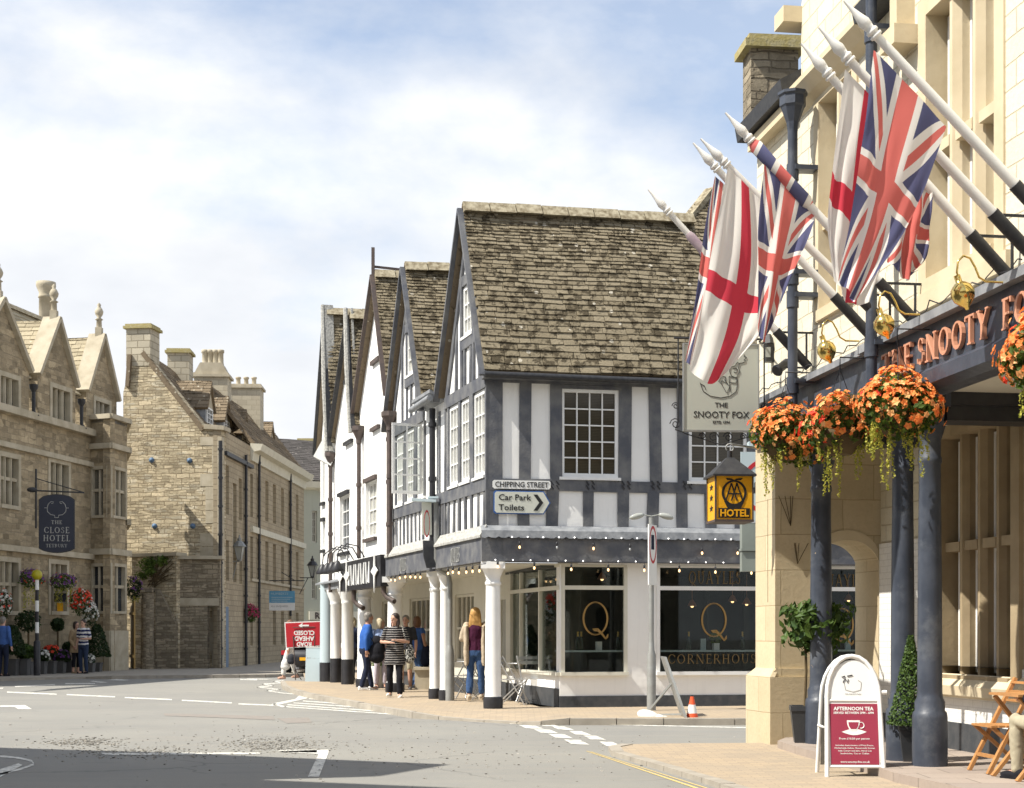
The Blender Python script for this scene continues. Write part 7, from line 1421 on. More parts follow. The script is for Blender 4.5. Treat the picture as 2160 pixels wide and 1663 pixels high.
m = MB(); m.prism(BN, [q(893, 1142), q(894, 1175), q(901, 1200), q(929, 1197), q(917, 1142)], 0, .03); m.build('lower_panel', M['plinth'], t, uv=False)
m = MB(); m.prism(BN, [(q(901, 1107)[0]+.06*math.cos(a), q(901, 1107)[1]+.26*math.sin(a)) for a in [k*.349 for k in range(18)]], .03, .033); m.build('oval', M['red'], t, uv=False); m = MB(); m.prism(BN, [(q(901, 1107)[0]+.048*math.cos(a), q(901, 1107)[1]+.22*math.sin(a)) for a in [k*.349 for k in range(18)]], .033, .036); m.build('emblem', M['signg'], t, uv=False)
# ================= road closed sign and board =================
Yr = 41.0; s41 = Yr/F; RZ = lambda y: CH+(HY-y)/F*Yr; RX = lambda x: (x-HX)/F*Yr; c = Vector((RX(642), Yr, .1)); RS = Fr((RX(642), Yr), (1, -.04), out=(0, -1))
t = thing('road_closed_sign', 'upside down red sign reading ROAD AHEAD CLOSED with white arrow on rusty frame', 'sign', c); x = lambda p: RX(p)-RX(642)
m = MB(); m.prism(RS, [(x(600), RZ(1313)), (x(681), RZ(1310)), (x(684), RZ(1363)), (x(603), RZ(1368))], 0, .02); m.build('border', M['white2'], t, uv=False)
m = MB(); m.prism(RS, [(x(602), RZ(1315)), (x(679), RZ(1312)), (x(682), RZ(1361)), (x(605), RZ(1366))], .02, .026); m.build('panel', M['red'], t, uv=False)
m = MB(); kx = -.0365
for s_, y, w_ in (('CLOSED', 1331, .56), ('AHEAD', 1343, .54), ('ROAD', 1355, .40)): text_mb(s_, RS.pt(x(642), RZ(y), .027), -RS.u3+Z3*.0, -Z3, .115, .004, width=w_, bold=.03, mb=m)
m.prism(RS, [(x(630), RZ(1320)), (x(639), RZ(1314)), (x(638), RZ(1318.5)), (x(652), RZ(1318)), (x(652), RZ(1321.5)), (x(638), RZ(1321.5)), (x(639), RZ(1326))], .027, .031); m.build('lettering', M['white2'], t, uv=False)
m = MB(); m.tube([Vector((RX(624), Yr-.05, .1)), Vector((RX(619), Yr-.03, RZ(1342)))], .015, 6); m.tube([Vector((RX(664), Yr-.05, .1)), Vector((RX(664), Yr-.03, RZ(1338)))], .015, 6); m.tube([Vector((RX(622), Yr-.04, RZ(1412))), Vector((RX(664), Yr-.04, RZ(1414)))], .013, 6); m.tube([Vector((RX(618), Yr-.04, RZ(1324))), Vector((RX(665), Yr-.04, RZ(1323)))], .012, 6); m.tube([Vector((RX(622), Yr, RZ(1412))), Vector((RX(630), Yr+.5, .1))], .013, 6); m.build('frame', M['brown'], t, uv=False)
Ya = 40.0; c = Vector(((663-HX)/F*Ya, Ya, .1)); t = thing('a_board', 'plain pale blue A-board standing in front of the red road sign', 'sign', c); AF2 = Fr((c.x, c.y), (1, 0), out=(0, -1)); hh = (1438-1359)/F*Ya
m = MB(); m.prism3([AF2.pt(-.22, 0, .2), AF2.pt(.22, 0, .2), AF2.pt(.2, hh, .03), AF2.pt(-.21, hh, .03)], AF2.n3*.02); m.build('front_board', M['aboardw'], t, uv=False); m = MB(); m.prism3([AF2.pt(-.22, 0, -.25), AF2.pt(.22, 0, -.25), AF2.pt(.2, hh, .0), AF2.pt(-.21, hh, 0)], AF2.n3*.02); m.build('rear_board', M['aboardw'], t, uv=False); m = MB(); m.box(AF2, -.22, .21, hh, hh+.025, -.01, .06); m.build('top_rail', M['white2'], t, uv=False)
m = MB(); text_mb('Mutual', AF2.pt(0, hh*.68, .097), AF2.u3, Z3, .06, .002, width=.36, mb=m); m.build('lettering', M['galv'], t, uv=False)
# car behind
def car(c, rz, lb):
    t = thing('parked_car', lb, 'car', c); Rm = Matrix.Rotation(rz, 3, 'Z'); L = lambda x, y, z: c+Rm@Vector((x, y, z))
    secs = [(-2.05, .35, .62, .74), (-2.0, .3, .8, .82), (-1.6, .28, .92, .86), (-.9, .27, .95, .88), (.3, .27, .92, .88), (1.2, .27, .88, .87), (1.9, .3, .75, .82), (2.05, .38, .6, .7)]
    vs = []; n = 12
    for y, z0, z1, w_ in secs:
        for k in range(n):
            a = 2*math.pi*(k+.5)/n; ca, sa = math.cos(a), math.sin(a); x = w_*math.copysign(abs(ca)**.35, ca); z = (z0+z1)/2+(z1-z0)/2*math.copysign(abs(sa)**.4, sa); vs.append(L(x, y, z))
    m = MB(); m.add(vs, [(i*n+k, i*n+(k+1) % n, (i+1)*n+(k+1) % n, (i+1)*n+k) for i in range(len(secs)-1) for k in range(n)]+[tuple(range(n)), tuple(range(len(vs)-n, len(vs)))], 0, True)
    cab = [(-1.9, .9, .78, .9), (-1.45, .9, .68, 1.42), (-.2, .92, .68, 1.48), (.6, .92, .66, 1.42), (1.35, .9, .74, .93)]; vs = []
    for y, z0, w_, z1 in cab: vs += [L(-w_*1.08, y, z0), L(w_*1.08, y, z0), L(w_*.86, y, z1), L(-w_*.86, y, z1)]
    m.add(vs, [(i*4+k, i*4+(k+1) % 4, (i+1)*4+(k+1) % 4, (i+1)*4+k) for i in range(4) for k in range(4)]); m.build('body', M['black'], t, uv=False)
    m = MB(); m.add([L(-.62, -1.93, .98), L(.62, -1.93, .98), L(.56, -1.56, 1.34), L(-.56, -1.56, 1.34)], [(0, 1, 2, 3)]); m.build('rear_window', M['glass'], t, uv=False)
    for x in (-.78, .78):
        for y in (-1.3, 1.3): m = MB(); m.lathe(L(x, y, .31)-Rm@Vector((.1, 0, 0)), [(.2, 0), (.31, .01), (.31, .2), (.2, .21)], 20, M=Rm@Matrix.Rotation(rad(90), 3, 'Y')); m.build('wheel', M['rubber'], t, uv=False)
        m = MB(); m.cube(L(x*.9, -2.0, .75), (.18, .08, .14), Rm); m.build('tail_light', M['red'], t, uv=False)
    m = MB(); m.cube(L(0, -2.09, .55), (.38, .02, .10), Rm); m.build('number_plate', M['amber'], t, uv=False)
car(Vector(((672-HX)/F*50, 50, 0)), rad(-4), 'black car parked behind the red road sign')
# estate agent board, wall lanterns, flower ball
eb = NF.P(595, 1268, .9); t = thing('agent_board', 'blue and white estate agent board HUMBERTS projecting from the stone terrace', 'sign', eb); EB = Fr((eb.x, eb.y), (1, .0), out=(0, -1)); e1, e2 = EB.s_(568), EB.s_(622); ez_ = lambda y: EB.z_(595, y)
m = MB(); m.box(EB, e1, e2, ez_(1272), ez_(1247), 0, .03); m.build('blue_panel', M['skyblue'], t, uv=False); m = MB(); m.box(EB, e1, e2, ez_(1288), ez_(1272), 0, .03); m.build('white_panel', M['white2'], t, uv=False)
m = MB(); text_mb('HUMBERTS', EB.pt((e1+e2)/2-.1, ez_(1255), .031), EB.u3, Z3, .09, .002, width=.7, mb=m)
for k in range(3): m.box(EB, e1+.08, e2-.1-.1*k, ez_(1260+k*4)-.02, ez_(1260+k*4), .03, .033)
m.build('lettering', M['aboardw'], t, uv=False); m = MB(); text_mb('ALL ENQUIRIES', EB.pt((e1+e2)/2-.1, ez_(1281), .031), EB.u3, Z3, .07, .002, width=.7, mb=m); m.build('lettering', M['galv'], t, uv=False)
m = MB(); pz = ez_(1225); w0 = NF.pt(NF.s_(600), 0, 0); m.tube([Vector((EB.pt(e1, 0, 0).x, eb.y, pz)), Vector((EB.pt(e2+.4, 0, 0).x, eb.y, pz))], .02, 5); m.tube([Vector((EB.pt(e1+.5, 0, 0).x, eb.y, pz+.35)), Vector((EB.pt(e2, 0, 0).x, eb.y, pz))], .015, 5); m.build('bracket', M['iron'], t, uv=False)
def lantern(c, h, wall, lb, mt='iron'):
    t = thing('wall_lantern', lb, 'lamp', c, 'old street lanterns on brackets'); m = MB(); m.lathe(c, [(.09*h, 0), (.24*h, .55*h), (.25*h, .57*h)], 4, sm=False, M=Matrix.Rotation(.7, 3, 'Z')); m.build('glass', M['lampglass'], t, uv=False)
    m = MB(); m.lathe(c+Z3*.57*h, [(.3*h, 0), (.16*h, .2*h), (.09*h, .24*h), (.1*h, .34*h), (.04*h, .38*h), (.03*h, .5*h)], 8, sm=False)
    for k in range(4): a = .7+k*math.pi/2; m.bar(c+Vector((math.cos(a)*.09*h, math.sin(a)*.09*h, 0)), c+Vector((math.cos(a)*.24*h, math.sin(a)*.24*h, .56*h)), .03*h, .03*h)
    m.lathe(c-Z3*.06*h, [(.05*h, 0), (.11*h, .05*h), (.1*h, .08*h)], 8); m.build('frame', M[mt], t, uv=False); m = MB(); m.tube([c-Z3*.05*h, Vector((wall.x, c.y, c.z-.05*h))], .022, 6); m.tube([c-Z3*.06*h+(Vector((wall.x, c.y, c.z))-c)*.35, Vector((wall.x, c.y, c.z-.75))], .018, 6); m.build('bracket', mt and M[mt], t, uv=False)
p = at(505, 1182, 57.5); w_ = NF.pt(NF.s_(468), 0, 0); w_.x = XC.x; lantern(p, .9, w_, 'glazed street lantern on the corner of the rubble gabled house', 'galv')
p = at(659, 1217, 66); lantern(p, .85, at(632, 1217, 66), 'black street lantern by the pale green building')
def ball(c, rr, lb, fl, grp, trail=0, leaf='leaf', n=700, s=.038, extra=None):
    r = random.Random(int(abs(c.x*100))); t = thing('flower_basket', lb, 'hanging basket', c, grp); m = MB(); clump(m, c, rr, n, s, r); m.build('foliage', M[leaf], t, uv=False, recalc=False); m = MB()
    for i, (f, k) in enumerate(fl): flowers(m, c, tuple(q*1.04 for q in rr), k, s*1.0, r, i)
    m.build('flowers', [M[f] for f, k in fl], t, uv=False, recalc=False)
    if trail:
        m = MB()
        for _ in range(22):
            a = r.uniform(0, 6.28); p = c+Vector((math.cos(a)*rr[0]*.6, math.sin(a)*rr[1]*.6, -rr[2]*.6)); 
            for j in range(int(trail*r.uniform(.4, 1)/.04)): p = p-Z3*.04; leafq(m, p+Vector((r.uniform(-.03, .03), 0, 0)), .03, r)
        m.build('trailing_stems', M['trail'], t, uv=False, recalc=False)
    return t
gf = 'flower baskets on the far buildings'
ball(at(526, 1295, 59.5), (.36, .36, .36), 'round hanging ball of magenta flowers on the stone terrace', [('fl_pk', 260)], gf)
ball(at(66, 1222, 46.3), (.36, .3, .3), 'purple and red flower basket left of the striped beacon pole', [('fl_pu', 110), ('fl_re', 14)], gf, 1.1)
ball(at(133, 1228, 48.2), (.42, .3, .26), 'red and purple flower basket over the hotel doorway', [('fl_pu', 90), ('fl_re', 16)], gf, .7)
ball(at(170, 1272, 48.4), (.36, .3, .42), 'tall dark red and white flower basket above the couple', [('fl_re', 200), ('fl_wh', 40)], gf)
ball(at(190, 1297, 48.4), (.24, .22, .4), 'spray of small white flowers right of the dark red basket', [('fl_wh', 130)], gf, 0, 'leafd', 300)
ball(at(7, 1278, 44.8), (.25, .2, .42), 'white flowers hanging at the left edge of the frame', [('fl_wh', 120), ('fl_re', 20)], gf, 0, 'leafd', 350)
ball(at(282, 1242, 53.5), (.3, .3, .42), 'trailing purple basket on the corner by the yellow gate', [('fl_pu', 60)], gf, .3, 'leafd')
# topiary and tubs in front of the hotel
def shrub(px, yc, Y, rr, lb, pot=.4, cone=False, leaf='leafd', fl=None, potm='potg'):
    zc = CH+(HY-yc)/F*Y; b = Vector(((px-HX)/F*Y, Y, .1)); c = Vector((b.x, b.y, zc)); t = thing('potted_shrub', lb, 'potted plant', b, 'clipped shrubs and tubs outside the hotel'); r = random.Random(int(px*3)); m = MB()
    if cone:
        for _ in range(1500): h = r.random()**1.3; a = r.uniform(0, 6.28); k = (.08+rr[0]*(1-h)**.7)*r.uniform(.8, 1.05); leafq(m, c+Vector((k*math.cos(a), k*math.sin(a), -rr[2]+h*rr[2]*2)), .045, r, Vector((math.cos(a), math.sin(a), .3)))
    else: clump(m, c, rr, 900, .045, r)
    m.build('foliage', M[leaf], t, uv=False, recalc=False)
    if fl: m = MB(); flowers(m, c, rr, 60, .05, r); m.build('flowers', M[fl], t, uv=False, recalc=False)
    z1 = max(c.z-rr[2]*.6, .4)
    if z1 > 1: m = MB(); m.tube([b+Z3*.3, c], .03, 6); m.build('stem', M['stem'], t, uv=False)
    m = MB(); h = min(pot, z1-.1); m.lathe(b, [(.17, 0), (.2, h-.04), (.22, h-.03), (.22, h), (.19, h)], 4, sm=False, M=Matrix.Rotation(.7, 3, 'Z')); m.build('pot', M[potm], t, uv=False)
shrub(60, 1310, 46, (.36, .36, .34), 'ball topped standard tree left of the striped pole')
shrub(122, 1318, 48, (.2, .2, .22), 'small clipped ball in a tub at the hotel doorway')
shrub(205, 1352, 49.8, (.36, .36, .52), 'large teardrop shaped shrub beside the couple', .3, True, 'leafd')
shrub(28, 1350, 45.3, (.3, .3, .42), 'cone shaped shrub at the hotel wall near the left edge', .5, True, 'leafd'); shrub(52, 1375, 45.6, (.3, .28, .24), 'low spreading shrub in a grey tub left of the pole', .5, leaf='leaf')
shrub(88, 1385, 46.8, (.26, .2, .2), 'white flowered tub right of the striped pole', .4, fl='fl_wh'); shrub(128, 1385, 47.9, (.32, .22, .2), 'tub of purple and white flowers under the hotel window', .4, fl='fl_pu'); shrub(146, 1365, 48.6, (.2, .2, .18), 'small dark shrub left of the woman in beige', .4); shrub(190, 1392, 49, (.15, .15, .15), 'small tub with white flowers behind the striped shirt', .3, fl='fl_wh'); shrub(108, 1372, 47.3, (.22, .2, .15), 'tub of red flowers under the hotel notice board', .4, fl='fl_re')
# zebra crossing beacon
c = Vector(((78-HX)/F*45.4, 45.4, .1)); t = thing('crossing_beacon', 'black and white striped crossing pole with a yellow globe', 'beacon', c); zt = CH+(HY-1222)/F*45.4; m = MB(); m.lathe(c, [(.10, 0), (.10, 1.0), (.06, 1.05)], 14, 0); n = 6
for k in range(n): z0, z1 = .95+(zt-.1-.95)*k/n, .95+(zt-.1-.95)*(k+1)/n; m.lathe(c, [(.055, z0), (.055, z1)], 14, 1 if k % 2 else 0)
m.build('pole', [M['black'], M['white2']], t, uv=False); m = MB(); m.ell(Vector((c.x, c.y, CH+(HY-1213)/F*45.4)), .16); m.build('globe', M['beacon'], t, uv=False)
# hotel hanging sign
Yh = 45.0; zz3 = lambda y: CH+(HY-y)/F*Yh; b = at(120, 1167, Yh); HS = Fr((b.x, b.y), (1, .1), out=(0, -1)); sx = lambda x: HS.s_(x); t = thing('hotel_sign', 'dark slate hanging sign THE CLOSE HOTEL TETBURY with curved top and bottom', 'sign', b)
def hshape(e):
    x0, x1 = sx(82)+e, sx(158)-e; z0, z1 = zz3(1160)+e, zz3(1050)-e; pts = [(x0, z0+.03), ]
    pts += [(x0+(x1-x0)*k/8, z0-.10*math.sin(k*math.pi/8)) for k in range(1, 8)]+[(x1, z0+.03), (x1, z1-.06)]+[(x1-(x1-x0)*k/8, z1+.10*math.sin(k*math.pi/8)) for k in range(1, 8)]+[(x0, z1-.06)]; return pts
m = MB(); m.prism(HS, hshape(0), -.02, .03); m.build('frame', M['iron'], t, uv=False); m = MB(); m.prism(HS, hshape(.03), .03, .036); m.build('panel', M['slatesign'], t, uv=False)
m = MB(); xm = sx(120)
for s_, y, h, w__ in (('THE', 1106, .11, .32), ('CLOSE', 1125, .18, .74), ('HOTEL', 1142, .18, .78), ('TETBURY', 1155, .1, .62)): serif_mb(s_, HS.pt(xm, zz3(y), .037), HS.u3, Z3, h, .004, width=w__, mb=m, fat=.9)
stroke_mb([(-.32, .0), (-.25, 0), (-.24, -.1), (-.16, -.18), (-.05, -.2), (-.05, -.26), (0, -.26)], HS.pt(xm-.0, zz3(1072), .038), HS.u3, Z3, 1.1, .018, .003, mb=m); stroke_mb([(.32, .0), (.25, 0), (.24, -.1), (.16, -.18), (.05, -.2), (.05, -.26), (0, -.26)], HS.pt(xm, zz3(1072), .038), HS.u3, Z3, 1.1, .018, .003, mb=m)
for s_ in (-1, 1): stroke_mb([(.25*s_, 0), (.22*s_, .1), (.15*s_, .17), (.08*s_, .16), (.1*s_, .12), (.14*s_, .12)], HS.pt(xm, zz3(1072), .038), HS.u3, Z3, 1.1, .018, .003, mb=m)
m.build('lettering', M['silver'], t, uv=False)
m = MB(); m.tube([HS.pt(sx(76), zz3(1115), 0), HS.pt(sx(76), zz3(990), 0)], .03, 6); m.tube([HS.pt(sx(60), zz3(1035), 0), HS.pt(sx(178), zz3(1039), 0)], .025, 6); m.tube([HS.pt(sx(76), zz3(1010), 0), HS.pt(sx(178), zz3(1039), 0)], .015, 5); m.ell(HS.pt(sx(68), zz3(1034), 0), (.16, .1, .08)); m.build('bracket', M['iron'], t, uv=False)
for px, y0, y1, mt, lb, w_ in ((127, 1252, 1270, 'slatesign', 'dark notice board in the hotel window beneath the flower basket', 13), (127, 1272, 1290, 'amber', 'small yellow plaque under the dark notice board', 6)):
    m = MB(); a = at(px, (y0+y1)/2, 48.3); m.cube(a, (w_*2*48.3/F, .04, (y1-y0)*48.3/F)); m.build('notice', M[mt], label=lb, cat='notice', uv=False)
# creeper on the yard wall and by the gate
m = MB(); r = random.Random(31)
for px, py, rx, n in ((320, 1190, .55, 500), (345, 1182, .4, 260), (300, 1215, .3, 150), (318, 1205, .35, 250)): clump(m, OB.P(px, py, .05), (rx, .14, rx*.55), n, .05, r, inner=.1)
t = thing('creeper', 'green creeper with bare stems spreading over the top of the yard wall', 'climbing plant', OB.P(330, 1200, 0)); m.build('foliage', M['leafl'], t, uv=False, recalc=False); m = MB()
for k in range(28): a = OB.P(r.uniform(310, 330), r.uniform(1215, 1245), .04); b = OB.P(r.uniform(330, 372), r.uniform(1178, 1225), .04); m.tube([a, a.lerp(b, .5)+Z3*r.uniform(-.1, .15), b], .012, 4)
m.build('stems', M['stem'], t, uv=False)
# white planter and bench in the arcade, alarm box on the inn wall
c = G_(799, 35.2); t = thing('white_planter', 'tall white planter with a bright green plant between the man and woman in blue', 'planter', c); m = MB(); m.lathe(c, [(.12, 0), (.17, .45), (.175, .5), (.15, .5)], 16); m.build('pot', M['potw'], t, uv=False); m = MB(); clump(m, c+Z3*.58, (.17, .17, .14), 260, .035, random.Random(8)); m.build('foliage', M['leafl'], t, uv=False, recalc=False)
m = MB(); c = G_(898, 34.6); m.cube(c+Z3*.22, (.45, .9, .44)); m.cube(c+Z3*.47, (.5, 1.0, .06)); m.build('stone_bench', M['dress'], label='stone block seat against the cream wall behind the woman in blue', cat='bench')
c = HFr.P(1622, 745, FN+.05); t = thing('bird_box', 'small dark lantern box fixed to the inn wall by the hanging sign', 'lantern', c); m = MB(); m.cube(c, (.1, .1, .22), Matrix.Rotation(.15, 3, 'Z')); m.lathe(c+Z3*.11, [(.09, 0), (.02, .12)], 4, sm=False); m.build('box', M['iron'], t, uv=False); m = MB(); m.cube(c+Vector((-.02, -.052, 0)), (.06, .01, .12)); m.build('glass', M['lampglass'], t, uv=False)
c = HFr.P(1648, 775, FN+.3); m = MB(); q = Vector((-.6, -.5, -.5)).normalized().to_track_quat('Z', 'X').to_matrix(); m.lathe(c, [(.05, -.12), (.05, .06), (.07, .08), (.06, .1)], 12, M=q); m.tube([c, c-HFr.n3*.28], .012, 5); m.build('floodlight', M['iron'], label='small cylindrical spotlight pointing at the hanging sign', cat='spotlight', uv=False)
# festoon of thin cable along the inn coping
m = MB(); pts = []; r = random.Random(12)
for i in range(60): s = -2.5+i*7/59; pts.append(HFr.pt(s, zc1+.03+.03*math.sin(i*1.9)+r.uniform(-.015, .015), FN+.17+r.uniform(-.02, .03)))
m.tube(pts, .006, 4); m.build('cable', M['black'], label='loose black cable trailing along the lead coping of the inn', cat='cable', uv=False)
# buildings behind the photographer, seen only as reflections
for i, (x0, x1, y, h) in enumerate(((-34, -4, -26, 10), (-3, 30, -24, 11))):
    t = thing('stone_building', ['low stone terrace behind the photographer on the left', 'tall stone terrace behind the photographer on the right'][i], 'building', ((x0+x1)/2, y-3, 0)); f = Fr((x0, y), (1, 0), out=(0, 1)); W_ = [(a, a+1.1, b, b+1.7) for a in [k*3+1 for k in range(int((x1-x0)/3))] for b in (1, 4.4, 7.2)]
    m = MB(); m.wall(f, 0, x1-x0, 0, h, -.3, 0, W_); m.build('wall', M['ashlarN'], t); m = MB(); m.box(f, 0, x1-x0, 0, h, -6, -.31); m.build('core', M['room'], t, uv=False); m = MB(); m.prism3([(x0, y+.3, h), (x0, y-6, h), (x0, y-3, h+3)], (x1-x0, 0, 0)); m.build('roof', M['slate'], t, uv=False)
# ================= people =================
def voxel(mb, name, mat, parent, vs=.009, smooth=3):
    base = BASE[parent.name]; me = bpy.data.meshes.new(name); me.from_pydata([p-base for p in mb.v], [], mb.f); bm = bmesh.new(); bm.from_mesh(me); bmesh.ops.recalc_face_normals(bm, faces=bm.faces); bm.to_mesh(me); bm.free()
    o = bpy.data.objects.new(name, me); COL.objects.link(o); a = o.modifiers.new('r', 'REMESH'); a.mode = 'VOXEL'; a.voxel_size = vs; a.use_smooth_shade = True
    s = o.modifiers.new('s', 'SMOOTH'); s.iterations = smooth; s.factor = .5
    dg = bpy.context.evaluated_depsgraph_get(); dg.update(); m2 = bpy.data.meshes.new_from_object(o.evaluated_get(dg)); o.modifiers.clear(); o.data = m2; bpy.data.meshes.remove(me); m2.name = name
    if name in ('top', 'trousers', 'cardigan') and base.y < 38:
        for v in m2.vertices:
            q = v.co+base; v.co += v.normal*(noise.noise(Vector((q.x*13, q.y*13, q.z*6.5)))*.013+noise.noise(q*26)*.004)
    m2.materials.clear(); m2.materials.append(M[mat]); m2.polygons.foreach_set('use_smooth', [True]*len(m2.polygons)); o.parent = parent; BASE[o.name] = base; return o
def limb(m, pts, rs, seg=12):
    m.tube(pts, rs, seg)
    for p, r in zip(pts, rs): m.ell(p, r*.995, seg=12, rings=8)
def person(label, base, rz, H=1.7, P=None, top='bluec', bottom='denim', shoe='blackc', hairm='hbrown', hair='short', sleeve='short', legcov=1.0, toplen=.86, skin='skin', yaw=0, fit=1.0, coat=None, flare=0, lean=0, shoeh=0, pitch=0, bulk=1.0):
    k = H/1.7; t = thing('person', label, 'person', base); R_ = Matrix.Rotation(rz, 3, 'Z')
    J = dict(sh=[(-.175, 0, 1.39), (.175, 0, 1.39)], el=[(-.235, -.03, 1.11), (.235, -.03, 1.11)], wr=[(-.245, .04, .87), (.245, .04, .87)], hp=[(-.09, 0, .9), (.09, 0, .9)], kn=[(-.1, .02, .49), (.1, .02, .49)], an=[(-.1, -.02, .075), (.1, -.02, .075)], ft=[(0, 1), (0, 1)])
    J.update(P or {}); sl = math.sin(lean)
    def W(p): x, y, z = p; y2 = y+(max(z-.9, 0))*sl; return Vector(base)+R_@(Vector((x, y2, z))*k)+Z3*shoeh
    hd = W((0, .015, 1.585)); RH = R_@Matrix.Rotation(yaw, 3, 'Z')@Matrix.Rotation(pitch, 3, 'X'); HP = lambda x, y, z: hd+RH@(Vector((x, y, z))*k); b = MB()
    def torso(m, g, z0=.84):
        rr = [(z0, .158, .108), (.95, .165, .112), (1.06, .138*bulk, .10*bulk), (1.2, .150*bulk, .112*bulk), (1.32, .165, .112), (1.385, .155, .092), (1.425, .105, .075), (1.45, .062, .06)]
        m.loft([(W((0, 0, z)), (a+g)*k, (c+g)*k) for z, a, c in rr if z >= z0-.001], 18) if rz == 0 else m.merge(rot_loft([(z, (a+g), (c+g)) for z, a, c in rr if z >= z0-.001]))
    def rot_loft(rr):
        q = MB(); q.loft([(Vector((0, 0, z)), a, c) for z, a, c in rr], 18); q.v = [W(p) for p in q.v]; return q
    torso(b, 0); limb(b, [W((0, 0, 1.40)), W((0, .01, 1.52))], [.058*k, .05*k])
    b.ell(HP(0, .0, .03), (.073*k, .092*k, .095*k), RH, 18, 12); b.ell(HP(0, .022, -.045), (.055*k, .062*k, .07*k), RH, 14, 10); b.ell(HP(0, .098, -.012), (.012*k, .018*k, .022*k), RH); b.ell(HP(0, .075, -.062), (.022*k, .015*k, .01*k), RH); b.ell(HP(0, .07, -.1), (.022*k, .02*k, .016*k), RH)
    for s in (-1, 1): b.ell(HP(.074*s, -.002, 0), (.01*k, .02*k, .032*k), RH); b.ell(HP(.03*s, .085, .03), (.02*k, .01*k, .006*k), RH)
    for i in (0, 1):
        s = -1 if i == 0 else 1; S, E, Wr = W(J['sh'][i]), W(J['el'][i]), W(J['wr'][i]); limb(b, [S, S.lerp(E, .5), E, E.lerp(Wr, .35), Wr], [.05*k, .046*k, .038*k, .039*k, .025*k])
        d = (Wr-E).normalized(); fw = R_@Vector((0, 1, 0)); side = d.cross(fw); side = side.normalized() if side.length > .1 else R_@Vector((1, 0, 0)); pn = side.cross(d).normalized()
        pc = Wr+d*.045*k; Mx = Matrix((pn, side, d)).transposed(); b.ell(pc, (.038*k, .018*k, .05*k), Mx)
        for f in range(4):
            o = pn*(f-1.5)*.018*k; ln = (.072, .082, .076, .06)[f]*k; p0 = Wr+d*.075*k+o; p1 = p0+d*ln*.5-side*s*.004; p2 = p1+(d*.8-side*s*-.35).normalized()*ln*.5; limb(b, [p0, p1, p2], [.0095*k, .009*k, .0078*k], 8)
        p0 = Wr+d*.03*k+pn*.033*k; limb(b, [p0, p0+(pn*.6+d)*.03*k, p0+(pn*.5+d*1.2)*.055*k], [.012*k, .011*k, .009*k], 8)
        Hp, K, A = W(J['hp'][i]), W(J['kn'][i]), W(J['an'][i]); limb(b, [Hp, Hp.lerp(K, .5), K, K.lerp(A, .35), A], [.083*k, .072*k, .055*k, .054*k, .036*k])
        b.ell(A+R_@Vector((0, .05, -.035))*k, (.038*k, .1*k, .03*k), R_)
    voxel(b, 'body', skin, t, .0085, 2)
    # eyes, brows, mouth
    m = MB()
    for s in (-1, 1): m.ell(HP(.03*s, .086, .012), (.011*k, .006*k, .006*k), RH, 8, 6); m.cube(HP(.03*s, .091, .032), (.03*k, .006*k, .006*k), RH)
    m.build('eyes', M['greyc'], t, uv=False); m = MB(); m.ell(HP(0, .082, -.062), (.022*k, .008*k, .006*k), RH, 8, 6); m.build('mouth', M['fl_pk'] if 0 else M['maroon'], t, uv=False)
    g = .014*fit; c = MB(); torso(c, g, toplen)
    if flare: q = MB(); q.loft([(Vector((0, 0, z)), a, e) for z, a, e in ((toplen-.22, .19+flare, .13+flare), (toplen, .175+flare*.6, .125+flare*.5), (1.1, .16, .125), (1.3, .178, .126))], 18); q.v = [W(p) for p in q.v]; c.merge(q)
    for i in (0, 1):
        S, E, Wr = W(J['sh'][i]), W(J['el'][i]), W(J['wr'][i])
        if sleeve == 'short': Q = S.lerp(E, .75); limb(c, [S, Q], [.06*k, .058*k])
        elif sleeve == 'long': limb(c, [S, S.lerp(E, .5), E, E.lerp(Wr, .5), E.lerp(Wr, .94)], [.062*k, .06*k, .054*k, .048*k, .038*k])
        else: limb(c, [S, S.lerp(E, .25)], [.06*k, .056*k])
    voxel(c, 'top', top, t, .014, 3)
    c = MB(); q = MB(); q.loft([(Vector((0, 0, z)), a+.008, e+.008) for z, a, e in ((.80, .15, .105), (.9, .168, .118), (1.0, .150, .108))], 18); q.v = [W(p) for p in q.v]; c.merge(q)
    for i in (0, 1):
        Hp, K, A = W(J['hp'][i]), W(J['kn'][i]), W(J['an'][i]); pts = [Hp, Hp.lerp(K, .5), K, K.lerp(A, .5), K.lerp(A, .98)]; rs = [x*k*fit for x in (.094, .084, .067, .062, .052)]; 
        n = 5 if legcov >= 1 else 4
        if legcov < 1: pts[3] = K.lerp(A, legcov); pts = pts[:4]; rs = rs[:4]
        if legcov < .3: pts = pts[:3]; rs = rs[:3]
        limb(c, pts, rs)
    voxel(c, 'trousers', bottom, t, .014, 3)
    for i in (0, 1):
        A = W(J['an'][i]); c = MB(); z0 = A.z; hd_ = R_@Matrix.Rotation(-.2 if i else .2, 3, 'Z'); low = Vector((A.x, A.y, A.z-.045*k)); c.ell(low+hd_@Vector((0, .055, -.002))*k, (.046*k, .125*k, .036*k), hd_); c.ell(low+hd_@Vector((0, -.03, .012))*k, (.042*k, .05*k, .045*k), hd_); c.cube(low+hd_@Vector((0, .045, -.028))*k, (.08*k, .22*k, .018*k+shoeh*.9), hd_); voxel(c, 'shoe', shoe, t, .008, 2)
    c = MB(); c.ell(HP(0, -.018, .052), (.087*k, .098*k, .09*k), RH, 18, 12)
    if hair == 'short': c.ell(HP(0, -.05, .0), (.078*k, .06*k, .08*k), RH)
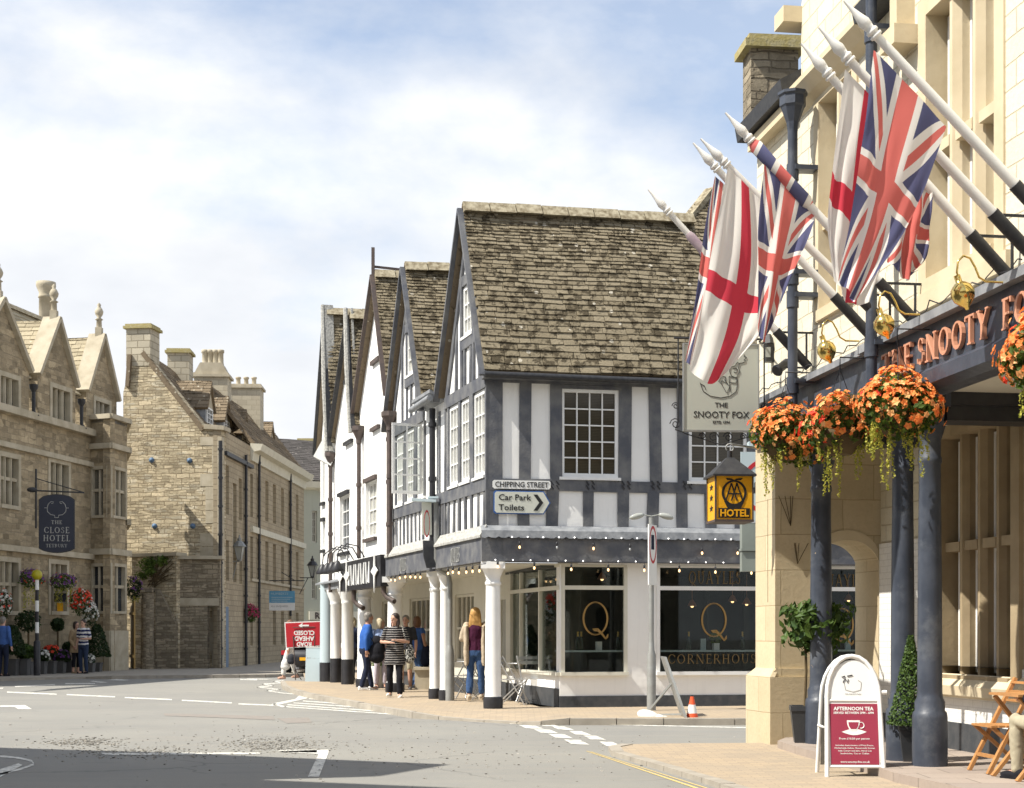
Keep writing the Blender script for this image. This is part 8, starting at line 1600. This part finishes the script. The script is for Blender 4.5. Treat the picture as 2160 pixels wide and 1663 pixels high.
    if hair in ('bob', 'long'):
        c.ell(HP(0, -.045, -.02), (.092*k, .075*k, .12*k), RH)
        for s in (-1, 1): c.ell(HP(.075*s, -.01, -.03), (.026*k, .05*k, .1*k), RH)
    if hair == 'long':
        c.ell(HP(0, -.03, .02), (.102*k, .108*k, .125*k), RH, 18, 12)
        rr = random.Random(5)
        for j in range(9): a = (j-4)/4; limb(c, [HP(.07*a, -.06-.03*(1-a*a), 0), HP(.085*a, -.075-.02*(1-a*a), -.12), HP(.095*a, -.08, -.2-.05*(1-a*a)), HP(.1*a, -.075, -.27-.03*rr.random())], [.04*k, .036*k, .032*k, .018*k], 8)
    if hair == 'mid':
        c.ell(HP(0, -.045, -.04), (.09*k, .07*k, .14*k), RH)
        for s in (-1, 1): limb(c, [HP(.07*s, -.02, .02), HP(.085*s, -.01, -.1), HP(.075*s, .0, -.19)], [.03*k, .03*k, .018*k], 8)
    voxel(c, 'hair', hairm, t, .008, 2)
    if coat:
        c = MB()
        for i, s in ((0, -1), (1, 1)):
            S, E, Wr = W(J['sh'][i]), W(J['el'][i]), W(J['wr'][i]); limb(c, [S, S.lerp(E, .5), E, E.lerp(Wr, .5), E.lerp(Wr, .85)], [.066*k, .064*k, .06*k, .054*k, .05*k]); q = MB(); q.loft([(Vector((.165*s, -.02, z)), a, .12) for z, a in ((.62, .03), (.7, .055), (.9, .06), (1.2, .055), (1.38, .05))], 12); q.v = [W(p) for p in q.v]; c.merge(q)
        voxel(c, 'cardigan', coat, t, .013, 3)
    return t, W, R_
def bag(label, c, sz, mat, strap=None, rz=0, name='bag'):
    R_ = Matrix.Rotation(rz, 3, 'Z'); t = thing(name, label, 'bag', c); m = MB(); c = Vector(c); m.ell(c, (sz[0], sz[1], sz[2]), R_); m.ell(c-Z3*sz[2]*.35, (sz[0]*1.08, sz[1]*1.05, sz[2]*.6), R_); voxel(m, 'body', mat, t, .012, 3)
    if strap: m = MB(); m.tube(strap, .012, 6); m.build('strap', M[mat], t, uv=False)
def G3(px, py=None, Y=None, z=.1):
    if Y is None: Y = F*(CH-z)/(py-HY)
    return Vector(((px-HX)/F*Y, Y, z))
walk = lambda f, b, w=.09: dict(kn=[(-w, f*.5+.06, .49), (w, b*.4+.04, .49)], an=[(-w, f, .075), (w, b, .10)])
person('grey haired man in navy jumper and dark trousers at the left frame edge', G3(6, Y=44.6), rad(-15), 1.74, top='blue2', bottom='navyc', hairm='hgrey', sleeve='long')
person('woman in a loose beige top and black cropped trousers outside the hotel', G3(160, Y=47.8), rad(-120), 1.62, dict(wr=[(-.2, .12, 1.0), (.2, .1, .9)]), top='tan', bottom='blackc', shoe='tan', hairm='hblack', hair='bob', sleeve='long', legcov=.6, flare=.05, toplen=.9)
person('person in a navy and white striped shirt and jeans beside the woman in beige', G3(176, Y=47.5), rad(160), 1.68, dict(wr=[(-.1, .2, 1.1), (.22, .05, .9)]), top='nstripe', bottom='denimd', hairm='hblack', sleeve='short')
person('person in cream trousers and purple patterned top behind the red sign', G3(612, Y=42.2), rad(100), 1.62, walk(.2, -.2), top='purplec', bottom='whitec', shoe='skin', hairm='hbrown', hair='bob', legcov=.8, fit=1.15)
bag('white carrier bag held by the person behind the red sign', G3(604, Y=42)+Vector((0, -.2, .40)), (.12, .09, .16), 'whitec')
bag('dark green bag slung behind the cream trousers', G3(617, Y=42)+Vector((0, -.22, .55)), (.12, .1, .15), 'greyc')
person('person in a pale blue shirt mostly hidden by the first slim column', G3(698, Y=41.0), rad(-165), 1.66, top='lightblue', bottom='navyc', hairm='hgrey', shoe='blackc')
bag('blue shopping bag beside the pale columns', G3(693, Y=40.6)+Vector((0, 0, .68)), (.13, .1, .14), 'navyc')
person('pale haired person in navy between the two slim columns', G3(744, Y=38.9), rad(150), 1.66, walk(.12, -.15), top='navyc', bottom='blackc', hairm='hpale', hair='bob', sleeve='long', shoe='whitec')
bag('white handbag in front of the pale haired person', G3(727, Y=38.4)+Vector((0, 0, .98)), (.09, .08, .14), 'whitec')
b_ = G3(770, 1456); person('grey haired man in a bright blue sweater, navy trousers and white trainers', b_, rad(-72), 1.72, dict(kn=[(-.08, .1, .49), (.08, .02, .49)], an=[(-.08, .16, .075), (.08, -.10, .085)], el=[(-.24, .0, 1.12), (.23, -.05, 1.12)], wr=[(-.2, .2, 1.02), (.24, -.02, .88)]), top='bluec', bottom='navyc', hairm='hgrey', sleeve='long', shoe='whitec', skin='skint', lean=.10, yaw=.1, bulk=1.25)
bag('black camera bag held at the hip of the man in blue', b_+Vector((.27, -.12, .83)), (.17, .13, .24), 'blackc', [b_+Vector((.05, -.05, 1.42)), b_+Vector((.12, -.15, 1.2)), b_+Vector((.24, -.12, 1.0))])
b2 = G3(803, 1452); person('smiling blond woman in a soft blue top and lilac trousers', b2, rad(200), 1.60, dict(wr=[(-.08, .2, 1.02), (.12, .2, 1.0)], an=[(-.1, .05, .075), (.1, -.05, .075)]), top='lightblue', bottom='lilac', hairm='hpale', hair='bob', yaw=rad(60), legcov=.85, shoe='greyc', bulk=1.15)
bag('black backpack carried in front of the blond woman', b2+Vector((-.08, -.26, .98)), (.2, .14, .24), 'blackc')
b3 = G3(833, 1471); person('dark haired woman in a black striped tunic walking towards the camera', b3, rad(180), 1.65, dict(kn=[(-.1, .1, .49), (.1, .02, .49)], an=[(-.11, .14, .075), (.11, -.08, .10)], el=[(-.27, .02, 1.13), (.27, .02, 1.13)], wr=[(-.07, .24, 1.16), (.08, .25, 1.12)]), top='bstripe', bottom='blackc', shoe='whitec', hairm='hblack', hair='mid', yaw=rad(-38), toplen=.88, flare=.035, bulk=1.2, legcov=.9)
bag('black and white spotted shoulder bag with a white strap', b3+Vector((.29, .02, .86)), (.10, .12, .2), 'spot', [b3+Vector((.15, -.08, 1.42)), b3+Vector((.2, -.1, 1.2)), b3+Vector((.27, -.03, 1.0))])
b5 = G3(856, Y=34.4); person('person in khaki shorts hidden behind the woman in stripes', b5, rad(170), 1.66, top='greyc', bottom='khaki', legcov=.2, hairm='hgrey', shoe='whitec')
b4 = G3(880, 1452); person('brown haired woman in sleeveless blue top and blue jeans, side view', b4, rad(-40), 1.64, dict(kn=[(-.09, .14, .5), (.09, .03, .49)], an=[(-.09, -.02, .075), (.09, -.16, .09)], el=[(-.24, -.02, 1.12), (.23, 0, 1.12)], wr=[(-.22, .10, .9), (.2, .12, .92)]), top='blue2', bottom='denim', hairm='hbrown', hair='bob', sleeve='cap', skin='skint', shoe='greyc')
bag('navy jacket over the arm of the woman in the blue top', b4+Vector((.2, -.05, .75)), (.14, .12, .26), 'navyc')
b6 = G3(1003, 1480); person('long haired blonde woman in beige cardigan and jeans walking away', b6, rad(-4), 1.68, dict(kn=[(-.1, .03, .49), (.1, .0, .49)], an=[(-.12, -.02, .075), (.11, .04, .075)], el=[(-.26, .02, 1.13), (.24, .04, 1.14)], wr=[(-.17, .2, 1.22), (.15, .2, 1.2)]), top='maroonk', bottom='denim', hairm='hblond', hair='long', coat='beige', sleeve='long', legcov=.85, shoe='beige', shoeh=.05)
# seated customer at the right edge
b7 = Vector(((2240-HX)/F*12.6, 12.6, .13)); person('seated customer in a black jacket just entering the right edge of the frame', b7-Z3*.43, rad(20), 1.7, dict(kn=[(-.12, .42, .93), (.12, .42, .93)], an=[(-.12, .42, .51), (.12, .42, .51)], el=[(-.3, -.03, 1.15), (.3, -.03, 1.15)], wr=[(-.2, .22, 1.12), (.2, .22, 1.12)]), top='blackc', bottom='khaki', hairm='hbrown', sleeve='long')
c = b7; t = thing('folding_chair', 'wooden folding chair under the seated customer at the right edge', 'chair', c); m = MB(); slatq(m, c+Z3*.42-D*.2, c+Z3*.42+D*.2, .4, 6, E*.44); m.build('seat', M['wood'], t, uv=False)
for s_ in (-1, 1):
    for a in (-1, 1): m = MB(); m.bar(c+D*.2*s_-E*.2*a, c+D*.2*s_+E*.18*a+Z3*.41, .03, .04); m.build('leg', M['wood'], t, uv=False)
